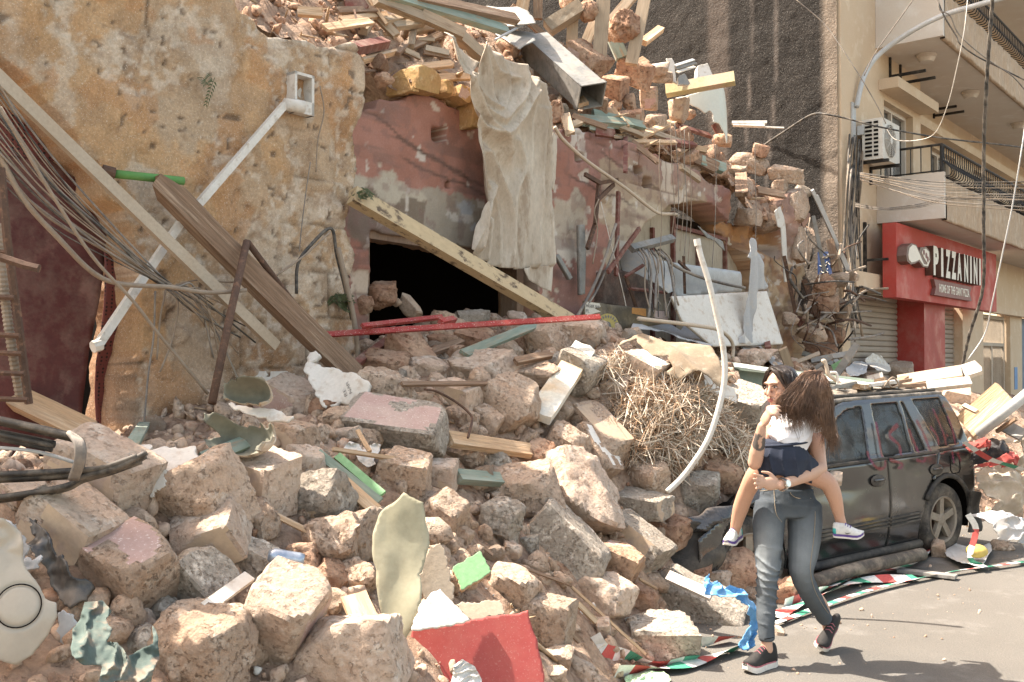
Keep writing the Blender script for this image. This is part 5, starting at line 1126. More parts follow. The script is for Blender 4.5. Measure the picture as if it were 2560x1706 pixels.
drape('green_rag', 12, [(480, 1080), (600, 1080), (660, 1140), (620, 1190), (660, 1260), (620, 1330), (700, 1320), (760, 1420), (900, 1330), (890, 1230), (940, 1290), (930, 1450), (900, 1570), (560, 1570), (590, 1480), (500, 1460), (430, 1400), (430, 1260), (480, 1180)], [M_RAG], 'crumpled dusty green rag at the bottom left among small stones', 'cloth', lift=.30, fold=.045, fs=17, seed=4)
kb = MB(); pb_ = P(*cv(4, 1308, 1000), 3.98)
bt = MB(); ax = nrm(np.array([1., .3, -.25])); bt.tube([pb_ - ax * .07, pb_ - ax * .05, pb_ + ax * .05, pb_ + ax * .07], [.02, .032, .032, .030], 14); o = bt.build('drink_can', mat('can_blue', (.30, .36, .45), (.55, .55, .55), None, rough=.3, metal=.6, bump=.05), smoothed=True); tag(rebase(o), 'small blue and silver drink can half hidden between blocks', 'drink can')
shellm = [M_SHEETW, M_SHELLI, M_TANB]
def shell(name, c, rim_pts, depth, m, label, mode=('h', .12), seed=3):
 """a broken hollow vault piece: a curved sheet of plaster bulging away from the viewer with a thick rim"""
 P2 = [cv(c, *p) for p in rim_pts]; cx, cy = np.mean(P2, axis=0); an = place(cx, cy, ('h', .36)); to2, mp = plane_map(an, (-.15, -1, .35)); poly = [to2(*p) for p in P2]
 pa = np.array(poly); ctr = pa.mean(0); R_ = np.abs(pa - ctr).max(0)
 d = lambda a, b: -depth * np.clip(1 - ((a - ctr[0]) / R_[0]) ** 2 - ((b - ctr[1]) / R_[1]) ** 2, 0, 1) ** .6 + .05 * fbm(np.stack([a * 9, b * 9, 0 * a], -1), 3, seed)
 o = fill_panel(name, poly, mp, .035, R_.max() / 40, m, d, .022, 16, None, seed=seed); rebase(o); tag(o, label, 'plaster piece'); USED.add(label)
 return o
shell('plaster_shell', 9, [(60, 1350), (20, 1200), (70, 960), (160, 935), (330, 990), (500, 1040), (640, 1110), (690, 1210), (650, 1320), (560, 1290), (300, 1380)], .22, [M_SHELLI, M_SHEETW, M_TANB], 'hollow vault-like plaster shell with a dark green inside left of the centre')
shell('plaster_shell', 9, [(200, 850), (290, 700), (430, 630), (540, 640), (590, 700), (590, 790), (480, 860), (380, 890)], .14, [M_SHELLI, M_SHEETW, M_TANB], 'smaller dark-lined plaster shell behind the hollow one near the iron pole', seed=6)
board('plaster_edge', 9, [(410, 610), (560, 590), (940, 600), (860, 690), (700, 640), (590, 660)], (0, -.8, .6), [M_SHEETW, M_TANB], 'long strip of white broken plaster rim leading to the torn white slab', 'plaster piece', mode=('h', .12), thick=.03, jag=.02, seed=9)
k_ = board('torn_plaster_slab', 9, [(1030, 500), (1060, 395), (1135, 375), (1145, 480), (1110, 505), (1190, 510), (1330, 540), (1400, 590), (1520, 600), (1650, 680), (1690, 720), (1640, 800), (1560, 840), (1380, 870), (1270, 930), (1130, 860), (1090, 730), (1050, 620)], (-.25, -.75, .62), [M_SHEETW, M_TANB, M_SHEETW], 'torn white plaster slab with handwriting at the foot of the heavy beam', 'plaster piece', mode=('h', .22), thick=.03, jag=.012, disp=lambda a, b: .05 * fbm(np.stack([a * 4, b * 4, 0 * a], -1), 3, 5) + .25 * np.maximum(b - .16, 0))
def scrawl(body, c, pa, pb, hpx, parent, nml, mode, m, lift=.012, rot90=False):
 an = place(*cv(c, 1420, 700), mode) if rot90 else place(*cv(c, (pa[0] + pb[0]) / 2, (pa[1] + pb[1]) / 2), mode)
 return an
ps = place(*cv(9, 1450, 760), ('h', .26)); e1 = nrm(np.array([.28, .1, .95])); e1 = nrm(np.array([.30, .62, .85])); nn_ = nrm(np.array([-.25, -.75, .62])); e1 = nrm(np.array([.1, .6, .8]) - nn_ * np.dot([.1, .6, .8], nn_)); e2 = np.cross(e1, nn_)
M_INK = mat('dark_ink', (.16, .15, .14), rough=.8, bump=0)
L0 = P(*cv(9, 1425, 805), k_.location[1]) if False else None
to2s, mps = plane_map(place(*cv(9, np.mean([1030, 1060, 1135, 1145, 1110, 1190, 1330, 1400, 1520, 1650, 1690, 1640, 1560, 1380, 1270, 1130, 1090, 1050]), np.mean([500, 395, 375, 480, 505, 510, 540, 590, 600, 680, 720, 800, 840, 870, 930, 860, 730, 620])), ('h', .22)), (-.25, -.75, .62))
dS = lambda a, b: .05 * fbm(np.stack([a * 4, b * 4, 0 * a], -1), 3, 5) + .25 * np.maximum(b - .16, 0)
o2, ex, ey = np.array(to2s(*cv(9, 1440, 808))), np.array(to2s(*cv(9, 1415, 730))), np.array(to2s(*cv(9, 1480, 790)))
ex, ey = ex - o2, -(ey - o2)
for row, (body, s0) in enumerate((('RE', 0.), ('NAPI', .0))):
 base = o2 - ey * row * 1.25
 def pl_(x, y, z, base=base):
  q = base + ex * x + ey * y; a, b = np.array([q[0]]), np.array([q[1]]); return mps(a, b, dS(a, b) + .004 + z)[0]
 t = text_mesh(body, [M_INK], .7, .8 if row == 0 else 1.25, .002, pl_, 'handwriting', None, off=-.026); t.parent = k_; t.location = -k_.location
board('plaster_flake', 9, [(270, 890), (420, 915), (700, 960), (930, 1030), (870, 1062), (650, 1050), (420, 980), (310, 930)], (-.1, -.6, .75), [M_SHEETW], 'thin flat grey-white plaster flake behind the tan squared block', 'plaster piece', mode=('h', .2), thick=.012, jag=.008)
board('plaster_scrap', 4, [(660, 620), (680, 595), (765, 600), (755, 660), (730, 670), (705, 720), (665, 670)], (-.2, -.9, .3), [M_SHEETW], 'small curled white plaster scrap beside the pitted block', 'plaster piece', mode=('h', .16), thick=.012, jag=.008)
board('plaster_ledge', 4, [(480, 480), (640, 490), (840, 495), (960, 545), (880, 600), (800, 610), (640, 560), (520, 520)], (-.1, -.5, .85), [M_SHEETW, M_TANB], 'flat broken white plaster ledge above the very large tan block', 'plaster piece', mode=('h', .16), thick=.05, jag=.02, seed=11)
board('paper_scrap', 1, [(715, 1015), (820, 1010), (930, 1050), (960, 1070), (830, 1085), (760, 1070)], (0, -.3, .95), [M_PVC], 'flat white scrap lying on the broad pink slab', 'scrap', mode=('h', .22), thick=.012, jag=.004)
o = board('red_board', 5, [(330, 1325), (600, 1285), (862, 1236), (905, 1390), (938, 1545), (930, 1620), (380, 1640), (370, 1480), (315, 1400)], (.06, -.92, .38), [M_REDB, M_TANB, M_TANB], 'red painted board lying at the bottom centre of the heap', 'board', mode=('h', .16), thick=.025, jag=.004)
o2_ = board('torn_edge', 5, [(272, 1340), (335, 1322), (318, 1400), (372, 1480), (392, 1540), (340, 1600), (300, 1560), (285, 1430)], (.06, -.92, .38), [M_TANB], '', mode=('h', .15), anchor=(640, 1450), thick=.012, jag=.01, parent=o)
o2_.location = -o.location
def shrink(q): return q
board('curved_panel', 5, [(292, 695), (385, 738), (402, 840), (420, 930), (392, 1010), (360, 1080), (372, 1180), (330, 1320), (272, 1420), (215, 1390), (180, 1250), (150, 1010), (148, 870), (180, 790)], (.12, -.95, .3), [M_SHEETG, M_TANB, M_SHEETW], 'tall grey-green curved sheet with torn edges standing in the heap', 'panel', mode=('h', .36), thick=.012, jag=.006,
  disp=lambda a, b: -.9 * a * a + .035 * fbm(np.stack([a * 5, b * 3, 0 * a], -1), 3, 4) + .02 * np.maximum(0, np.sin(a * 9 - b * 7)) ** 4)
board('tan_panel', 5, [(400, 945), (470, 925), (500, 1000), (528, 1190), (420, 1200), (350, 1140)], (.1, -.92, .35), [M_TANB], 'tan fibreboard standing between the curved panel and the green board', 'panel', mode=('h', .33), thick=.02, jag=.008)
board('white_triangle_board', 5, [(455, 1135), (600, 1285), (480, 1310), (320, 1335), (375, 1200)], (.05, -.9, .42), [M_SHEETW], 'white triangular board with a red streak above the red board', 'board', mode=('h', .30), thick=.012, jag=.003)
board('beige_board', 5, [(530, 1205), (735, 1192), (755, 1245), (600, 1285)], (0, -.85, .5), [M_TANB, M_TANB, M_SHEETW], 'beige board with chipped edge lying behind the red board', 'board', mode=('h', .26), thick=.02, jag=.006)
board('green_board', 5, [(518, 1040), (640, 965), (692, 1055), (560, 1152)], (.1, -.78, .6), [M_LEAFG, M_WOODL, M_WOODL], 'bright green painted board end in the sun right of the curved panel', 'board', mode=('h', .26), thick=.03, jag=.004)
timber('rough_plank', 5, (65, 1180), (170, 1420), 120, 45, M_WOODL, 'rough brown plank standing left of the grey-green panel foot', ma=('h', .14), splint=12)
drape('tissue', 5, [(520, 1490), (560, 1465), (620, 1500), (645, 1560), (640, 1620), (500, 1620), (510, 1560)], [M_PVC], 'crumpled white tissue lying on the red board', 'tissue', lift=.22, fold=.03, fs=18, seed=8, jag=2)
timber('painted_plank', 9, (40, 1440), (560, 1235), 150, 40, M_GREENP, 'green painted plank with worn patches below the hollow plaster shell', ma=('h', .22), jag=20)
timber('painted_strip', 9, (1150, 1380), (1760, 1860), 90, 30, M_GREENP, 'blue-green painted wooden strip left of the honeycombed stone', ma=('h', .12))
timber('painted_strip', 9, (1345, 1410), (1790, 1790), 80, 30, M_LEAFG, 'leaf-green painted wooden strip beside the blue-green one', ma=('h', .14))
timber('split_lath', 5, (0, 640), (170, 790), 60, 30, M_WOODL, 'split bare lath below the painted strips', ma=('h', .12), jag=20)
timber('green_plank', 4, (600, 490), (660, 385), 55, 22, M_GREENP, 'short green plank standing by the foot of the ochre wall', ma=('h', .12), jag=14)
timber('red_strip', 1, (40, 492), (2195, 352), 44, 22, M_REDM, 'long thin red metal strip lying across the top of the heap', 'metal strip', ma=('h', .30), mb=('h', .42), nseg=10)
timber('red_strip', 1, (330, 425), (950, 355), 36, 30, M_REDM, 'shorter red metal piece with wood core lying on the long red strip', 'metal strip', ma=('h', .36), jag=20)
timber('red_end_piece', 1, (945, 395), (1050, 372), 50, 40, M_REDM, 'small red bracket end beside the shorter red piece', 'metal strip', ma=('h', .38))
timber('yellow_strut', 0, (880, 488), (1425, 806), 38, 30, mat('chipped_yellow_paint', (.50, .385, .235), (.47, .36, .215), (.11, .075, .05), rough=.6, scale=5, fine=24, bump=.4, bdist=.006, var=.12, dust=.1, grain=(.6, 1, 1)), 'pale yellow painted strut with chipped edges leaning across the dark window', 'strut', ma=('w', .42), mb=('h', .12), nseg=8)
timber('green_plank', 1, (1140, 640), (1930, 320), 78, 30, M_GREENP, 'grey-green plank with a broken end under the red strip', ma=('h', .18), mb=('h', .15), splint=36)
timber('split_plank', 1, (1720, 1130), (2070, 610), 190, 70, mat('pale_painted_plank', (.66, .63, .55), (.55, .42, .28), (.62, .58, .48), rough=.85, scale=2.6, fine=40, bump=.6, bdist=.01, var=.16), 'split white painted plank standing diagonally in the sunlit centre', ma=('h', .18), mb=('h', .22), jag=70, splint=20)
timber('split_plank', 1, (1010, 1310), (1620, 1400), 120, 60, M_WOODL, 'split brown plank lying below the angular pitted block', ma=('h', .16), jag=60)
timber('brown_stick', 1, (640, 880), (1480, 875), 36, 26, M_TIMB, 'thin straight brown stick lying horizontally across the stones', ma=('h', .22), mb=('h', .22))
timber('thin_stick', 1, (100, 1390), (610, 1470), 32, 24, M_WOODL, 'thin bare stick left of the honeycombed stone', ma=('h', .16)); timber('thin_stick', 1, (295, 1245), (390, 1410), 34, 24, M_WOODL, 'short stick poking up by the white rag', ma=('h', .2))
timber('green_beam', 5, (535, 625), (725, 640), 60, 40, M_GREENP, 'green beam end jutting from between blocks in the middle', ma=('h', .12), jag=20)
timber('dark_moulding', 1, (280, 720), (620, 470), 60, 40, M_FRAME, 'dark brown moulding lying left under the red strip', ma=('h', .12)); timber('grey_plank', 1, (850, 640), (1110, 540), 60, 30, M_TIMB, 'grey-brown plank under the grey-green plank', ma=('h', .1))
timber('dark_log', 1, (1540, 700), (1800, 650), 60, 45, M_TIMB, 'dark weathered wood piece right of the wide crumbling stone', ma=('h', .14), splint=30, jag=30)
timber('brown_board', 8, (945, 1050), (1420, 1400), 70, 30, M_TIMB, 'long grey plank with nail holes leaning from the straw to the woman', ma=('h', .18)); timber('short_board', 8, (1010, 510), (1060, 640), 70, 22, M_WOODL, 'short brown board end below the rolled canvas', ma=('h', .2))
timber('white_board_strip', 8, (1080, 650), (1320, 760), 130, 25, M_SHEETW, 'pale slotted plank right of the straw heap', ma=('h', .16)); timber('rusty_post', 8, (1535, 210), (1570, 400), 40, 30, M_FRAME, 'short oxide-red post end before the leaning white board', ma=('h', .2))
for i, (a, b, w_) in enumerate((((820, 1035), (1060, 1125), 14), ((1060, 1130), (1400, 1440), 12), ((640, 935), (700, 985), 14), ((1260, 940), (1370, 1040), 22), ((900, 1130), (1000, 1240), 12), ((1090, 1210), (1170, 1290), 24), ((1030, 1310), (1100, 1380), 30), ((1370, 1095), (1450, 1140), 12), ((1265, 805), (1430, 885), 14))):
 timber('stick', 5, a, b, w_, max(8, w_ * .6), [M_TIMB, M_WOODL][i % 2], ['thin stick above the long pale block', 'long twig running down the slope to the tape', 'splinter above the bright green board', 'splintered lath right of the long pale block', 'thin stick in the dirt below the grey rock', 'short lath end pointing at the angular chunk', 'short lath in the dirt right of the red board', 'twig over the reddish stones near the blue bag', 'thin lath below the flat concrete block'][i], ma=('h', .08))
timber('lath', 4, (1265, 805), (1425, 885), 26, 14, M_WOODL, 'bare lath poking out of the hollow left of the centre', ma=('h', .12)); timber('white_lath', 4, (940, 1230), (1140, 1085), 60, 24, M_PVC, 'white split moulding between the grey cube and the great pink block', ma=('h', .2))
timber('concrete_strip', 0, (1670, 1440), (1780, 1490), 26, 16, M_SHEETW, 'narrow plank lying on the heavy concrete lintel piece', ma=('h', .25))
cable('bent_rod', 1, [(820, 920), (920, 940), (1080, 1030), (1180, 1120), (1190, 1180), (1160, 1300)], .008, M_RUST, 'bent reinforcing rod curling over the stones in the middle', 'rod', mode=('h', .24))
drape('white_rag', 1, [(170, 1400), (240, 1320), (320, 1340), (340, 1400), (420, 1350), (470, 1360), (470, 1420), (420, 1480), (440, 1520), (380, 1540), (300, 1480), (260, 1400), (210, 1440)], [M_PVC], 'knotted white plastic rag under the thin stick left of centre', 'rag', lift=.1, fold=.04, fs=20, seed=12, jag=3)
# ------------------------------------------------------------------ debris of the collapsed upper storey
BW = M_BEIGEW
G = 'broken timbers on the collapsed upper storey'
def ut(name, c, a, b, w, t, m, label, offs=.10, offb=None, **k):
 return timber(name, c, a, b, w, t, m, label, ma=('u', offs), mb=('u', offs if offb is None else offb), group=G, **k)
def uy(name, c, a, b, w, t, m, label, da=0., db=0., up_at=None, **k):
 """a timber standing in the upper rubble: its foot where the slope is, its other end at the same distance plus db"""
 pf = hitU(*cv(c, *a), .05); return timber(name, c, a, b, w, t, m, label, ma=('y', pf[1] + da), mb=('y', pf[1] + db), group=G, **k)
ut('green_beam', 7, (380, -60), (1590, 300), 110, 70, M_GREENP, 'long green painted beam across the top, above the hanging tarp', .45, jag=30)
ut('dark_beam', 7, (680, -20), (1680, 190), 110, 80, M_TIMB, 'dark beam with a white lit upper edge, topmost above the tarp', .55)
tp = MB(); pa_, pb_ = hitU(*cv(7, 700, -60), .62), hitU(*cv(7, 1660, 150), .62)
ut('beige_beam', 7, (300, -10), (780, 180), 110, 70, BW, 'broad beige painted beam left of the long green beam', .35)
ut('beige_beam', 7, (760, 150), (1180, 340), 110, 80, BW, 'short beige and brown banded beam just above the tarp corner', .40)
ut('beige_beam', 7, (1100, 330), (1370, 570), 130, 90, BW, 'short beige painted beam behind the tarp top', .22)
ut('brown_plank', 7, (150, -10), (500, 340), 80, 60, BW, 'painted plank slanting down to the dirt, top left of the storey', .2, jag=30); ut('brown_plank', 7, (230, -20), (420, 240), 34, 30, M_WOODL, 'narrow raw plank beside the slanting painted plank', .25)
ut('brown_channel', 7, (95, 480), (400, 420), 110, 90, M_FRAME, 'brown hollow door jamb piece lying on the red dirt', .16); ut('curved_moulding', 7, (170, 600), (520, 510), 36, 60, M_WOODL, 'long brown moulding below the hollow jamb piece', .10); ut('curved_moulding', 7, (515, 530), (650, 395), 60, 40, M_TIMB, 'short split moulding end rising right of the jamb piece', .14)
ut('beige_block', 7, (185, 310), (240, 215), 90, 70, BW, 'short upright beige post stub in the dirt, upper left', .12); ut('beige_block', 7, (650, 460), (680, 310), 70, 60, BW, 'short beige stub standing behind the moulding end', .14)
ut('beige_block', 7, (400, 205), (630, 170), 70, 60, BW, 'beige board with a brown split edge, upper left', .24); ut('beige_block', 7, (480, 260), (760, 225), 80, 60, BW, 'beige board lying under the broad beige beam', .22, jag=20)
ut('small_board', 7, (730, 385), (890, 395), 36, 24, BW, 'small flat board end left of the tarp corner', .2); ut('small_board', 7, (590, 490), (740, 560), 70, 20, BW, 'bent flat strip left of the tarp', .12); ut('small_board', 7, (800, 470), (1030, 520), 60, 20, M_TANB, 'thin curved veneer strip touching the tarp edge', .18)
ut('small_board', 7, (780, 510), (1040, 560), 50, 24, M_TIMB, 'dark plank under the veneer strip', .12); ut('lath', 7, (860, 660), (1060, 750), 40, 20, M_WOODL, 'splintered lath pointing at the tarp above the ochre blocks', .08, jag=40); ut('lath', 7, (180, 700), (420, 690), 30, 16, M_TIMB, 'flat splinter on the dirt left of the ochre blocks', .06)
ut('dark_board', 7, (820, 260), (900, 400), 90, 20, M_TIMB, 'dark upright board behind the beige boards', .1); ut('iron_rod', 7, (100, 100), (150, 290), 18, 18, M_RUST, 'short iron rod standing in the upper left dirt', .2)
ut('thin_rod', 7, (1480, 390), (1830, 205), 16, 16, M_GREYM, 'thin grey rod crossing above the duct', .5)
uy('upright_timber', 2, (430, 575), (472, -40), 128, 60, BW, 'broad upright beige timber, left one of the standing pair', db=.1); uy('upright_timber', 2, (722, 590), (850, -30), 110, 60, BW, 'upright beige timber leaning right, right one of the standing pair', db=.1)
uy('leaning_timber', 2, (290, 440), (420, 120), 90, 60, BW, 'beige timber leaning behind the left upright timber', da=.15, db=.35); uy('leaning_timber', 2, (640, 530), (500, 210), 120, 50, M_GREENP, 'olive board leaning between the two upright timbers', da=.35, db=.45); uy('leaning_timber', 2, (540, 200), (740, -40), 90, 60, BW, 'beige timber end slanting up behind the upright pair', da=.2, db=.3)
ut('thick_beam', 2, (-40, 260), (260, 70), 130, 110, M_CANV, 'thick broken beam with a white top, left of the upright timbers', .25, jag=20); uy('post_stub', 2, (180, 400), (190, 185), 100, 80, BW, 'charred post stub standing left of the upright timbers', jag=20); ut('red_plank', 2, (830, 390), (990, 265), 70, 50, M_WOODL, 'reddish plank end sticking out right of the upright timbers', .2)
uy('brown_post', 7, (1740, 110), (1770, -60), 120, 60, M_WOODL, 'brown post at the top edge between the duct and the thick beam'); uy('dark_post', 7, (1900, 190), (1900, -40), 90, 60, M_TIMB, 'dark post at the top edge right of the brown post'); ut('dark_board', 7, (1640, 60), (1990, 380), 60, 40, M_TIMB, 'dark broken board lying behind the duct', .2)
ut('beige_strip', 2, (510, 1240), (640, 1255), 40, 20, BW, 'pale strip lying on the pink wall top', .05); ut('beige_strip', 2, (650, 1260), (830, 1320), 60, 20, BW, 'tilted pale strip on the pink wall top', .05); ut('beige_strip', 2, (140, 1160), (290, 1100), 60, 40, BW, 'short painted board in the rubble over the wall top', .1); ut('beige_strip', 2, (330, 1130), (425, 1185), 50, 16, M_GREENP, 'small green strip over the wall top', .1)
ut('brown_plank', 2, (780, 600), (850, 560), 90, 60, M_WOODL, 'short squared brown stub below the right upright timber', .14); ut('dark_plank', 2, (1150, 1150), (1440, 1240), 60, 30, M_FRAME, 'dark red plank under the white tank', .08); ut('dark_plank', 2, (1180, 1240), (1310, 1310), 40, 20, M_TIMB, 'dark split plank below the white tank', .08); ut('dark_plank', 2, (1480, 1130), (1560, 1290), 60, 24, M_FRAME, 'dark red upright board piece by the tank foot', .1)
pz = hitU(*cv(2, 1090, 860), .35)[1]
timber('yellow_timber', 2, (1040, 830), (1665, 715), 105, 80, mat('yellow_green_timber', (.52, .46, .25), (.50, .38, .26), (.46, .36, .22), rough=.8, scale=2.5, fine=40, bump=.3, var=.15), 'pale yellow squared timber jutting out over the white tank', ma=('y', pz - .1), mb=('y', pz - .35), group=G)
pr = hitU(*cv(2, 1680, 1150), .2)[1]
for (a, b, w, lab) in (((1640, 1120), (1960, 1118), 26, 'pale rod, uppermost of three jutting right beyond the tank'), ((1650, 1135), (1940, 1145), 34, 'thick pale slat in the middle of the jutting rods'), ((1700, 1150), (2115, 1168), 14, 'thin pale rod, longest and lowest of the jutting rods')): timber('pale_rod', 2, a, b, w, w, M_PVC, lab, ma=('y', pr), mb=('y', pr - .1), group=G)
for i, (a, b, lab) in enumerate((((1120, 600), (1290, 545), 'grey slat, topmost in the small stack behind the tank'), ((1130, 625), (1310, 575), 'grey slat, second in the small stack behind the tank'), ((1140, 660), (1300, 610), 'white slat lying lowest in the small stack behind the tank'))): ut('blind_slat', 2, a, b, 30, 10, [M_GREYM, M_ZINC, M_PVC][i], lab, .35)
board('sheet_metal_piece', 2, [(1040, 535), (1095, 532), (1118, 570), (1120, 640), (1140, 770), (1090, 740), (1080, 690), (960, 650), (1040, 640), (1070, 610)], (.1, -1, .2), [M_PVC], 'white sheet metal frame piece left of the white tank', 'metal piece', mode=('u', .3), thick=.02, jag=.003)
board('grey_tank_lid', 2, [(1330, 600), (1420, 577), (1470, 700), (1320, 740)], (.2, -1, .3), [M_PVC], 'pale box-like lid standing behind the yellow timber', 'metal piece', mode=('u', .35), thick=.12, jag=.002)
board('grey_sink_piece', 2, [(1150, 700), (1210, 670), (1260, 760), (1240, 775), (1150, 770)], (.2, -1, .3), [M_ZINC, M_PVC], 'small grey tank fragment left of the box-like lid', 'metal piece', mode=('u', .3), thick=.04, jag=.003)
tkY = hitU(*cv(2, 1400, 1000), .3)[1] - .15
to2, mp = plane_map(P(*cv(2, 1450, 950), tkY), (.35, -1, .1)); pl_ = [to2(*cv(2, *q)) for q in ((1180, 850), (1280, 845), (1580, 790), (1625, 880), (1647, 1010), (1640, 1200), (1610, 1310), (1590, 1230), (1520, 1130), (1478, 1120), (1470, 1060), (1440, 1010), (1390, 1030), (1320, 960), (1250, 910))]
mxa = max(p[0] for p in pl_)
tk = fill_panel('white_tank', pl_, mp, .012, .012, [mat('ivory_enamel', (.60, .60, .52), (.56, .56, .48), None, rough=.35, scale=3, bump=.05, var=.06, dust=.15), M_SHELLI, M_PVC], lambda a, b: -3.2 * np.maximum(a - mxa + .22, 0) ** 2 - .8 * np.maximum(mxa - .30 - a, 0) ** 2, .006, 14, seed=5); rebase(tk); tag(tk, 'torn ivory water tank shell hanging at the right end of the collapsed storey', 'water tank')
dk_ = empty('metal_duct', PF(1470, 240, .3), 'crushed rectangular grey metal duct lying open-ended right of the tarp', 'duct')
a_, b_ = hitU(1335, 112, .35), hitU(1478, 240, .42); ax = nrm(b_ - a_); sd1 = nrm(np.cross(ax, (0, -.5, .85))); sd2 = np.cross(sd1, ax); wd_, th_ = .30, .26
def quadbox(a, b, s1, s2, w, h, th, mb):
 for s, (u, v, wu, hv) in enumerate(((s1, s2, w, h), (-s1, s2, w, h), (s2, s1, h, w), (-s2, s1, h, w))):
  c0, c1 = a + u * wu / 2, b + u * wu / 2
  mb.add([c0 - v * hv / 2, c1 - v * hv / 2, c1 + v * hv / 2, c0 + v * hv / 2, c0 - v * hv / 2 - u * th, c1 - v * hv / 2 - u * th, c1 + v * hv / 2 - u * th, c0 + v * hv / 2 - u * th],
    [(0, 1, 2, 3), (7, 6, 5, 4), (0, 4, 5, 1), (1, 5, 6, 2), (2, 6, 7, 3), (3, 7, 4, 0)])
kb = MB(); quadbox(a_, b_, sd1, sd2, wd_, th_, .006, kb); kb.build('duct', M_ZINC, dk_)
kb = MB(); quadbox(b_ - ax * .06, b_ + ax * .01, sd1, sd2, wd_ + .02, th_ + .02, .012, kb); kb.build('flange', M_ZINC, dk_)
board('zinc_sheet', 7, [(1350, 30), (1400, 15), (1700, 80), (1810, 150), (1890, 270), (1700, 290), (1590, 260), (1430, 200)], (-.1, -.6, .8), [M_ZINC], 'flattened grey metal sheet behind the upper end of the duct', 'metal sheet', mode=('u', .35), thick=.012, jag=.004, disp=lambda a, b: .05 * np.sin(a * 5))
board('zinc_sheet', 7, [(1480, 330), (1600, 290), (1860, 320), (1880, 395), (1770, 440), (1720, 480), (1600, 400)], (0, -.5, .85), [M_ZINC], 'crushed grey metal hood joined to the duct mouth', 'metal sheet', mode=('u', .38), thick=.012, jag=.004)
# ------------------------------------------------------------------ hanging tarp
TW = .30
tp_ = [(1118, 80), (1150, 95), (1185, 118), (1205, 155), (1188, 188), (1215, 178), (1212, 130), (1216, 104), (1245, 110), (1280, 138), (1310, 160), (1348, 190), (1366, 215), (1378, 260), (1385, 330), (1388, 400), (1384, 470), (1386, 560), (1388, 640), (1388, 668), (1350, 668), (1308, 674), (1250, 664), (1196, 640), (1178, 626), (1196, 560), (1214, 500), (1208, 440), (1198, 340), (1178, 255), (1150, 180), (1128, 120)]
tpoly = polyF(tp_, TW)
_FOLD = [((500, 170), (560, 330), (640, 450), (745, 540)), ((520, 165), (600, 330), (690, 430), (755, 490)), ((495, 185), (570, 420), (640, 560), (760, 620), (800, 690)), ((680, 200), (720, 330), (740, 480)), ((665, 190), (640, 330), (600, 340)), ((760, 250), (795, 400), (765, 500)), ((850, 300), (850, 420), (760, 540)),
 ((912, 350), (900, 600), (885, 900), (862, 1220)), ((930, 360), (962, 600), (977, 900), (972, 1200)), ((640, 590), (680, 800), (742, 960), (752, 1200)), ((690, 690), (760, 850), (800, 1000), (792, 1220)), ((850, 640), (872, 760), (832, 900), (828, 1220)), ((600, 1150), (680, 960), (722, 850)), ((905, 370), (830, 520), (740, 610)), ((560, 350), (620, 620), (665, 900), (640, 1130)), ((700, 210), (770, 330), (880, 360)), ((940, 500), (935, 800), (915, 1200)), ((705, 1000), (690, 1180)), ((590, 360), (700, 560), (780, 600), (900, 420))]
_FC = []
for f_ in _FOLD:
 c_ = spline([onF(*cv(3, *p), TW) for p in f_], 8); _FC.append(c_)
def tdisp(a, b):
 q = np.stack([a * 1.7, b * 1.0, 0 * a], -1); ja, jb = a + .03 * fbm(q * 2, 2, 66), b; r = 0 * a; mx = 0 * a
 for i, c_ in enumerate(_FC):
  d = np.full(a.shape, 9.)
  for k in range(len(c_) - 1):
   p, e = c_[k], c_[k + 1] - c_[k]; t = np.clip(((ja - p[0]) * e[0] + (jb - p[1]) * e[1]) / (e @ e), 0, 1); d = np.minimum(d, np.hypot(ja - p[0] - e[0] * t, jb - p[1] - e[1] * t))
  h = (.11, .085, .13, .075)[i % 4]; wd = (.050, .036, .06, .042)[i % 4]; mx = np.maximum(mx, h * np.exp(-d / wd * .9)); r = r + .25 * h * np.exp(-(d / wd / 1.6) ** 2)
 return mx + r + .05 * fbm(q * 1.5, 3, 67) + .012 * fbm(q * 5, 3, 64)
tarp = fill_panel('hanging_tarp', tpoly, lambda a, b, off: FA(a, TW - .13 + off, b), .003, .012, [M_TARP], tdisp, .004, 8, seed=2); rebase(tarp)
tag(tarp, 'big dusty beige tarp hanging in folds from the collapsed storey over the pink wall', 'tarp')
fl = polyF([(1305, 668), (1348, 662), (1386, 664), (1380, 700), (1374, 732), (1350, 715), (1315, 700)], TW - .06)
o = fill_panel('tarp_tail', fl, lambda a, b, off: FA(a, TW - .06 + off, b), .006, .014, [M_TARP], lambda a, b: .03 * np.sin(a * 18), .008, 8, parent=tarp, seed=3); o.location = -tarp.location
o = fill_panel('tarp_strip', polyF([(1384, 330), (1394, 345), (1394, 380), (1390, 440), (1384, 480), (1378, 470)], TW - .05), lambda a, b, off: FA(a, TW - .05 + off, b), .006, .014, [M_TARP], None, .008, 8, parent=tarp, seed=4); o.location = -tarp.location
# ------------------------------------------------------------------ things on and before the wall and shop arch
cable('bent_pipe', 0, [(1387, 318), (1410, 352), (1470, 405), (1560, 468), (1620, 516), (1650, 534), (1690, 536), (1694, 542)], .018, M_PIPEB, 'long thin metal pipe bent across the pink wall to the shop arch', 'pipe', mode=('w', .22), n=8)
k = empty('rusted_frame', PF(1520, 480, .25), 'rusted iron bracket frame fixed to the pink wall above the arch springing', 'iron frame')
for a, b in (((1462, 436), (1500, 458)), ((1500, 458), (1544, 450)), ((1497, 460), (1488, 560)), ((1488, 560), (1468, 622)), ((1534, 462), (1492, 502))): kb = MB(); V, f = beam(PF(*a, .18), PF(*b, .22), .04, .03, up=FN); kb.add(V, f); kb.build('bar', M_RUST, k)
kb = MB(); V, f = beam(PF(1546, 480, .18), PF(1540, 690, .3), .045, .03, up=FN); kb.add(V, f); kb.build('post', M_FRAME, k)
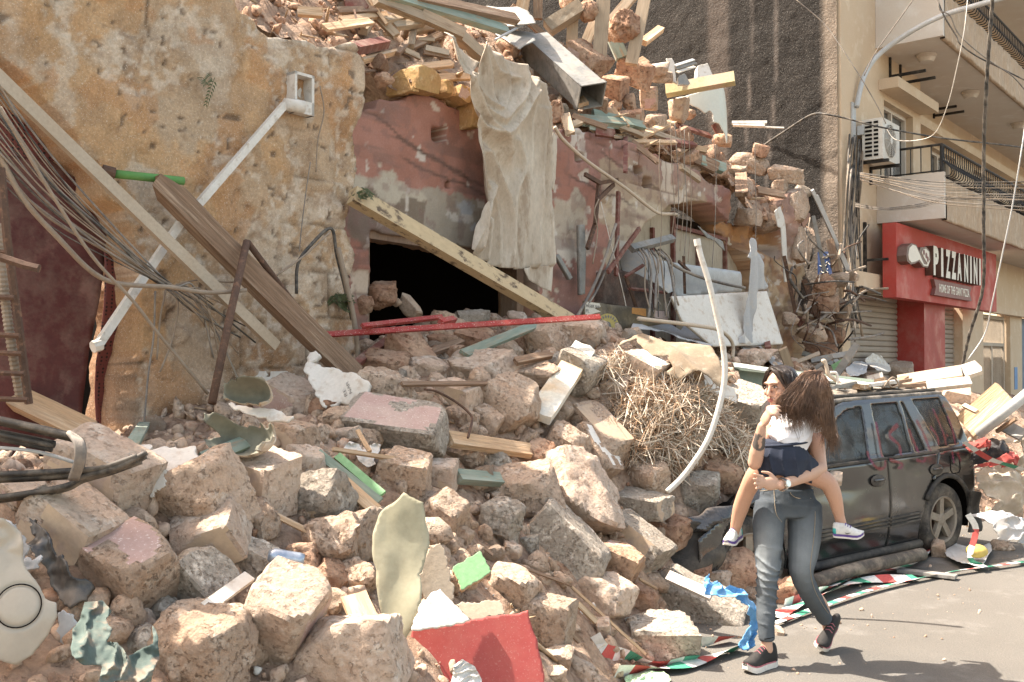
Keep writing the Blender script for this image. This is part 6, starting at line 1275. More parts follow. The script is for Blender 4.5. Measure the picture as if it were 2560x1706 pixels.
kb = MB(); V, f = beam(PF(1598, 572, .12), PF(1520, 680, .35), .045, .03, up=FN); kb.add(V, f); kb.build('post', M_FRAME, k)
for q, lab in (([(1449, 562), (1462, 562), (1465, 640), (1463, 735), (1452, 738), (1450, 640)], 'grey steel channel hanging upright on the pink wall'), ([(1390, 640), (1398, 636), (1432, 694), (1425, 700)], 'short slotted steel strip beside the tarp hem')):
 board('steel_channel', 0, q, FN, [M_ZINC], lab, 'metal channel', mode=('w', .14), thick=.04, jag=.001)
for i, pts in enumerate(([(1497, 498), (1486, 530), (1494, 580), (1482, 660)], [(1502, 505), (1530, 620), (1555, 720), (1575, 815)], [(1540, 560), (1500, 680), (1450, 780), (1430, 800)], [(1548, 590), (1530, 640), (1490, 730), (1462, 770)])):
 cable('wall_cable', 0, pts, [.007, .005, .016, .012][i], [M_CABT, M_PVC, M_CABG, M_CABG][i], ['pale loop of wire hanging on the pink wall bracket', 'thin white cord running from the bracket to the poster board', 'thick grey hose sloping down the pink wall', 'grey hose beside the thick one on the pink wall'][i], mode=('w', .3))
for i, x in enumerate((1680, 1690, 1702, 1712, 1722, 1782, 1648, 1884)):
 cable('hanging_wire', 0, [(x - 4 + i, 300 + i * 8), (x + (i % 3) * 4, 420), (x + 6, 520 + i * 6), (x - 2, 600 + 14 * i)], .0045, [M_CABT, M_CABG][i % 2], mode=('w', .25 + .03 * i), group='thin wires hanging over the shop arch')
board('dark_cabinet', 11, [(370, 850), (450, 820), (640, 870), (700, 900), (760, 1000), (760, 1170), (345, 1110)], FN, [mat('burnt_cabinet', (.07, .045, .035), (.10, .055, .04), None, rough=.7, bump=.2, scale=5, var=.3, dust=.2)], 'burnt dark cabinet standing in the left half of the shop arch', 'cabinet', mode=('w', .12), thick=.3, jag=.003)
board('grey_drum', 11, [(520, 690), (600, 610), (700, 640), (860, 770), (960, 860), (960, 980), (900, 1010), (640, 870), (560, 860)], (.4, -1, .4), [M_GREYC], 'pale grey bent sheet lying over the dark cabinet', 'metal sheet', mode=('w', .1), thick=.012, jag=.004, disp=lambda a, b: -1.2 * a * a)
timber('grey_roll', 11, (580, 660), (920, 575), 60, 46, M_ZINC, 'grey rolled sheet jutting out over the cabinet in the arch', 'roll', ma=('w', .15), mb=('w', .25))
board('grey_sheet', 11, [(700, 760), (1440, 860), (1480, 960), (1500, 1000), (1000, 1040), (940, 960)], FN + (0, 0, .3), [M_GREYM], 'wide bent grey sheet across the foot of the arch boards', 'metal sheet', mode=('w', .05), thick=.012, jag=.003, disp=lambda a, b: .06 * np.sin(b * 9))
board('curled_strip', 11, [(1125, 470), (1150, 490), (1240, 560), (1330, 600), (1348, 680), (1270, 600), (1200, 570)], FN, [M_ZINC], 'curled dark strip hanging out of the fanlight', 'metal piece', mode=('w', -.05), thick=.01, jag=.003)
for i, (a, b, lab) in enumerate((((530, 890), (680, 795), 'rusty red angle iron over the cabinet'), ((560, 985), (870, 1020), 'red iron bar lying across the cabinet front'), ((540, 900), (640, 1190), 'dark iron bar leaning on the cabinet'), ((1010, 720), (1020, 1030), 'rusted pipe standing before the grey sheet'), ((970, 765), (1060, 850), 'short rusted pipe elbow before the grey sheet'))): timber('iron_bar', 11, a, b, 24, 18, M_FRAME if i < 2 else M_RUST, lab, 'iron bar', ma=('w', .2))
cb = empty('cable_cluster', PF(1640, 700, .3), 'cluster of thick grey hoses and cables falling from the arch to the rubble', 'cable bundle'); rs = np.random.RandomState(5)
for i in range(14):
 x = 650 + i * 16; kb = MB(); kb.tube(spline([PF(*cv(11, x - 20 + rs.uniform(-20, 20), 660 + rs.uniform(-10, 20)), .2), PF(*cv(11, x + 40 + rs.uniform(-15, 15), 760), .35), PF(*cv(11, x + 60 + rs.uniform(-40, 40), 960 + rs.uniform(-30, 30)), .4), PF(*cv(11, x + rs.uniform(0, 140), 1180 + rs.uniform(-60, 60)), .5)], 6), [.005, .009, .006, .014][i % 4], 6); kb.build('cable', [M_CABG, M_CABT, M_CABB, M_CABG][i % 4], cb, smoothed=True)
cable('rubber_hose', 11, [(800, 690), (940, 800), (1060, 860), (1200, 910), (1400, 960), (1510, 980)], .018, M_CABG, 'long dark hose sagging across the arch boards to the white cloth', mode=('w', .3))
pb = board('poster_board', 11, [(200, 1085), (460, 1120), (580, 1135), (900, 1165), (905, 1260), (560, 1330), (480, 1410), (330, 1330), (200, 1250)], FN + (0, 0, .12), [mat('dark_poster', (.07, .055, .035), (.11, .08, .04), None, rough=.7, scale=4, bump=.1, dust=.25)], 'dark poster board with torn white lettering and a sunflower motif, foot of the arch', 'poster', mode=('w', .32), thick=.02, jag=.004)
def on_board(c, nml, anchor, mode): return plane_map(place(*cv(c, *anchor), mode), nml)
bx = np.mean([200, 460, 580, 900, 905, 560, 480, 330, 200]), np.mean([1085, 1120, 1135, 1165, 1260, 1330, 1410, 1330, 1250]); tb, mb_ = on_board(11, FN + (0, 0, .12), bx, ('w', .32))
def flat(name, pts, off, m, parent, c=11):
 q = [tb(*cv(c, *p)) for p in pts]; V = [mb_(np.array([a]), np.array([b]), np.array([off]))[0] for a, b in q]; k = MB(); k.add(V, [tuple(range(len(V)))]); o = k.build(name, m, parent); o.location = -parent.location; return o
M_PAPER = mat('torn_paper', (.56, .51, .42), rough=.9, bump=.1, var=.12); M_SUNF = mat('sunflower_yellow', (.40, .31, .10), (.34, .27, .10), None, rough=.8, bump=.1, scale=6, var=.15)
flat('torn_paper', [(203, 1092), (320, 1108), (330, 1135), (280, 1150), (330, 1175), (240, 1200), (204, 1200)], .004, M_PAPER, pb)
def wr2(body, c, pa, pb2, hpx, off, m, parent, name='lettering', o_=0.0):
 A_, B_, U_ = np.array(tb(*cv(c, *pa))), np.array(tb(*cv(c, *pb2))), np.array(tb(*cv(c, pa[0], pa[1] - hpx)))
 o = text_mesh(body, [m], 1., 1., .001, lambda x, y, z: mb_(np.array([(A_ + (B_ - A_) * x + (U_ - A_) * y)[0]]), np.array([(A_ + (B_ - A_) * x + (U_ - A_) * y)[1]]), np.array([off + z]))[0], name, None, off=o_); o.parent = parent; o.location = -parent.location
wr2('NGER SHI', 11, (210, 1138), (318, 1150), 24, .006, M_INK, pb, o_=.01); wr2('FL', 11, (208, 1180), (236, 1184), 26, .006, M_INK, pb, o_=.01); wr2('20', 11, (206, 1218), (240, 1220), 24, .006, M_INK, pb, o_=.01)
sc_ = (385, 1300); flat('sunflower', [(sc_[0] + 95 * math.cos(t), sc_[1] + 110 * math.sin(t)) for t in np.linspace(0, 2 * math.pi, 28, endpoint=False) if sc_[1] + 110 * math.sin(t) < 1380], .004, M_SUNF, pb)
for t in np.linspace(-2.6, 1.3, 15): flat('petal', [(sc_[0] + r * math.cos(t + d), sc_[1] + r * 1.12 * math.sin(t + d)) for r, d in ((62, 0), (76, -.1), (92, 0), (76, .1))], .006, M_INK, pb)
flat('flower_eye', [(sc_[0] + 30 * math.cos(t), sc_[1] + 45 * math.sin(t)) for t in np.linspace(0, 2 * math.pi, 20, endpoint=False)], .006, M_INK, pb)
flat('orange_label', [(585, 1142), (700, 1152), (700, 1215), (640, 1200), (585, 1190)], .004, mat('orange_label', (.42, .20, .06), rough=.8, bump=.1), pb); flat('pale_label', [(760, 1165), (890, 1172), (880, 1240), (770, 1225)], .004, mat('pale_pink_label', (.42, .33, .30), rough=.8, bump=.1), pb)
board('leaning_board', 11, [(910, 1050), (1690, 1005), (1825, 1440), (1250, 1460), (1000, 1250)], FN + (.1, -.25, .45), [M_SHEETW, M_TANB], 'large stained white board leaning in front of the shop arch', 'board', mode=('w', .62), thick=.03, jag=.002)
cl_ = [(1555, 560), (1575, 600), (1600, 680), (1640, 800), (1678, 980), (1660, 1010), (1610, 1000), (1590, 1100), (1570, 1200), (1575, 1340), (1545, 1380), (1555, 1430), (1450, 1440), (1460, 1390), (1500, 1330), (1505, 1180), (1510, 1050), (1515, 900), (1530, 760), (1500, 740), (1525, 680)]
board('grey_cloth', 11, cl_, FN, [M_GREYC], 'pale grey cloth hanging to a point beside the right side of the shop arch', 'cloth', mode=('w', .72), thick=.006, jag=.01, disp=lambda a, b: .045 * np.abs(np.sin(a * 16 + b * 1.5 + fbm(np.stack([a * 3, b * 2, 0 * a], -1), 2, 3) * 2)) + .012 * np.sin(b * 5))
drape('grey_cloth', 8, [(520, 250), (560, 170), (700, 170), (900, 250), (1010, 120), (1060, 70), (1110, 90), (1160, 180), (1170, 330), (1120, 400), (1000, 340), (760, 260)], [M_GREYC], 'heap of crumpled pale grey cloth behind the rolled canvas', 'cloth', lift=.12, fold=.07, fs=15, seed=21)
drape('grey_cloth', 8, [(1340, 330), (1420, 250), (1460, 330), (1640, 480), (1700, 530), (1600, 520), (1440, 440), (1330, 380)], [M_GREYC], 'grey cloth trailing down under the leaning white board to the green beam', 'cloth', lift=.12, fold=.05, fs=16, seed=22)
board('canvas_sheet', 8, [(425, 400), (470, 310), (570, 264), (760, 285), (1000, 345), (1130, 395), (1190, 470), (1235, 560), (1300, 580), (1240, 640), (1120, 600), (1010, 575), (880, 595), (800, 560), (860, 530), (800, 460), (690, 440), (560, 300), (500, 330)], (.05, -.62, .78), [M_CANV], 'stiff brown canvas sheet draped over the stones left of the white pipe', 'canvas', mode=('h', .30), thick=.008, jag=.01, disp=lambda a, b: -.9 * np.maximum(b - .02, 0) ** 2 - .9 * np.maximum(-b - .02, 0) ** 2 + .05 * (1 - np.abs(np.sin(a * 8 + b * 5))) ** 1.5 + .03 * fbm(np.stack([a * 5, b * 5, 0 * a], -1), 3, 3))
cable('bent_pipe', 0, [(1744, 604), (1752, 640), (1772, 705), (1792, 790), (1808, 870), (1812, 940), (1800, 1010), (1772, 1095), (1732, 1160), (1700, 1200), (1668, 1230)], .0195, M_PVC, 'long white plastic pipe curving up out of the heap left of the woman', 'pipe', mode=('y', 6.7), n=10)
o = bpy.data.objects['bent_pipe.001']; kb = MB(); kb.tube([P(1742, 598, 6.7), P(1745, 615, 6.7)], .024, 12); e_ = kb.build('collar', M_PVC, o); e_.location = -o.location
cable('bent_pipe', 8, [(590, 172), (830, 200), (1050, 228), (1190, 255), (1270, 310), (1305, 380), (1300, 470)], .020, M_PIPEB, 'beige hose looping over the grey cloth behind the white pipe', 'pipe', mode=('w', 1.0), n=8)
cable('bent_pipe', 6, [(650, 100), (662, 98), (672, 130), (680, 160), (720, 190), (760, 222)], .018, M_PIPEB, 'bent pinkish hose lying over the green beam toward the car roof', 'pipe', mode=('y', 8.9), n=8)
cable('bent_pipe', 6, [(690, 150), (715, 152), (722, 180), (720, 235)], .012, M_PVC, 'short white hose loop over the green beam', 'pipe', mode=('y', 8.8), n=8)
board('hanging_strip', 11, [(1755, 355), (1800, 315), (1830, 400), (1845, 500), (1865, 930), (1835, 932), (1805, 490), (1780, 480)], FN, [M_SHEETW], 'long white strip hanging on the right pier of the ruin', 'strip', mode=('w', .14), thick=.012, jag=.003)
# ------------------------------------------------------------------ straw heap
def straw(name, c, pts, n, lab, seed, lmin=.12, lmax=.42, r=.0042, lift=.24):
 rs = np.random.RandomState(seed); poly = [cv(c, *p) for p in pts]; xs = [p[0] for p in poly]; ys = [p[1] for p in poly]; k = MB(); i = 0
 gxs, gys = np.linspace(min(xs), max(xs), 12), np.linspace(min(ys), max(ys), 12); hg = [[hit(x, y, .02) for y in gys] for x in gxs]
 while i < n:
  x, y = rs.uniform(min(xs), max(xs)), rs.uniform(min(ys), max(ys))
  if not inpoly(np.array([x]), np.array([y]), poly)[0]: continue
  a, b = (x - gxs[0]) / (gxs[1] - gxs[0]), (y - gys[0]) / (gys[1] - gys[0]); p = np.array(hg[min(int(a + .5), 11)][min(int(b + .5), 11)])
  d = (x - np.mean(xs)) / (max(xs) - min(xs)); e = (y - np.mean(ys)) / (max(ys) - min(ys))
  p = P(x, y, p[1] - lift * max(.15, 1 - 2.4 * (d * d + e * e)) * rs.uniform(.1, 1) * (1 + .6 * math.sin(x * .07) * math.sin(y * .06)))
  dr = nrm(rs.normal(0, 1, 3) * (1, .6, .7) + (d * 1.4, -.3, -.5 - .6 * e)); L = rs.uniform(lmin, lmax); cvv = nrm(np.cross(dr, rs.normal(0, 1, 3))) * L * rs.uniform(-.45, .45)
  Q = [p - dr * L / 2, p + cvv * .6, p + dr * L / 2 + np.array([0, 0, -.05])]; k.tube(spline(Q, 3), [r * rs.uniform(.6, 1.3)] * 4 + [r * .8] * 3, 3, int(rs.randint(3)), cap=False, flat=.6); i += 1
 o = k.build(name, [mat('straw_light', (.54, .44, .335), (.46, .35, .255), None, rough=.8, bump=0, var=.2), mat('straw_brown', (.40, .27, .17), (.33, .21, .13), None, rough=.85, bump=0, var=.2), mat('straw_pale', (.68, .59, .47), rough=.8, bump=0, var=.15)]); return tag(rebase(o), lab, 'straw', kind='stuff')
straw('straw_heap', 8, [(470, 720), (620, 650), (780, 690), (1050, 680), (1130, 760), (1240, 860), (1290, 1010), (1230, 1060), (1000, 1060), (900, 1200), (800, 1240), (640, 1230), (520, 1180), (420, 1020), (430, 860)], 4200, 'heap of dry straw and reeds', 3)
straw('straw_tuft', 8, [(1250, 1060), (1360, 1020), (1450, 1060), (1440, 1330), (1330, 1300), (1250, 1200)], 900, 'tuft of dry straw behind the child', 4, lmax=.3)
straw('root_fibres', 8, [(330, 480), (420, 420), (470, 520), (460, 640), (380, 640)], 160, 'dry fibres', 5, lmax=.3)
rs = np.random.RandomState(77)
for i in range(54):
 u, w = rs.uniform(4.9, 9.6) if i < 38 else rs.uniform(9.4, 13.6), -rs.uniform(.1, 1.5); z = float(HU(np.array([u]), np.array([w]))[0]); p = F(u, w, z); px, py = proj(p)
 if py < -30 or (1140 < px < 1390 and py > 80): continue
 L = rs.uniform(45, 130); a = rs.normal(.35, .55) if rs.rand() < .75 else rs.uniform(1.1, 1.9); q = (px + math.cos(a) * L, py + math.sin(a) * L * .8)
 e_ = hitU(*q); u2, w2 = UW(e_)
 if px > 1960 or abs(e_[2] - float(HU(np.array([u2]), np.array([w2]))[0])) > .12: continue
 m = [M_BEIGEW, M_WOODL, M_TIMB, M_TIMB, M_FRAME, M_GREENP][rs.randint(6)]; w_ = rs.uniform(10, 30); lab = auto_label((px + q[0]) / 2, (py + q[1]) / 2, {'beige_painted_wood': 'beige painted board', 'raw_split_wood': 'raw split board', 'grey_brown_timber': 'grey brown board', 'oxide_red_frame': 'dark red board', 'green_painted_wood': 'green painted board'}[m.name])
 if lab: timber('broken_board', 0, (px, py), q, w_, w_ * rs.uniform(.3, .7), m, lab, ma=('u', .12), mb=('u', .22), group=G, jag=rs.uniform(4, 16), splint=rs.uniform(0, 8))
# ------------------------------------------------------------------ right side: fallen beam, pipes, fabrics, tape, cables
M_GRNB = mat('green_painted_steel', (.22, .27, .22), (.19, .235, .19), None, rough=.5, scale=3, bump=.08, var=.1, dust=.25)
k = empty('fallen_beam', P(2000, 950, 9.3), 'long fallen pale green steel beam lying behind the woman up to the car roof', 'beam')
kb = MB(); V, f = beam(P(1780, 905, 9.6), P(2180, 965, 9.0), .14, .015, up=(.1, -.3, 1)); kb.add(V, f); kb.build('flange', mat('pale_green_edge', (.45, .49, .43), rough=.5, bump=.05, dust=.2), k)
kb = MB(); V, f = beam(P(1783, 942, 9.66), P(2180, 990, 9.05), .02, .30, up=(.1, .25, 1)); kb.add(V, f); kb.build('web', M_GRNB, k)
o = timber('pale_post', 6, (1000, 196), (1290, 150), 54, 50, M_PIPEB, 'thick pale pipe with a torn end lying above the car roof', 'pipe', ma=('y', 9.4), mb=('y', 9.2)); timber('pale_post_end', 6, (1290, 152), (1362, 128), 62, 36, M_PVC, 'frayed white plastic end of the thick pale pipe', 'pipe', ma=('y', 9.2), jag=16)
timber('pale_post', 6, (1130, 214), (1326, 192), 40, 34, M_PVC, 'thinner pale pipe under the thick one, above the car rear', 'pipe', ma=('y', 9.1))
k = MB(); k.tube([P(2447, 1085, 8.6), P(2580, 975, 8.2)], .045, 10); tag(rebase(k.build('grey_pole', M_GREYM, smoothed=True)), 'pale grey pole sloping up at the right edge', 'pole')
timber('plank', 6, (1310, 400), (1490, 240), 120, 26, M_WOODL, 'broad raw plank leaning behind the rear of the car', ma=('y', 9.0), mb=('y', 8.8)); timber('plank', 6, (1290, 345), (1465, 212), 30, 24, M_WOODL, 'narrow lath leaning left of the broad raw plank', ma=('y', 9.2), mb=('y', 9.0))
for i, (a, b, m, lab) in enumerate((((1420, 370), (1530, 300), M_PVC, 'white slat behind the grey pole'), ((1390, 420), (1500, 350), M_PIPEB, 'beige slat under the broad raw plank'), ((1450, 420), (1540, 360), M_TIMB, 'brown lath at the right edge of the pile'), ((1480, 390), (1575, 440), M_ZINC, 'dark grey metal sheet piece at the right edge'), ((1300, 300), (1360, 330), M_WOODL, 'short lath right of the pinkish block'))): timber('slat', 6, a, b, [20, 24, 16, 60, 20][i], 14, m, lab, ma=('y', 8.9), mb=('y', 8.7))
for i, (a, b, w, m, lab) in enumerate((((715, 160), (812, 20), 34, M_ZINC, 'grey aluminium profile standing in the debris above the car'), ((700, 130), (760, 95), 30, M_LEAFG, 'small bright green board left of the aluminium profile'), ((500, 125), (470, 40), 40, BW, 'pale curved veneer strip above the womans head'), ((860, 185), (930, 165), 34, M_PVC, 'white carton tube lying on the green beam end'), ((880, 205), (940, 190), 40, M_WOODL, 'brown scrap of board at the green beam end'), ((600, 95), (790, 60), 26, M_ZINC, 'grey strip in the litter before the red pillar'), ((560, 60), (700, 110), 24, M_ZINC, 'second grey strip crossing in the litter'), ((640, 40), (760, 130), 20, M_GREYM, 'pale grey strip slanting in the litter'), ((540, 100), (640, 60), 18, M_PIPEB, 'beige slat in the litter left of the aluminium profile'), ((620, 130), (700, 75), 18, M_ZINC, 'dark strip under the pale grey strip'))):
 pz_ = hit(*cv(6, *a), .12)[1]; timber('scrap_strip', 6, a, b, w, w * .4, m, lab, ma=('y', pz_), mb=('y', pz_ - .1))
board('red_scrap', 6, [(458, 118), (475, 104), (505, 125), (470, 128)], (0, -1, .4), [M_REDM], 'tiny red scrap right above the womans hair', 'scrap', mode=('h', .1), thick=.01)
drape('white_sack', 6, [(850, 90), (880, 62), (920, 70), (960, 110), (970, 140), (900, 140), (860, 110)], [M_PVC], 'white plastic sack left of the pale perched stone', 'sack', lift=.1, fold=.06, fs=14, seed=31); drape('grey_sack', 6, [(760, 130), (800, 100), (850, 115), (860, 150), (820, 165), (770, 160)], [M_GREYC], 'grey crumpled bag below the white plastic sack', 'sack', lift=.1, fold=.05, fs=14, seed=32)
M_REDC = mat('red_cloth', (.38, .07, .06), (.34, .06, .05), None, rough=.9, bump=.2, scale=5, dust=.15); M_BLKC = mat('black_bag', (.035, .033, .035), rough=.6, bump=.2, dust=.25); M_CREC = mat('cream_cloth', (.50, .42, .33), (.46, .38, .29), (.54, .47, .39), rough=.95, bump=.2, scale=4, var=.1, dust=.2)
def heap(name, c, pts, m, lab, Y, fold, fs, seed, bulge=.18, nml=(.2, -1, .45), cat='cloth'):
 rr_ = max(p[0] for p in pts) - min(p[0] for p in pts); rr_ = rr_ * CROP[c][2] * Y / FPX / 2
 def dd(a, b):
  q = np.stack([a / rr_ * 1.4, b / rr_ * 1.4, 0 * a + seed], -1); w_ = fbm(q, 3, seed) * 3
  return bulge * np.clip(1 - (a * a + b * b) / rr_ ** 2, -.6, 1) + fold * (1 - np.abs(np.sin((a * .8 + b * .5) / rr_ * fs * .7 + w_ * 1.2))) ** 1.6 + fold * .4 * (1 - np.abs(np.sin(b / rr_ * fs * .4 - w_ * 1.6))) ** 2
 return board(name, c, pts, nml, [m], lab, cat, mode=('y', Y), thick=.01, jag=.01, disp=dd, seed=seed, res=rr_ / 28)
heap('cream_sheet', 10, [(1060, 830), (1200, 790), (1403, 870), (1420, 1090), (1330, 1060), (1290, 1170), (1180, 1130), (1060, 930), (1045, 880)], M_CREC, 'big cream bed sheet hanging over the pile right of the car', 8.9, .10, 6, 41)
heap('cream_sheet', 10, [(1190, 610), (1300, 600), (1420, 640), (1420, 860), (1300, 820), (1320, 700)], M_CREC, 'smaller cream cloth at the right edge above the big sheet', 9.1, .08, 5, 42)
heap('black_bag', 10, [(1040, 720), (1080, 640), (1180, 620), (1290, 680), (1300, 740), (1180, 770), (1050, 780)], M_BLKC, 'black bag wedged right of the car rear window', 8.85, .07, 4, 43, cat='bag')
heap('red_cloth', 10, [(1000, 640), (1060, 635), (1150, 680), (1110, 700), (1010, 700)], M_REDC, 'small red cloth above the black bag', 8.8, .05, 4, 44); heap('red_cloth', 10, [(1090, 780), (1200, 740), (1280, 725), (1335, 815), (1280, 830), (1180, 815)], M_REDC, 'red cloth spilling out under the black bag', 8.75, .06, 4, 45)
heap('grey_jacket', 10, [(1075, 1100), (1180, 1120), (1330, 1200), (1420, 1180), (1420, 1350), (1300, 1360), (1180, 1310), (1150, 1230)], M_GREYC, 'grey jacket lying at the foot of the pile, right edge', 8.35, .07, 5, 46)
drape('white_film', 10, [(850, 1390), (920, 1320), (1000, 1340), (1070, 1360), (1160, 1330), (1180, 1380), (1100, 1440), (1150, 1470), (980, 1470), (860, 1420)], [mat('white_film', (.52, .50, .47), (.46, .44, .41), None, rough=.6, bump=.1)], 'crumpled white plastic film on the street behind the rear wheel', 'plastic film', lift=.05, fold=.05, fs=16, seed=51, wmin=.5)
kb = MB(); pc = P(*cv(10, 1078, 1370), 8.1); kb.tube([pc + np.array([math.sin(t), 0, 0]) * 0 + np.array([0, 0, .055 * math.cos(t)]) for t in np.linspace(math.pi, 0, 9)], [max(.085 * math.sin(t), .002) for t in np.linspace(math.pi, 0, 9)], 16); tag(rebase(kb.build('yellow_ball', mat('yellow_ball_skin', (.50, .37, .10), rough=.6, bump=.1, dust=.1), smoothed=True)), 'flattened yellow ball in the litter behind the rear wheel', 'ball')
k = MB(); k.tube(spline([P(2030, 1456, 7.25), P(2120, 1428, 7.5), P(2230, 1403, 7.8), P(2305, 1386, 8.05)], 6), .052, 14); tag(rebase(k.build('drain_pipe', mat('black_drain', (.07, .06, .05), (.13, .105, .08), None, rough=.75, bump=.2, scale=5, dust=.4), smoothed=True)), 'thick dusty black drain pipe lying along the car sill', 'pipe')
timber('dark_board', 6, (1000, 1055), (1265, 1085), 60, 14, M_ZINC, 'flat dark grey board on the road by the car shadow', 'board', ma=('h', .03), up=(0, 0, 1))
M_BLUE = mat('blue_plastic', (.16, .38, .66), (.13, .33, .60), None, rough=.4, bump=.1, scale=6, var=.08)
heap('blue_bag', 6, [(132, 1075), (165, 1110), (190, 1150), (230, 1130), (300, 1180), (340, 1240), (352, 1300), (350, 1390), (320, 1420), (285, 1400), (300, 1300), (290, 1240), (200, 1180), (125, 1160)], M_BLUE, 'crumpled bright blue plastic bag beside the womans leg', 5.75, .05, 6, 61, bulge=.06, nml=(.3, -1, .5), cat='plastic bag')
TAPE = [mat('tape_white', (.66, .64, .60), rough=.5, bump=0), mat('tape_red', (.45, .08, .07), rough=.5, bump=0), mat('tape_green', (.06, .27, .17), rough=.5, bump=0)]
def tape(pts, wd, lab, seed, lift=.02, per=.12, twist=.6, Y=None):
 Q = spline([hit(*p, lift) if Y is None else P(*p, Y) for p in pts], 14); L = np.concatenate([[0], np.cumsum(np.linalg.norm(np.diff(Q, axis=0), axis=1))]); n = max(int(L[-1] / .03), 4); t = np.linspace(0, L[-1], n)
 C_ = np.stack([np.interp(t, L, Q[:, i]) for i in range(3)], -1); T = np.gradient(C_, axis=0); T /= np.linalg.norm(T, axis=1)[:, None]; side = np.cross(T, [0, 0, 1]); side /= np.linalg.norm(side, axis=1)[:, None]; upv = np.cross(side, T)
 tw = fbm(np.stack([t * 2, 0 * t, 0 * t + seed], -1), 2, seed) * 2.4 * twist + .5 * twist; S_ = side * np.cos(tw)[:, None] + upv * np.sin(tw)[:, None]
 k = MB(); V = np.vstack([C_ - S_ * wd / 2, C_ + S_ * wd / 2, C_ - S_ * wd / 2 + upv * .002, C_ + S_ * wd / 2 + upv * .002]); V[:, 2] += 0.012 + .01 * np.abs(np.tile(fbm(np.stack([t * 5, 0 * t, 0 * t], -1), 2, seed), 4))
 f = []; mi = []
 for i in range(n - 1):
  c = [0, 1, 0, 2][int(t[i] / per) % 4]; f += [(2 * n + i, 2 * n + i + 1, 3 * n + i + 1, 3 * n + i), (i, n + i, n + i + 1, i + 1)]; mi += [c, c]
 k.add(V, f, mi); o = k.build('barrier_tape', TAPE); return tag(rebase(o), lab, 'tape', 'barrier tape on the road')
tape([(1935, 1565), (2080, 1512), (2200, 1473), (2330, 1444), (2420, 1428), (2570, 1408)], .05, 'taut striped tape running along the road from the womans leg to the right edge', 1, twist=.2, per=.10)
tape([(1935, 1548), (2010, 1510), (2100, 1475), (2170, 1455), (2290, 1448)], .11, 'broad faded striped tape lying behind the taut one', 2, twist=.35)
tape([(1960, 1520), (2060, 1480), (2140, 1440), (2240, 1425), (2300, 1400), (2330, 1360)], .09, 'crumpled striped tape climbing to the rear wheel', 3, twist=.9)
tape([(1480, 1600), (1510, 1640), (1580, 1652), (1660, 1668), (1740, 1655)], .10, 'tangled striped tape at the toe of the heap beside the grey boulder', 4, twist=1.1, per=.09); tape([(1540, 1690), (1620, 1680), (1700, 1672), (1800, 1640), (1855, 1625)], .09, 'striped tape on the road left of the womans shoe', 5, twist=.8)
tape([(2410, 1110), (2470, 1150), (2560, 1180)], .06, 'striped tape stretched over the fabrics at the right edge', 6, twist=.5, Y=8.5); tape([(2420, 1290), (2440, 1330), (2425, 1400), (2460, 1420)], .045, 'striped tape hanging by the car bumper', 7, twist=.9, Y=8.0); tape([(1640, 1480 + 160), (1700, 1600), (1760, 1612), (1830, 1600)], .07, 'torn striped tape under the heavy concrete lintel piece', 8, twist=1.)
drape('green_film', 5, [(1310, 1550), (1400, 1515), (1480, 1520), (1520, 1560), (1470, 1600), (1330, 1600)], [mat('pale_green_film', (.40, .52, .33), rough=.5, bump=.1)], 'pale green crumpled film at the bottom edge', 'plastic film', lift=.03, fold=.04, fs=18, seed=71)
# ------------------------------------------------------------------ cables of the street
def street_cable(name, pts, r, m, lab, modes, **kw): return cable(name, 0, pts, r, m, lab, modes=modes, **kw)
y_ = lambda *a: [('y', v) for v in a]
tw = empty('power_cable', P(2360, 900, 13), 'thick twisted black cable hanging vertically in front of the pizza sign', 'cable')
for j in range(3):
 Q = spline([P(2482, -10, 11), P(2470, 150, 11.3), P(2460, 350, 11.8), P(2459, 560, 12.2), P(2457, 720, 12.5), P(2420, 850, 12.8), P(2398, 960, 13)], 16); t = np.linspace(0, 60, len(Q)); Q = Q + np.stack([np.cos(t + j * 2.1), np.sin(t + j * 2.1), 0 * t], -1) * .011
 kb = MB(); kb.tube(Q, .012, 6); kb.build('strand', M_CABB, tw, smoothed=True)
street_cable('wall_line', [(2062, 285), (2110, 295), (2200, 318), (2350, 345), (2500, 362), (2600, 375)], .014, M_CABB, 'black cable running right from the dark wall past the air conditioner', y_(15.3, 15.2, 15.2, 16, 17, 18)); street_cable('wall_line', [(1900, 370), (1960, 330), (2030, 287), (2075, 288), (2110, 295)], .017, M_CABB, 'black cable sagging across the dark party wall to its corner', y_(16.5, 16.1, 15.6, 15.3, 15.2))
street_cable('loose_cord', [(2420, -10), (2410, 80), (2390, 180), (2370, 260), (2340, 330), (2300, 350), (2240, 350), (2215, 320)], .006, M_PVC, 'thin pale cord drooping from the top to the air conditioner', y_(13, 13, 13.3, 13.8, 14.5, 15, 15.3, 15.4)); street_cable('loose_cord', [(2565, 300), (2550, 400), (2530, 520), (2505, 640), (2480, 760), (2462, 835), (2420, 900)], .009, M_GREYM, 'grey cord hanging from the right edge across the sign corner', y_(13, 13, 13.2, 13.4, 13.6, 13.8, 13.8))
street_cable('loose_cord', [(2340, -10), (2360, 40), (2390, 90), (2400, 110), (2440, 140), (2500, 170), (2570, 205)], .010, M_CABB, 'black cable arching from the top edge to the right before the upper balcony', y_(13.5,) * 7 if False else y_(13.5, 13.5, 13.5, 13.5, 13.6, 13.8, 14)); street_cable('loose_cord', [(2345, -10), (2350, 25), (2375, 40), (2400, 90), (2470, 150), (2530, 190), (2570, 235)], .009, M_CABG, 'grey cable beside the black one before the upper balcony', y_(13.4, 13.4, 13.4, 13.5, 13.6, 13.8, 14))
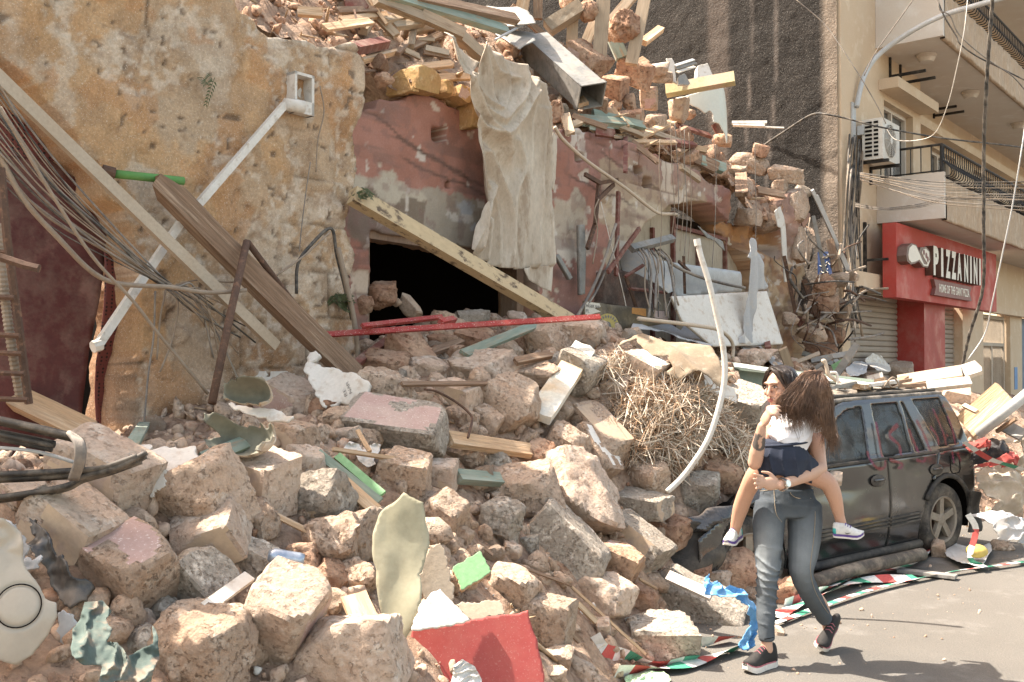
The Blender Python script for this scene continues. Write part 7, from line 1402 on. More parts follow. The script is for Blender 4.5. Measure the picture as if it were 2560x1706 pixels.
street_cable('loose_cord', [(2290, -10), (2240, 60), (2190, 130), (2160, 190)], .008, M_CABG, 'thin wire falling from the top to the lamp arm foot', y_(14.5, 14.8, 15, 15.2)); street_cable('loose_cord', [(1985, -5), (2060, 60), (2110, 130), (2155, 200), (2190, 260), (2215, 310)], .008, M_CABG, 'thin wire slanting down over the dark wall corner', y_(15.6, 15.5, 15.3, 15.2, 15.2, 15.2))
for i in range(9):
 rs = np.random.RandomState(80 + i); y0 = 432 + i * 2.2; e = 455 + i * 9 + rs.uniform(-4, 4)
 street_cable('street_wire', [(2150, y0), (2230, y0 + 8 + i * 2 + rs.uniform(-3, 6)), (2350, (y0 + e) / 2 + 12 + i), (2580, e)], rs.choice([.004, .006, .008]), [M_CABB, M_CABG, M_CABT][i % 3], None, y_(15.4, 15, 14.6, 14.2), group='street wires across the lower balcony')
for i in range(4):
 street_cable('street_wire', [(2138, 508 + i * 3), (2210, 520 + i * 2), (2300, 510 + i * 3), (2380, 492 + i * 3), (2580, 486 + i * 5)], .006, [M_CABB, M_CABG][i % 2], None, y_(15.4, 15.1, 14.9, 14.7, 14.3), group='street wires across the lower balcony')
tr_ = empty('corner_cables', PF(2125, 560, .1), 'dense trunk of cables running down the building corner', 'cable bundle'); rs = np.random.RandomState(15)
for i in range(16):
 x = 2118 + rs.uniform(0, 36); kb = MB(); kb.tube(spline([PF(x + 6, 330 + rs.uniform(0, 90), .05), PF(x + rs.uniform(-6, 8), 450, .08 + .01 * i), PF(x - 6 + rs.uniform(-8, 8), 570, .10), PF(x - 4 + rs.uniform(-18, 18), 690, .15), PF(x - 10 + rs.uniform(-30, 30), 800 + rs.uniform(-20, 60), .3)], 5), rs.choice([.01, .016, .022, .012]), 5); kb.build('cable', [M_CABB, M_CABG, M_CABB, M_CABT][i % 4], tr_, smoothed=True)
tg = empty('cable_tangle', PF(2080, 820, .4), 'tangle of broken cables and conduits at the foot of the building corner', 'cable bundle')
for i in range(46):
 x, y = rs.uniform(1985, 2145), rs.uniform(640, 880); L = rs.uniform(40, 130); a = rs.uniform(-2.4, -.7) if i % 3 else rs.uniform(-.6, .4)
 p0 = PF(x, y, rs.uniform(.1, .8)); p1 = PF(x + math.cos(a) * L * .5 + rs.uniform(-25, 25), y + math.sin(a) * L * .5, rs.uniform(.2, .9)); p2 = PF(x + math.cos(a) * L, y + math.sin(a) * L + rs.uniform(-10, 30), rs.uniform(.1, .7)); kb = MB(); kb.tube(spline([p0, p1, p2], 5), rs.choice([.006, .009, .014, .02]), 5); kb.build('cable', [M_CABG, M_CABB, M_CABT, M_RUST][i % 4], tg, smoothed=True)
for i, (a, b, w, m, lab) in enumerate((((2030, 475), (2120, 670), 8, M_GREYM, 'pale conduit leaning off the right pier, upper one'), ((2040, 490), (2125, 690), 10, M_GREYM, 'pale conduit leaning off the right pier, lower one'), ((2033, 540), (2062, 680), 9, M_ZINC, 'dark strip hanging right of the pier'), ((2010, 700), (2045, 800), 12, M_RUST, 'rusty bar at the pier foot'), ((2050, 690), (2010, 800), 10, M_TIMB, 'lath leaning on the tangle of cables'), ((1985, 780), (2110, 815), 12, M_BEIGEW, 'pale lath lying across the tangle of cables'), ((2075, 600), (2090, 680), 18, M_TIMB, 'dark board piece below the street plate'), ((1960, 640), (1990, 790), 9, M_RUST, 'rusty bar before the right pier'))): timber('strip', 0, a, b, w, w * .7, m, lab, 'strip', ma=('w', .2), mb=('w', .3))
for q in ((0, 2060, 715, 50, 50, 0, 'r', 'R'), (0, 2100, 700, 40, 34, 0, 'm', 'S'), (0, 2065, 760, 60, 44, 0, 'm', 'R'), (0, 2105, 770, 44, 40, 0, 'r', 'S'), (0, 2030, 830, 60, 40, 0, 'm', 'S'), (0, 2085, 840, 50, 36, 0, 'm', 'R'), (0, 2130, 690, 30, 24, 0, 'm', 'L'), (0, 1975, 800, 40, 30, 0, 'r', 'S')): put_stone(*q[:8], None, None, depth=PF(q[1], q[2], .35)[1])
drape('brown_bag', 0, [(1985, 790), (2030, 780), (2065, 800), (2060, 850), (2000, 850)], [M_FRAME], 'dark red bag stuffed in the tangle at the pier foot', 'bag', lift=.2, fold=.06, fs=10, seed=91)
def sprig(px, py, n, L, lab, seed, w):
 rs = np.random.RandomState(seed); k = MB(); p0 = PF(px, py, w); u_, _z = onF(px, py, w)
 for j in range(n):
  q0 = p0 + rs.normal(0, .03, 3); d = nrm(FN * .5 + D[0] * 0 + np.array([rs.normal(0, .5), rs.normal(0, .3), rs.uniform(-1, .1)])); q1 = q0 + d * L * rs.uniform(.5, 1); k.tube([q0, (q0 + q1) / 2 + (0, 0, .02), q1], .002, 4)
  for t in np.linspace(.15, 1, 8):
   for s in (-1, 1):
    c = q0 + (q1 - q0) * t; sd = nrm(np.cross(d, FN)) * s * .028 * (1.2 - t * .6); k.add([c, c + sd * .5 + d * .012, c + sd + d * .02, c + sd * .6 - d * .002], [(0, 1, 2, 3)])
 o = k.build('wall_fern', mat('dull_green_leaf', (.085, .10, .045), (.07, .08, .035), None, rough=.7, bump=0, var=.2)); tag(rebase(o), lab, 'plant')
sprig(520, 190, 3, .22, 'small fern hanging on the middle of the ochre wall', 1, .36); sprig(858, 745, 16, .10, 'small green bush at the foot of the ochre walls right edge', 2, .40); sprig(905, 480, 10, .10, 'green sprig at the top end of the pale yellow strut', 3, .45)
# ------------------------------------------------------------------ the buried black car
CR_ = np.array([3.79, 8.70]); CA = np.array([-.813, -.582]); CB = np.array([-.582, .813])
def C3(s, y, z):
 s, y, z = np.broadcast_arrays(np.asarray(s, float), np.asarray(y, float), np.asarray(z, float))
 return np.stack([CR_[0] + s * CA[0] + y * CB[0], CR_[1] + s * CA[1] + y * CB[1], z - .022 * s], -1)
def ys(z): return np.interp(z, [.05, .13, .30, .45, .62, .88, .93, 1.15, 1.34, 1.42], [.09, .05, .015, .0, .0, .02, .045, .105, .165, .24])
def car_px(px, py):
 y = 0.
 for _ in range(6):
  r = ray(px, py); a = np.array([[r[0], -CA[0]], [1., -CA[1]]]); b_ = CR_ + y * CB; Y, s = np.linalg.solve(a, b_); z = CAMZ + r[2] * Y + .022 * s; y = float(ys(z))
 return float(s), float(z)
M_CAR = mat('black_car_paint', (.018, .018, .019), (.024, .023, .022), None, rough=.16, spec=.6, scale=2.2, fine=30, bump=.02, var=.2, dust=.04, coat=.5)
M_TRIM = mat('black_car_trim', (.035, .032, .03), (.055, .048, .04), None, rough=.7, scale=4, bump=.15, dust=.25)
M_GLASS = mat('dusty_car_glass', (.03, .032, .03), rough=.05, spec=.8, bump=0, dust=.05, alpha=.42)
M_ROOFC = mat('dusty_roof_paint', (.07, .066, .06), (.12, .105, .09), (.04, .038, .036), rough=.5, scale=5, bump=.2, dust=.7)
M_ALLOY = mat('dusty_alloy', (.33, .28, .22), (.27, .22, .17), None, rough=.5, metal=.3, scale=7, bump=.1, dust=.3)
M_TYRE = mat('tyre_rubber', (.045, .04, .036), (.09, .075, .06), None, rough=.9, scale=6, bump=.3, dust=.3)
car = empty('parked_car', C3(1.2, .8, 0), 'dusty black off-roader half buried in rubble with red spray paint on its side', 'car')
def side(name, poly, m, off=0., thick=.014, holes=None, parent=None, dent=.012, sgn=1, jag=0., res=.022):
 def mp(a, b, o): y = ys(b) - off - o; return C3(a, y if sgn > 0 else 1.70 - y, b)
 def dd(a, b):
  q = np.stack([a * 2.6, b * 3.4, 0 * a], -1); return -dent * 1.4 * np.maximum(fbm(q, 3, 77), -.1) - dent * 2.2 * np.exp(-((a - 1.45) / .3) ** 2 - ((b - .68) / .1) ** 2)
 return fill_panel(name, poly, mp, thick, res, [m] if not isinstance(m, list) else m, dd, jag, 10, parent or car, seed=3, rim=4)
def arch(c, zc, r, t0, t1, n=16): return [(c + r * math.cos(t), zc + r * math.sin(t)) for t in np.linspace(t0, t1, n)]
ra = arch(0, .30, .37, 2.95, .55, 14)                    # from the rear end over the top to the front
quarter = [(-.44, .42)] + [(-.40, .40)] + [p for p in ra if p[0] < .19] + [(.20, .66), (.13, .75), (.09, .885), (-.43, .905), (-.455, .70)]
side('rear_quarter', quarter, M_CAR)
rd_ = [(.335, .42), (.375, .30), (.36, .14), (.825, .13), (.83, .88), (.10, .885), (.14, .75), (.21, .66), (.29, .55)]
d1_ = side('door', rd_, M_CAR); d2_ = side('door', [(.84, .13), (1.97, .12), (1.99, .60), (1.96, .875), (.84, .88)], M_CAR)
fa = arch(2.48, .30, .38, 2.75, .1, 14)
side('front_fender', [(2.0, .13), (2.09, .15)] + fa + [(2.90, .2), (3.05, .22), (3.08, .5), (2.9, .6), (2.4, .74), (1.98, .86), (2.01, .6)], M_CAR, dent=.05)
side('side_panel', [(-.44, .2), (3.0, .2), (3.0, .8), (1.9, .88), (-.44, .9)], M_CAR, sgn=-1, res=.06)
W1 = [(1.66, .895), (1.50, 1.10), (1.36, 1.235), (1.22, 1.295), (.985, 1.322), (1.065, .895)]
W2 = [(.865, 1.325), (.475, 1.33), (.455, .905), (.87, .90)]; W3 = [(.435, 1.33), (.395, 1.33), (.25, .912), (.42, .908)]; W4 = [(.255, 1.335), (-.165, 1.34), (-.27, .935), (.045, .918)]
gh = [(1.97, .872), (1.62, 1.16), (1.44, 1.29), (1.25, 1.355), (.9, 1.385), (0, 1.395), (-.24, 1.385), (-.36, 1.16), (-.44, .905), (.1, .885), (.9, .878)]
def ghole(name, sgn):
 pa_ = gh
 def mp(a, b, o): y = ys(b) - o; return C3(a, y if sgn > 0 else 1.70 - y, b)
 A, B = np.meshgrid(np.arange(-.46, 2.0, .012), np.arange(.86, 1.41, .012), indexing='ij'); Ac, Bc = A[:-1, :-1] + .006, B[:-1, :-1] + .006
 keep = inpoly(Ac, Bc, gh)
 for w in (W1, W2, W3, W4): keep &= ~inpoly(Ac, Bc, w)
 idx = np.arange(A.size).reshape(A.shape); q = np.stack([idx[:-1, :-1], idx[1:, :-1], idx[1:, 1:], idx[:-1, 1:]], -1)[keep]
 used, inv = np.unique(q, return_inverse=True); q = inv.reshape(q.shape); a, b = smooth_rim(q, A.reshape(-1)[used], B.reshape(-1)[used], 4); n = len(a); be = rim_edges(q)
 V = np.vstack([mp(a, b, 0 * a), mp(a, b, 0 * a - .03)]); Q = np.vstack([q, q[:, ::-1] + n, np.array([[j, i, i + n, j + n] for i, j in be])])
 return link(name, grid_mesh(name, V, Q, [M_CAR]), car)
for sg_ in (1, -1):
 fr_ = ghole('window_surround', sg_)
 for w in (W1, W2, W3, W4): g_ = side('window_pane', [(a + (np.mean([p[0] for p in w]) - a) * -.02, b) for a, b in w], M_GLASS, off=-.010, thick=.004, sgn=sg_, dent=0, parent=fr_, res=.03)
S_, Y_ = np.meshgrid(np.linspace(-.25, 1.42, 60), np.linspace(.19, 1.51, 44), indexing='ij'); q_ = np.stack([S_ * 4, Y_ * 4, 0 * S_], -1)
Zr = 1.385 + .045 * np.sin((Y_ - .19) / 1.32 * math.pi) ** .6 - .06 * np.maximum(S_ - 1.15, 0) ** 1.2 - .05 * np.abs(fbm(q_, 3, 5)) * smooth(.19, .4, Y_); a_, b_ = S_.shape; ii = np.arange(a_ * b_).reshape(a_, b_); qq = np.stack([ii[:-1, :-1], ii[:-1, 1:], ii[1:, 1:], ii[1:, :-1]], -1).reshape(-1, 4)
Vt = C3(S_, Y_, Zr).reshape(-1, 3); Vb_ = C3(S_, Y_, Zr - .03).reshape(-1, 3); rr_ = np.array([[j, i, i + len(Vt), j + len(Vt)] for i, j in rim_edges(qq)]); link('roof', grid_mesh('roof', np.vstack([Vt, Vb_]), np.vstack([qq, qq[:, ::-1] + len(Vt), rr_]), [M_ROOFC]), car)
k = MB(); k.tube(C3(np.linspace(-.2, 1.3, 12), .235, 1.405), .016, 6); k.build('roof_rail', M_TRIM, car)
k = MB(); k.add([C3(s, y, z) for s, y, z in ((1.95, .1, .88), (1.95, 1.6, .88), (2.95, 1.5, .5), (2.95, .15, .5))], [(0, 1, 2, 3)]); k.build('bonnet', M_CAR, car)
k = MB(); k.add([C3(s, y, z) for s, y, z in ((1.92, .12, .9), (1.92, 1.58, .9), (1.3, 1.45, 1.36), (1.3, .25, 1.36))], [(0, 1, 2, 3)]); k.build('windscreen', M_GLASS, car)
k = MB(); k.add([C3(s, y, z) for s, y, z in ((-.46, .05, .35), (-.46, 1.65, .35), (-.45, 1.65, .92), (-.26, 1.48, 1.37), (-.26, .22, 1.37), (-.45, .05, .92))], [(0, 1, 2, 3, 4, 5)]); k.build('tailgate', M_CAR, car)
k = MB(); k.add([C3(s, y, z) for s, y, z in ((-.4, .1, .30), (2.0, .1, .30), (2.0, 1.6, .30), (-.4, 1.6, .30))], [(0, 1, 2, 3)]); k.build('floor_pan', M_DARK, car)
for s in (1.25, .45):
 for y in (.45, 1.2):
  k = MB(); k.add((CS[6][0] * (.09, .26, .30)) @ np.array([[CA[0], CA[1], 0], [CB[0], CB[1], 0], [0, 0, 1]]) + C3(s - .25, y, .80), CS[6][1].tolist()); k.add((CS[6][0] * (.05, .12, .09)) @ np.array([[CA[0], CA[1], 0], [CB[0], CB[1], 0], [0, 0, 1]]) + C3(s - .28, y, 1.13), CS[6][1].tolist()); k.build('seat', mat('car_seat_cloth', (.16, .145, .125), (.12, .11, .095), None, rough=.95, bump=.2, dust=.4), car, smoothed=True)
for z in (.335, .365, .395): k = MB(); k.tube(C3(np.linspace(.40, .82, 4), ys(z) - .006, z), .010, 5); k.build('moulding', M_TRIM, d1_); k = MB(); k.tube(C3(np.linspace(.85, 1.95, 6), ys(z) - .006, z), .010, 5); k.build('moulding', M_TRIM, d2_)
for (px, py, dp) in ((2193, 1202, d2_), (2339, 1174, d1_)):
 s, z = car_px(px, py); k = MB(); k.add((CS[6][0] * (.095, .014, .05)) @ np.array([[CA[0], CA[1], 0], [CB[0], CB[1], 0], [0, 0, 1]]) + C3(s, -.001, z), CS[6][1].tolist()); h_ = k.build('handle', M_TRIM, dp, smoothed=True)
 k = MB(); k.tube(C3(np.linspace(s - .07, s + .07, 7), ys(z) - .022 - .008 * np.sin(np.linspace(0, 3.14, 7)), z + .008), .010, 6); k.build('handle', M_CAR, dp, smoothed=True)
s0, z0 = car_px(2387, 1160); k = MB(); k.tube([C3(s0 + a, ys(z0 + b) - .004, z0 + b) for a, b in ((-.075, .075), (.075, .075), (.075, -.05), (.05, -.08), (-.05, -.08), (-.075, -.05), (-.075, .075))], .004, 4); k.build('fuel_flap_seam', M_DARK, car)
k = MB(); k.tube(C3(np.linspace(-.42, .08, 5), ys(.893) - .004, .897), .010, 5); k.tube(C3(np.linspace(.1, 1.95, 9), ys(.883) - .006, .888), .012, 5); k.build('belt_strip', M_TRIM, car)
k = MB(); k.tube([C3(a, ys(b) - .004, b) for a, b in ra], .022, 6); k.build('arch_trim', M_TRIM, car, smoothed=True)
k = MB(); k.tube(C3(np.linspace(.36, 2.05, 9), .035, .125), .035, 8); k.build('sill', M_TRIM, car, smoothed=True)
def wheel(sc, zc, yaw):
 X = np.array([CA[0], CA[1], 0]); Yn = np.array([CB[0], CB[1], 0]); X, Yn = math.cos(yaw) * X + math.sin(yaw) * Yn, math.cos(yaw) * Yn - math.sin(yaw) * X; Z = np.array([0, 0, 1.]); c = C3(sc, .12, zc)
 w = empty('wheel', (0, 0, 0)); w.parent = car; w.location = -car.location
 prof = [(.205, -.085), (.25, -.10), (.295, -.09), (.315, -.05), (.318, .05), (.295, .09), (.21, .09)]
 k = MB(); n = 40; V = []
 for i in range(n):
  t = 2 * math.pi * i / n; d = X * math.cos(t) + Z * math.sin(t)
  for r, y in prof:
   p = c + d * r + Yn * y; p[2] = max(p[2], .012 + .01 * abs(y)); V.append(p)
 m_ = len(prof); k.add(V, [(i * m_ + j, ((i + 1) % n) * m_ + j, ((i + 1) % n) * m_ + j + 1, i * m_ + j + 1) for i in range(n) for j in range(m_ - 1)]); k.build('tyre', M_TYRE, w, smoothed=True)
 k = MB(); rp = [(.206, -.088), (.20, -.095), (.185, -.085), (.18, -.02), (.18, .08)]; V = []
 for i in range(n):
  t = 2 * math.pi * i / n; d = X * math.cos(t) + Z * math.sin(t); V += [c + d * r + Yn * y for r, y in rp]
 m_ = len(rp); k.add(V, [(i * m_ + j, ((i + 1) % n) * m_ + j, ((i + 1) % n) * m_ + j + 1, i * m_ + j + 1) for i in range(n) for j in range(m_ - 1)])
 for i in range(5):
  t = 2 * math.pi * i / 5 + .3; d = X * math.cos(t) + Z * math.sin(t); e = np.cross(d, Yn); V, f = beam(c + d * .03 - Yn * .055, c + d * .19 - Yn * .06, .06, .035, up=Yn); k.add(V, f)
 k.tube([c - Yn * .085, c - Yn * .075, c - Yn * .03], [.035, .055, .06], 16); k.build('rim', M_ALLOY, w)
 k = MB(); k.tube([c + Yn * .02, c + Yn * .04], .17, 20); k.build('brake_disc', M_RUST, w)
 return w
wheel(0., .285, 0.); wheel(2.48, .27, .25)
k = MB(); V = [C3(.42 * math.cos(t), y, .30 + .40 * math.sin(t)) for y in (.04, .5) for t in np.linspace(-.3, 3.45, 14)]; k.add(V, [(i, i + 1, i + 15, i + 14) for i in range(13)] + [tuple(range(14, 28))]); k.build('wheel_arch', M_DARK, car)
k = MB(); V = [C3(2.48 + .42 * math.cos(t), y, .28 + .40 * math.sin(t)) for y in (.04, .5) for t in np.linspace(-.3, 3.45, 14)]; k.add(V, [(i, i + 1, i + 15, i + 14) for i in range(13)] + [tuple(range(14, 28))]); k.build('wheel_arch', M_DARK, car)
bp = [car_px(*cv(10, x, y)) for x, y in ((985, 945), (1060, 960), (1090, 1010), (1080, 1130), (1020, 1215), (940, 1228), (985, 1170), (1005, 1060))]
def mpb(a, b, o): return C3(a, -.06 - o + .6 * np.maximum(-.42 - a, 0) ** 1.3, b)
fill_panel('rear_bumper', bp, mpb, .03, .014, [M_TRIM], lambda a, b: .03 * np.sin(b * 14), .006, 14, car, seed=4)
def mpf(a, b, o): return C3(a, .02 - o + .8 * np.maximum(a - 3.0, 0) ** 1.3, b)
fill_panel('front_bumper', [(2.80, .06), (3.2, .08), (3.32, .3), (3.28, .55), (3.05, .62), (2.82, .56)], mpf, .03, .02, [M_TRIM], lambda a, b: .04 * np.sin(b * 16 + a * 5), .01, 14, car, seed=6)
fill_panel('crumpled_wing', [(2.35, .62), (2.6, .70), (2.95, .6), (3.15, .5), (3.2, .6), (2.9, .70), (2.5, .80), (2.3, .78)], mpf, .012, .018, [M_CAR], lambda a, b: .10 * np.sin(a * 14 + b * 9) + .05 * fbm(np.stack([a * 6, b * 6, 0 * a], -1), 2, 3), .01, 14, car, seed=8)
M_SPRAY = mat('red_spray_paint', (.20, .030, .028), (.16, .03, .07), None, rough=.6, scale=6, bump=0, var=.2, alpha=.66)
for i, st_ in enumerate((((520, 498), (462, 570), (528, 640), (542, 712)), ((590, 528), (618, 600), (640, 650), (664, 692)), ((640, 468), (690, 560), (742, 682)), ((742, 512), (790, 580), (800, 640)), ((758, 390), (830, 560), (850, 642)), ((855, 440), (890, 540), (912, 640)), ((310, 680), (330, 742), (380, 800), (428, 792), (432, 742)), ((460, 740), (540, 766), (545, 790), (515, 798)), ((640, 742), (690, 752), (705, 722)), ((368, 480), (390, 600), (412, 722)), ((890, 680), (902, 764)), ((922, 690), (948, 752)), ((828, 366), (838, 376)), ((852, 570), (862, 580)))):
 pts = spline([car_px(*cv(10, *p)) for p in st_], 6); n = len(pts); wd = .013 if i not in (0, 1, 2) else .017; T = np.gradient(pts, axis=0); T /= np.linalg.norm(T, axis=1)[:, None] + 1e-9; Np = np.stack([-T[:, 1], T[:, 0]], -1); k = MB(); V = []
 for sgn in (-1, 1):
  q = pts + Np * wd * sgn * (1 + .2 * np.sin(np.arange(n)))[:, None]; V += [C3(a, ys(b) - .022 - .004 * (i % 3), b) for a, b in q]
 k.add(V, [(j, j + 1, n + j + 1, n + j) for j in range(n - 1)]); k.build('spray_stroke', M_SPRAY, car)
for i, (x, y, w, h, m, lab) in enumerate(((250, 240, 120, 40, M_ZINC, 'torn dark trim piece lying on the front of the car roof'), (400, 215, 110, 40, M_WOODL, 'brown wood scrap on the middle of the car roof'), (690, 220, 150, 40, M_TIMB, 'broken slatted scrap on the rear of the car roof'), (560, 235, 120, 30, M_PVC, 'white scrap on the car roof'))):
 px, py = cv(10, x, y); s, z = car_px(px, 975); p = C3(s - .1, .5, 1.46); k = MB(); rs = np.random.RandomState(i)
 for j in range(3): V, f = beam(p + rs.normal(0, .05, 3) * (1, 1, .3) - (.15, .08, 0), p + rs.normal(0, .06, 3) * (1, 1, .3) + (.15, .1, .01), .07, .03, seed=i * 7 + j, jag=.03, splint=.03); k.add(V, f)
 tag(rebase(k.build('roof_scrap', m)), lab, 'scrap')
cable('roof_wire', 10, [(430, 250), (490, 180), (520, 190), (540, 230), (490, 240), (460, 200)], .008, M_CABT, 'curled pale wire on the car roof', mode=('y', 8.9))
put_stone(0, 2075, 1195, 60, 30, 5, 's', 'L', 'Pf', 'pale marble piece resting on the car window sill behind the child', depth=7.80)
# ------------------------------------------------------------------ the woman and the child she carries
M_SKIN = mat('skin', (.43, .25, .165), attr=True, rough=.5, spec=.35, scale=6, fine=120, bump=.06, bdist=.002, var=.05)
M_DENIM = mat('faded_denim', (.1, .13, .15), attr=True, rough=.9, spec=.15, scale=8, fine=260, bump=.3, bdist=.002, var=.16)
M_NAVY = mat('navy_cloth', (.030, .036, .055), (.035, .042, .062), None, rough=.9, spec=.2, scale=6, fine=200, bump=.15, bdist=.002, var=.08)
M_WHITES = mat('white_shirt', (.72, .70, .71), (.68, .66, .68), None, rough=.9, spec=.2, scale=6, fine=160, bump=.12, bdist=.002, var=.04)
M_HAIRD = mat('dark_hair', (.028, .019, .014), (.042, .028, .02), None, rough=.38, spec=.5, bump=0, var=.3)
M_HAIRB = mat('brown_hair', (.125, .068, .041), (.18, .105, .065), (.08, .043, .026), rough=.4, spec=.45, scale=9, bump=0, var=.3)
M_SHOEB = mat('black_mesh_shoe', (.028, .026, .024), (.04, .036, .033), None, rough=.8, fine=180, bump=.3, bdist=.002, var=.2)
M_SOLE = mat('white_sole', (.62, .58, .53), rough=.7, bump=.05, dust=.15); M_PINKS = mat('pink_trim', (.40, .13, .15), rough=.6, bump=0); M_TEAL = mat('teal_trim', (.06, .40, .36), rough=.5, bump=0); M_PURP = mat('purple_trim', (.10, .055, .22), rough=.5, bump=0); M_SHW = mat('white_shoe', (.66, .64, .60), rough=.6, bump=.05)
M_STEEL = mat('steel_watch', (.55, .53, .50), rough=.25, metal=.9, bump=.05); M_EYEW = mat('eye_white', (.38, .34, .32), rough=.3, bump=0); M_IRIS = mat('dark_iris', (.02, .012, .008), rough=.2, bump=0); M_LIP = mat('lips', (.34, .13, .11), rough=.45, bump=0); M_TATT = (.05, .055, .055)
def blob(mb, pts, rad, n=14, flat=1., sm=5, m=0, cap=1.):
 pts = spline(pts, sm); r = np.interp(np.linspace(0, 1, len(pts)), np.linspace(0, 1, len(rad)), rad)
 t0, t1 = nrm(pts[0] - pts[1]), nrm(pts[-1] - pts[-2]); a = [(.35, .93), (.7, .70), (.92, .38)]
 r = r * flat; Q = [pts[0] + t0 * r[0] * k * cap for k, _ in a[::-1]] + list(pts) + [pts[-1] + t1 * r[-1] * k * cap for k, _ in a]; R = [r[0] * c for _, c in a[::-1]] + list(r) + [r[-1] * c for _, c in a]
 mb.tube(Q, R, n, m, True, 1 / flat); return mb
def ell(mb, c, X, Y, Z, n=9, m=0):
 d, q = CS[n]; mb.add(np.asarray(c) + d[:, :1] * np.asarray(X) + d[:, 1:2] * np.asarray(Y) + d[:, 2:] * np.asarray(Z), q.tolist(), m); return mb
def remesh(mb, voxel, smooth_it=4, sm_fac=.5):
 me = mk_mesh('tmp', mb.v, mb.f); o = bpy.data.objects.new('tmp', me); COL.objects.link(o)
 r = o.modifiers.new('r', 'REMESH'); r.mode = 'VOXEL'; r.voxel_size = voxel
 s = o.modifiers.new('s', 'SMOOTH'); s.factor = sm_fac; s.iterations = smooth_it
 bpy.context.view_layer.update(); out = bpy.data.meshes.new_from_object(o.evaluated_get(bpy.context.evaluated_depsgraph_get())); bpy.data.objects.remove(o); bpy.data.meshes.remove(me)
 n = len(out.vertices); c = np.empty(n * 3, np.float32); out.vertices.foreach_get('co', c); nn = np.empty(n * 3, np.float32); out.vertices.foreach_get('normal', nn)
 return out, c.reshape(-1, 3).astype(float), nn.reshape(-1, 3).astype(float)
def finish(name, me, co, m, parent, colr=None):
 me.vertices.foreach_set('co', co.astype(np.float32).ravel()); me.materials.clear()
 for q in (m if isinstance(m, list) else [m]): me.materials.append(q)
 me.polygons.foreach_set('use_smooth', np.ones(len(me.polygons), bool))
 if colr is not None:
  at = me.color_attributes.new('Col', 'FLOAT_COLOR', 'POINT'); c = np.ones((len(co), 4), np.float32); c[:, :3] = colr; at.data.foreach_set('color', c.ravel())
 me.name = name; me.update(); return link(name, me, parent)
def hand(mb, wrist, palm, tips, thumb, side_dir, curl_dir, r=.0085):
 """palm and five separate fingers: each finger leaves its own knuckle, bends twice and ends at its tip"""
 wrist, palm = np.asarray(wrist), np.asarray(palm); ax = nrm(palm - wrist); sd = nrm(np.asarray(side_dir) - ax * np.dot(side_dir, ax)); kn = palm + ax * .035; nr = np.cross(ax, sd)
 ell(mb, (wrist + palm) / 2 + ax * .018, ax * .05, sd * .036, nr * .017, 6); ell(mb, kn - ax * .006, ax * .022, sd * .039, nr * .015, 6)
 for i, t in enumerate(tips):
  k = kn + sd * (.030 - .020 * i); t = np.asarray(t); m1 = k + (t - k) * .42 + np.asarray(curl_dir) * .014; m2 = k + (t - k) * .75 + np.asarray(curl_dir) * .012
  blob(mb, [k - ax * .01, k, m1, m2, t], [r * 1.08, r * 1.1, r, r * .92, r * .75], 8, sm=3)
 b0 = wrist + ax * .025 + sd * .026; blob(mb, [b0, (b0 + np.asarray(thumb)) / 2 + sd * .012, thumb], [r * 1.25, r * 1.15, r * .85], 8, sm=4)
# ---- woman
WD = lambda x, y, Y: P(x, y, Y)
wm = empty('person', P(1985, 1650, 5.6) * (1, 1, 0), 'woman in faded jeans and black trainers walking left with a child in her arms', 'person')
hc = WD(1950, 968, 5.60); fw = nrm(np.array([-.80, -.60, -.10])); upv = nrm(np.array([-.05, 0, 1.]) - fw * np.dot([-.05, 0, 1.], fw)); rt = np.cross(fw, upv)     # head frame: forward, up, her right
neck = WD(1972, 1042, 5.64); shR = WD(1918, 1075, 5.52); shL = WD(2034, 1068, 5.70); elR = WD(1887, 1158, 5.34); wrR = WD(1905, 1066, 5.27); elL = WD(2050, 1172, 5.50); wrL = WD(1950, 1214, 5.27)
hipC = WD(1968, 1245, 5.62)
b = MB()
ell(b, hc + upv * .012 - fw * .012, fw * .092, rt * .073, upv * .100, 13); ell(b, hc + fw * .022 - upv * .048, fw * .062, rt * .056, upv * .062, 9); ell(b, hc + fw * .062 - upv * .088, fw * .022, rt * .024, upv * .020, 6)
blob(b, [hc + fw * .080 + upv * .022, hc + fw * .098 - upv * .012, hc + fw * .104 - upv * .028], [.009, .011, .013], 8); ell(b, hc + fw * .088 - upv * .033, fw * .012, rt * .019, upv * .009, 6)
ell(b, hc + fw * .078 + upv * .030, fw * .016, rt * .052, upv * .011, 6)                                   # brow ridge
for s in (-1, 1): ell(b, hc + fw * .056 + rt * s * .042 - upv * .022, fw * .028, rt * .020, upv * .022, 6); ell(b, hc - fw * .012 + rt * s * .073 - upv * .008, fw * .018, rt * .009, upv * .030, 6)
ell(b, hc + fw * .082 - upv * .060, fw * .014, rt * .024, upv * .012, 6)
blob(b, [hc - upv * .06 - fw * .02, neck, neck + (0, 0, -.06)], [.052, .050, .062], 14)
blob(b, [neck + (0, 0, -.04), WD(1972, 1110, 5.64), WD(1970, 1180, 5.64), hipC], [.10, .115, .10, .125], 18, .75)
blob(b, [shR + (.02, .03, .01), (shR + shL) / 2 + (0, 0, .005), shL + (-.02, 0, .01)], [.052, .06, .052], 14)
blob(b, [shR, (shR + elR) / 2, elR], [.048, .042, .036], 14); blob(b, [elR, elR + (wrR - elR) * .3, elR + (wrR - elR) * .7, wrR], [.038, .039, .031, .024], 14)
blob(b, [shL, shL + (elL - shL) * .5, elL], [.052, .046, .039], 14); blob(b, [elL, elL + (wrL - elL) * .3, elL + (wrL - elL) * .7, wrL], [.041, .043, .033, .025], 14)
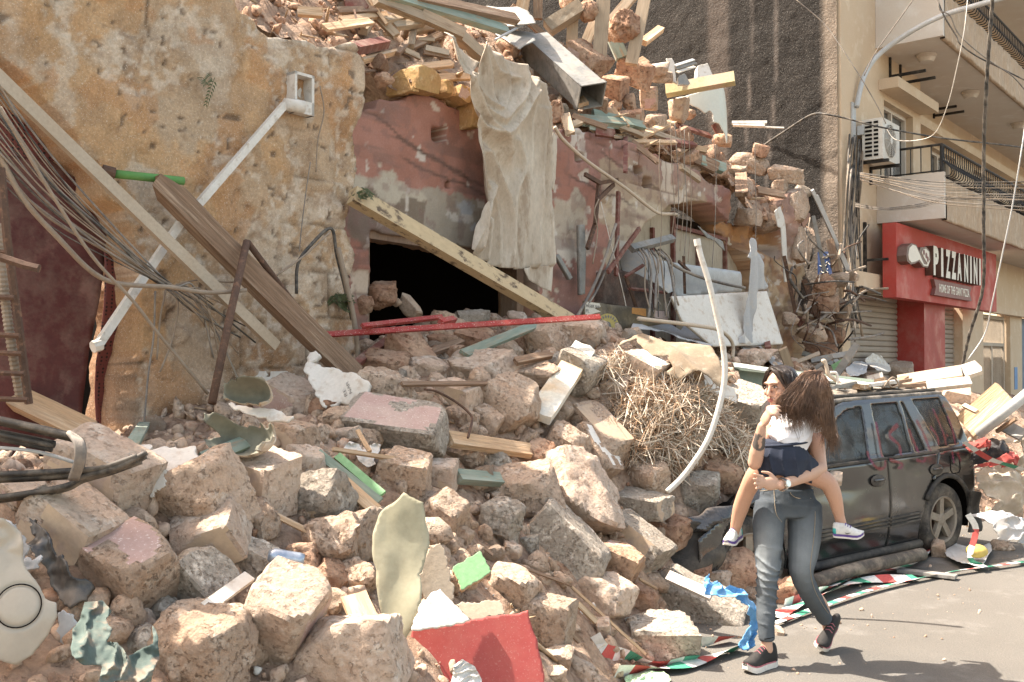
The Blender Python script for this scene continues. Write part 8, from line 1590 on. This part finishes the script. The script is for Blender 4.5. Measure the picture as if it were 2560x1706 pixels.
hand(b, wrR, WD(1919, 1040, 5.24), [WD(1951, 1017, 5.235), WD(1952, 1028, 5.225), WD(1949, 1038, 5.22), WD(1943, 1047, 5.22)], WD(1930, 1022, 5.27), np.array([.2, 0, 1.]), np.array([.0, -1., .3]))
hand(b, wrL, WD(1914, 1208, 5.25), [WD(1886, 1184, 5.22), WD(1884, 1197, 5.21), WD(1886, 1210, 5.21), WD(1891, 1222, 5.22)], WD(1905, 1180, 5.26), np.array([0, 0, 1.]), np.array([-.5, -.8, 0]))
anR = WD(1917, 1604, 5.46); anL = WD(2066, 1553, 5.80)
blob(b, [hipC + (-.07, 0, -.05), WD(1918, 1440, 5.53), anR + (0, 0, .1), anR, anR + (0, 0, -.04)], [.05, .036, .028, .030, .034], 12); blob(b, [hipC + (.07, 0, -.05), WD(2006, 1435, 5.56), anL + (-.02, 0, .1), anL, anL + (.01, 0, -.04)], [.05, .036, .028, .029, .033], 12)
me, co, no = remesh(b, .0052, 3)
sk = np.zeros((len(co), 3)) + np.array([.50, .305, .215]); sk = sk * (1 + .10 * fbm(co * 14, 3, 3))[:, None]
sk = lerpc(sk, np.exp(-(np.linalg.norm(co - (hc + fw * .06 - upv * .02), axis=1) / .035) ** 2) * .25, (.52, .25, .18))
tc_ = elR + (wrR - elR) * .60; tl = (co - tc_) @ nrm(wrR - elR); tv = np.linalg.norm(co - tc_ - np.outer(tl, nrm(wrR - elR)), axis=1)
tm = smooth(.055, .045, np.abs(tl) + .03 * np.abs(fbm(co * 60, 2, 5))) * (no[:, 1] < -.1) * (fbm(co * np.array([45, 45, 30]), 3, 8) > -.06) * (np.linalg.norm(co - tc_ + (0, .03, 0), axis=1) < .052) * (co[:, 0] < wrR[0] + .06)
sk = lerpc(sk, tm * .9, M_TATT)
finish('body', me, co, M_SKIN, wm, sk)
for s in (-1, 1):
 e = hc + fw * .079 + rt * s * .031 + upv * .008; k = MB(); ell(k, e, fw * .010, rt * .0135, upv * .0055, 6); eo = k.build('eye', M_EYEW, wm, smoothed=True); k = MB(); ell(k, e + fw * .006, fw * .005, rt * .0055, upv * .0052, 6); k.build('iris', M_IRIS, eo, smoothed=True)
 k = MB(); k.tube([e + upv * .004 + rt * s * -.016 + fw * .010, e + upv * .010 + fw * .011, e + upv * .003 + rt * s * .018 + fw * .002], .0014, 5); k.build('eyelid', M_IRIS, wm)
 k = MB(); k.tube([e + upv * .020 + rt * s * -.018 + fw * .016, e + upv * .026 + fw * .015, e + upv * .022 + rt * s * .022 + fw * .004], [.0018, .0022, .0012], 5); k.build('eyebrow', M_HAIRD, wm)
k = MB(); ell(k, hc + fw * .096 - upv * .056, fw * .007, rt * .021, upv * .0055, 6); ell(k, hc + fw * .094 - upv * .067, fw * .007, rt * .018, upv * .0065, 6); k.build('lips', M_LIP, wm, smoothed=True)
def strands(name, roots, flow, n, r, m, parent, seed, wave=.01, seg=5):
 rs = np.random.RandomState(seed); k = MB()
 for i in range(n):
  root, pts = flow(rs); Q = spline([root] + pts, seg); t = np.linspace(0, 1, len(Q)); ph = rs.choice(9) * .7 + rs.normal(0, .3); w_ = rs.normal(0, 1, 3); Q = Q + np.outer(np.sin(t * rs.uniform(8, 14) + ph) * t * wave, nrm(w_))
  k.tube(Q, r * np.interp(t, [0, .15, .8, 1], [.8, 1.1, .9, .25]) * rs.uniform(.7, 1.2), 3, 0, False)
 return k.build(name, m, parent, smoothed=True)
k = MB(); ell(k, hc + upv * .028 - fw * .040, fw * .090, rt * .080, upv * .094, 13); ell(k, hc - fw * .05 - upv * .03, fw * .07, rt * .078, upv * .09, 9); me, co, no = remesh(k, .007, 3); hair = finish('hair', me, co, M_HAIRD, wm)
def wf_(rs):
 s = rs.choice([-1, 1]); a = rs.uniform(-.9, .9); top = hc + upv * .122 + fw * (.0 + rs.uniform(-.06, .042)) + rt * .015
 if s < 0: p = [hc + upv * .086 + fw * rs.uniform(-.04, .052) - rt * rs.uniform(.05, .066), hc + upv * .0 + fw * rs.uniform(-.07, .042) - rt * rs.uniform(.078, .094), hc - upv * .09 + fw * rs.uniform(-.08, .03) - rt * rs.uniform(.08, .105), hc - upv * rs.uniform(.14, .24) + fw * rs.uniform(-.12, -.03) - rt * rs.uniform(.05, .12)]
 else: p = [hc + upv * .09 + fw * rs.uniform(-.03, .034) + rt * rs.uniform(.05, .064), hc + upv * .02 + fw * rs.uniform(-.05, .015) + rt * rs.uniform(.078, .088), hc - upv * .06 + fw * rs.uniform(-.06, -.0) + rt * rs.uniform(.07, .085), hc - upv * rs.uniform(.10, .15) + fw * rs.uniform(-.1, -.02) + rt * .07]
 if rs.rand() < .35: top = hc + upv * (.112 + rs.uniform(-.006, .004)) + fw * (.045 + rs.uniform(-.02, .012)) + rt * .012; p = [hc + upv * rs.uniform(.074, .09) + fw * rs.uniform(.05, .066) + rt * s * rs.uniform(.026, .042), hc + upv * .01 + fw * rs.uniform(.03, .052) + rt * s * rs.uniform(.068, .08)] + p[-2:]
 return top, p
strands('hair_strands', None, wf_, 1100, .0020, M_HAIRD, wm, 5, .007)
kR, kL = WD(1919, 1438, 5.50), WD(2004, 1436, 5.56); b = MB()
blob(b, [WD(1968, 1222, 5.62), WD(1968, 1250, 5.62), WD(1968, 1285, 5.62)], [.142, .160, .155], 20, .72, cap=.2)
blob(b, [WD(1926, 1262, 5.59), WD(1921, 1320, 5.56), WD(1920, 1380, 5.53), kR, WD(1916, 1500, 5.50), WD(1915, 1560, 5.47), WD(1917, 1598, 5.46)], [.088, .088, .076, .060, .058, .048, .043], 18, cap=.4)
blob(b, [WD(2012, 1262, 5.64), WD(2012, 1320, 5.61), WD(2008, 1385, 5.57), kL, WD(2028, 1490, 5.65), WD(2052, 1530, 5.74), WD(2064, 1548, 5.79)], [.094, .096, .082, .063, .056, .046, .041], 18, cap=.4)
me, co, no = remesh(b, .0065, 6)
pxy = np.array([proj(c) for c in co]); yy = pxy[:, 1]; nz = fbm(co * np.array([7, 7, 9]), 3, 4); rid = (1 - np.abs(np.sin(co[:, 2] * 62 + co[:, 0] * 12 + nz * 5))) ** 2.2
right_leg = pxy[:, 0] < 1962; msk = (smooth(1350, 1400, yy) * smooth(1600, 1520, yy) * right_leg * 1.0 + smooth(1380, 1430, yy) * (~right_leg) * .35 + smooth(1310, 1275, yy) * .25); brk = smooth(-.1, .15, fbm(co * np.array([9, 9, 5]), 2, 9))
co2 = co + no * ((rid - .35) * .013 * msk * brk)[:, None] + no * (.004 * fbm(co * 18, 3, 6))[:, None]
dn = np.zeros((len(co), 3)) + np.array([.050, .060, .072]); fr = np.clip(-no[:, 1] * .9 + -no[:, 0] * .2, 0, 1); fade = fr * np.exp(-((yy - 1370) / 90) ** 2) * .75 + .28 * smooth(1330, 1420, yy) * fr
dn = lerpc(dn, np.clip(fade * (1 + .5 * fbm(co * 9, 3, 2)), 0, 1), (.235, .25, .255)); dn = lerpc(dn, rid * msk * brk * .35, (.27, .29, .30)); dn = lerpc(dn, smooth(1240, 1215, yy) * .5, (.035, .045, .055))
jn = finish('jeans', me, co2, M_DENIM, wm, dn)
M_STITCH = mat('jean_stitch', (.30, .24, .17), rough=.8, bump=0)
from mathutils.bvhtree import BVHTree
bv = BVHTree.FromPolygons([Vector(c) for c in co2], [tuple(p.vertices) for p in me.polygons])
def on_jeans(px, py, lift=.002):
 r = ray(px, py); h_ = bv.ray_cast(Vector((0, 0, CAMZ)), Vector(r)); return np.array(h_[0]) - r / np.linalg.norm(r) * lift if h_[0] is not None else P(px, py, 5.6)
for nm, pts, r_ in (('pocket_seam', [(1974, 1222), (1978, 1236), (1995, 1246), (2028, 1246)], .0016), ('side_seam', [(2034, 1225), (2038, 1290), (2034, 1350), (2026, 1420), (2035, 1470), (2055, 1510), (2072, 1535)], .0018), ('fly_seam', [(1935, 1225), (1937, 1262), (1942, 1288), (1955, 1306)], .0016), ('waist_seam', [(1900, 1228), (1940, 1224), (1990, 1220), (2040, 1222)], .0016), ('hem', [(1896, 1592), (1912, 1598), (1934, 1594)], .0022)):
 k = MB(); k.tube(spline([on_jeans(*p) for p in pts], 6), r_, 4); k.build(nm, M_STITCH if nm != 'hem' else M_DENIM, jn)
b = MB(); blob(b, [neck + (0, 0, -.10), WD(1972, 1110, 5.645), WD(1970, 1180, 5.645), WD(1968, 1228, 5.62)], [.115, .125, .12, .142], 20, .70, cap=.2); me, co, no = remesh(b, .01, 4); finish('top', me, co, M_HAIRD if False else mat('dark_top', (.03, .03, .032), rough=.9, bump=.1), wm)
ax_ = nrm(wrL - elL); wc = wrL - ax_ * .02; e1 = nrm(np.cross(ax_, (0, 0, 1))); e2 = np.cross(e1, ax_); wt = empty('watch', (0, 0, 0)); wt.parent = wm; wt.location = -wm.location
for q in range(18):
 t = 2 * math.pi * q / 18; d = e1 * math.cos(t) * 1.0 + e2 * math.sin(t); k = MB(); k.box(wc + d * .0335, (.012, .005, .020), (np.cross(d, ax_), d, ax_)); k.build('link', M_STEEL, wt)
k = MB(); dd_ = nrm(np.array([0, -1., .1]) - ax_ * np.dot([0, -1., .1], ax_)); k.tube([wc + dd_ * .030, wc + dd_ * .043], .019, 16); k.build('case', M_STEEL, wt)
def shoe(name, heel, toe, up, parent, L=None, wid=.088, up_m=None, kid=False):
 heel, toe = np.asarray(heel, float), np.asarray(toe, float); X = nrm(toe - heel); Lr = np.linalg.norm(toe - heel); Z = nrm(np.asarray(up, float) - X * np.dot(up, X)); Yv = np.cross(Z, X)
 ts = np.array([0, .03, .12, .25, .40, .55, .70, .83, .93, 1.0]); wd = np.array([.50, .66, .74, .72, .72, .84, .98, .96, .74, .36]) * wid / 2; so = (.030 if not kid else .026) * Lr / .25
 hh = np.array([.075, .098, .105, .100, .098, .080, .060, .045, .034, .018]) * Lr / .26; sp = np.array([.012, .004, 0, 0, 0, 0, 0, .002, .010, .024]) * Lr / .26
 def loft(z0, z1, sc, mats_, nm, par, t0=0, t1=99, dome=True):
  k = MB(); V = []; n = 14; idx = [i for i in range(len(ts)) if t0 <= ts[i] <= t1]
  for i in idx:
   c = heel + X * ts[i] * Lr + Z * sp[i]
   for j in range(n):
    a = math.pi * j / (n - 1); y = math.cos(a) * wd[i] * sc; z = z0[i] + (z1[i] - z0[i]) * (math.sin(a) ** .55 if dome else (1 if 0 < j < n - 1 else 0)); V.append(c + Yv * y + Z * z)
  m_ = len(idx); f = [(p * n + j, (p + 1) * n + j, (p + 1) * n + j + 1, p * n + j + 1) for p in range(m_ - 1) for j in range(n - 1)] + [((p + 1) * n, p * n, p * n + n - 1, (p + 1) * n + n - 1) for p in range(m_ - 1)] + [tuple(range(n)), tuple(range((m_ - 1) * n, m_ * n))[::-1]]
  k.add(V, f); return k.build(nm, mats_, par, smoothed=dome)
 z_ = np.zeros(10); root = empty(name, (0, 0, 0)); root.parent = parent; root.location = -parent.location
 loft(z_ + so * .6, hh + so, .93, M_SHW if kid else M_SHOEB, 'upper', root); loft(z_, z_ + so * (.55 if kid else 1.0), 1.06, M_SOLE, 'sole', root, dome=False)
 if kid: loft(z_ + so * .551, z_ + so * 1.25, 1.03, M_PURP, 'midsole', root, dome=False); loft(z_ + so * 1.26, hh * .78 + so, .97, M_TEAL, 'heel_patch', root, t1=.13)
 else: loft(z_ + so * 1.001, z_ + so * 1.22, 1.03, M_PINKS, 'trim', root, dome=False, t0=.1); loft(z_ + so * .5, hh * .62 + so, .955, M_PINKS, 'heel_tab', root, t1=.04)
 for q in (.42, .50, .58):
  i = np.interp(q, ts, hh) + so; w_ = np.interp(q, ts, wd); k = MB(); c = heel + X * q * Lr; k.tube([c + Yv * w_ * .55 + Z * (i * .90), c + Z * (i + .003), c - Yv * w_ * .55 + Z * (i * .90)], .003, 5); k.build('lace', M_PINKS if not kid else M_PURP, root)
 if kid:
  s_ = 1 if np.dot(Yv, [0, -1, 0]) > 0 else -1; k = MB(); pts = [(.34, .62), (.40, .46), (.50, .42), (.64, .58), (.80, .80), (.62, .64), (.50, .52), (.42, .54)]
  V = []
  for a, c in pts: a2 = .25 + a * .5; zz = so * 1.3 + (np.interp(a2, ts, hh) * .75) * (c - .3); V.append(heel + X * a2 * Lr + Yv * s_ * np.interp(a2, ts, wd) * (1.0 - .12 * max(c - .45, 0)) + Z * (zz + np.interp(a2, ts, sp)) + Yv * s_ * .004)
  k.add(V, [(0, 1, 7), (1, 2, 6, 7), (2, 3, 5, 6), (3, 4, 5)]); k.build('side_mark', M_IRIS, root)
 return root
hR = P(1932, 1640, 5.52) * (1, 1, 0) + (0, 0, .0); tR = P(1862, 1668, 5.38) * (1, 1, 0) + (0, 0, .0)
dR = nrm(tR - hR); hR = np.array([anR[0], anR[1], 0]) - dR * .065 + (0, 0, .004); tR = hR + dR * .245
shoe('shoe', hR, tR, (0, 0, 1), wm)
tL = P(2046, 1622, 5.72); tL[2] = .012; hL = P(2100, 1535, 5.93)
hL = anL + np.array([.055, .07, -.06]); dL = nrm(hL - tL); shoe('shoe', tL + dL * .235, tL, np.cross(dL, np.array([-.9, .0, .45])) * (1 if np.cross(dL, np.array([-.9, .0, .45]))[1] < 0 else -1) + np.array([-.3, -.2, .3]), wm)
# ---- child
ch = empty('person', P(1960, 1200, 5.35), 'child in white shirt and navy shorts carried by the woman, long brown hair', 'person')
gh_ = WD(2030, 975, 5.40); b = MB()
ell(b, gh_, (.082, 0, 0), (0, .088, 0), (.0, 0, .095), 9)
blob(b, [gh_ + (0, 0, -.06), WD(2003, 1032, 5.42), WD(1998, 1050, 5.42)], [.04, .042, .05], 12)
blob(b, [WD(1998, 1048, 5.43), WD(1980, 1090, 5.42), WD(1958, 1140, 5.42), WD(1952, 1170, 5.43)], [.088, .098, .10, .105], 16, .8)
blob(b, [WD(1960, 1046, 5.42), WD(2000, 1040, 5.43), WD(2036, 1048, 5.46)], [.038, .04, .038], 12)
blob(b, [WD(2036, 1050, 5.46), WD(2058, 1072, 5.50), WD(2082, 1092, 5.62), WD(2050, 1050, 5.76)], [.036, .032, .028, .024], 12)       # arm round the neck
blob(b, [WD(1955, 1048, 5.44), WD(1930, 1070, 5.55), WD(1945, 1045, 5.72)], [.034, .03, .025], 12)
for s_, e_ in (((2050, 1050, 5.76), (2020, 1050, 5.79)), ((1945, 1045, 5.72), (1975, 1050, 5.78))):
 w0, w1 = WD(*s_), WD(*e_); hand(b, w0, w0 + nrm(w1 - w0) * .045, [w0 + nrm(w1 - w0) * .115 + np.array([0, 0, .022 - .014 * i]) for i in range(4)], w0 + nrm(w1 - w0) * .07 + (0, 0, .05), np.array([0, 0, 1.]), np.array([0, .5, 0]), .006)
blob(b, [WD(1925, 1165, 5.42), WD(1893, 1185, 5.44), WD(1868, 1228, 5.50), WD(1852, 1270, 5.55), WD(1838, 1322, 5.60), WD(1835, 1334, 5.60)], [.072, .056, .046, .044, .029, .027], 14)
blob(b, [WD(1990, 1165, 5.45), WD(2030, 1186, 5.50), WD(2068, 1207, 5.50), WD(2085, 1240, 5.50), WD(2098, 1290, 5.52), WD(2106, 1318, 5.52)], [.075, .062, .050, .043, .029, .027], 14)
me, co, no = remesh(b, .0055, 4); sk = np.zeros((len(co), 3)) + np.array([.485, .275, .185]); finish('body', me, co, M_SKIN, ch, sk * (1 + .08 * fbm(co * 14, 3, 3))[:, None])
b = MB(); blob(b, [WD(2000, 1040, 5.43), WD(1982, 1085, 5.41), WD(1962, 1112, 5.41)], [.098, .112, .118], 20, .82, cap=.3)
blob(b, [WD(2026, 1044, 5.45), WD(2044, 1058, 5.47)], [.054, .052], 12); blob(b, [WD(1962, 1044, 5.43), WD(1946, 1054, 5.48)], [.052, .048], 12)
me, co, no = remesh(b, .006, 4); q = (1 - np.abs(np.sin(co[:, 0] * 34 - co[:, 2] * 22 + fbm(co * 6, 3, 3) * 5))) ** 2; finish('shirt', me, co + no * (.006 * q + .006 * fbm(co * 15, 3, 5))[:, None], M_WHITES, ch)
b = MB(); blob(b, [WD(1958, 1106, 5.415), WD(1954, 1140, 5.415), WD(1950, 1180, 5.42)], [.120, .142, .130], 22, .86, cap=.12); blob(b, [WD(1926, 1158, 5.42), WD(1908, 1174, 5.43)], [.088, .072], 16, cap=.5); blob(b, [WD(1985, 1156, 5.45), WD(2020, 1176, 5.50)], [.092, .074], 16, cap=.5)
me, co, no = remesh(b, .006, 4); px_ = np.array([proj(c) for c in co]); t = smooth(1108, 1150, px_[:, 1]); pl = (1 - np.abs(np.sin((px_[:, 0] - 1958) * .10 + (px_[:, 1] - 1110) * -.012 + fbm(co * 5, 2, 3) * 2))) ** 2
sh_ = finish('shorts', me, co + no * (.014 * pl * t + .004 * fbm(co * 14, 3, 5))[:, None], M_NAVY, ch)
k = MB(); rg = [WD(1958, 1108, 5.415) + np.array([math.cos(a) * .126, math.sin(a) * .104, .012 * math.cos(a)]) for a in np.linspace(0, 2 * math.pi, 33)]; k.tube(rg, .013, 8, flat=.6); k.build('waistband', M_NAVY, sh_, smoothed=True)
shoe('shoe', WD(1857, 1345, 5.56), WD(1818, 1352, 5.46) + (0, 0, -.01), (-.05, -.2, 1), ch, wid=.072, kid=True) if False else None
h0 = WD(1849, 1346, 5.66); shoe('shoe', h0, h0 + nrm(np.array([-.55, -.78, -.12])) * .185, (-.1, -.1, 1), ch, wid=.072, kid=True)
h0 = WD(2084, 1342, 5.50); shoe('shoe', h0, WD(2160, 1347, 5.42), (0.05, -.12, 1), ch, wid=.072, kid=True)
k = MB(); ell(k, gh_ + (.0, .004, .010), (.094, 0, 0), (0, .096, 0), (0, 0, .097), 9)
for q in (((2010, 960, 5.35), (1985, 990, 5.33), (1967, 1012, 5.33)), ((2020, 965, 5.34), (2004, 995, 5.33), (1996, 1018, 5.335)), ((2058, 965, 5.37), (2070, 1005, 5.37), (2072, 1060, 5.38), (2076, 1108, 5.39)), ((2040, 965, 5.34), (2042, 1000, 5.345), (2044, 1015, 5.36))): blob(k, [WD(*p) for p in q], [.032, .034, .03, .012], 10)
me, co, no = remesh(k, .007, 4); finish('hair', me, co + no * (.004 * np.sin(co[:, 0] * 260 + co[:, 2] * 40))[:, None], M_HAIRB, ch)
def gf(rs):
 v = rs.beta(.75, .75) if rs.rand() < .85 else rs.uniform(.3, .7); top = gh_ + np.array([.012 + rs.uniform(-.02, .03), rs.uniform(-.05, .02), .104]); I = lambda *t: float(np.interp(v, [0, .3, .5, .75, 1], t)) + rs.normal(0, 3.2)
 e = .016 * rs.rand()
 return top, [WD(I(2004, 2016, 2034, 2054, 2068), I(944, 950, 956, 960, 958), 5.305 + .03 * abs(v - .4) - e), WD(I(1972, 1992, 2022, 2062, 2077), I(976, 990, 996, 1006, 1000), 5.29 + .07 * abs(v - .4) - e), WD(I(1947, 1978, 2016, 2064, 2080), I(1004, 1026, 1020, 1050, 1058), 5.29 + .07 * abs(v - .4) - e), WD(I(1946, 1984, 2012, 2066, 2086) + rs.normal(0, 9), I(1024, 1048, 1034, 1090, 1122) + rs.normal(0, 22 if v < .45 else 14), 5.30 + .07 * abs(v - .45) - e)]
strands('hair_strands', None, gf, 2000, .0014, M_HAIRB, ch, 9, .017, 5)
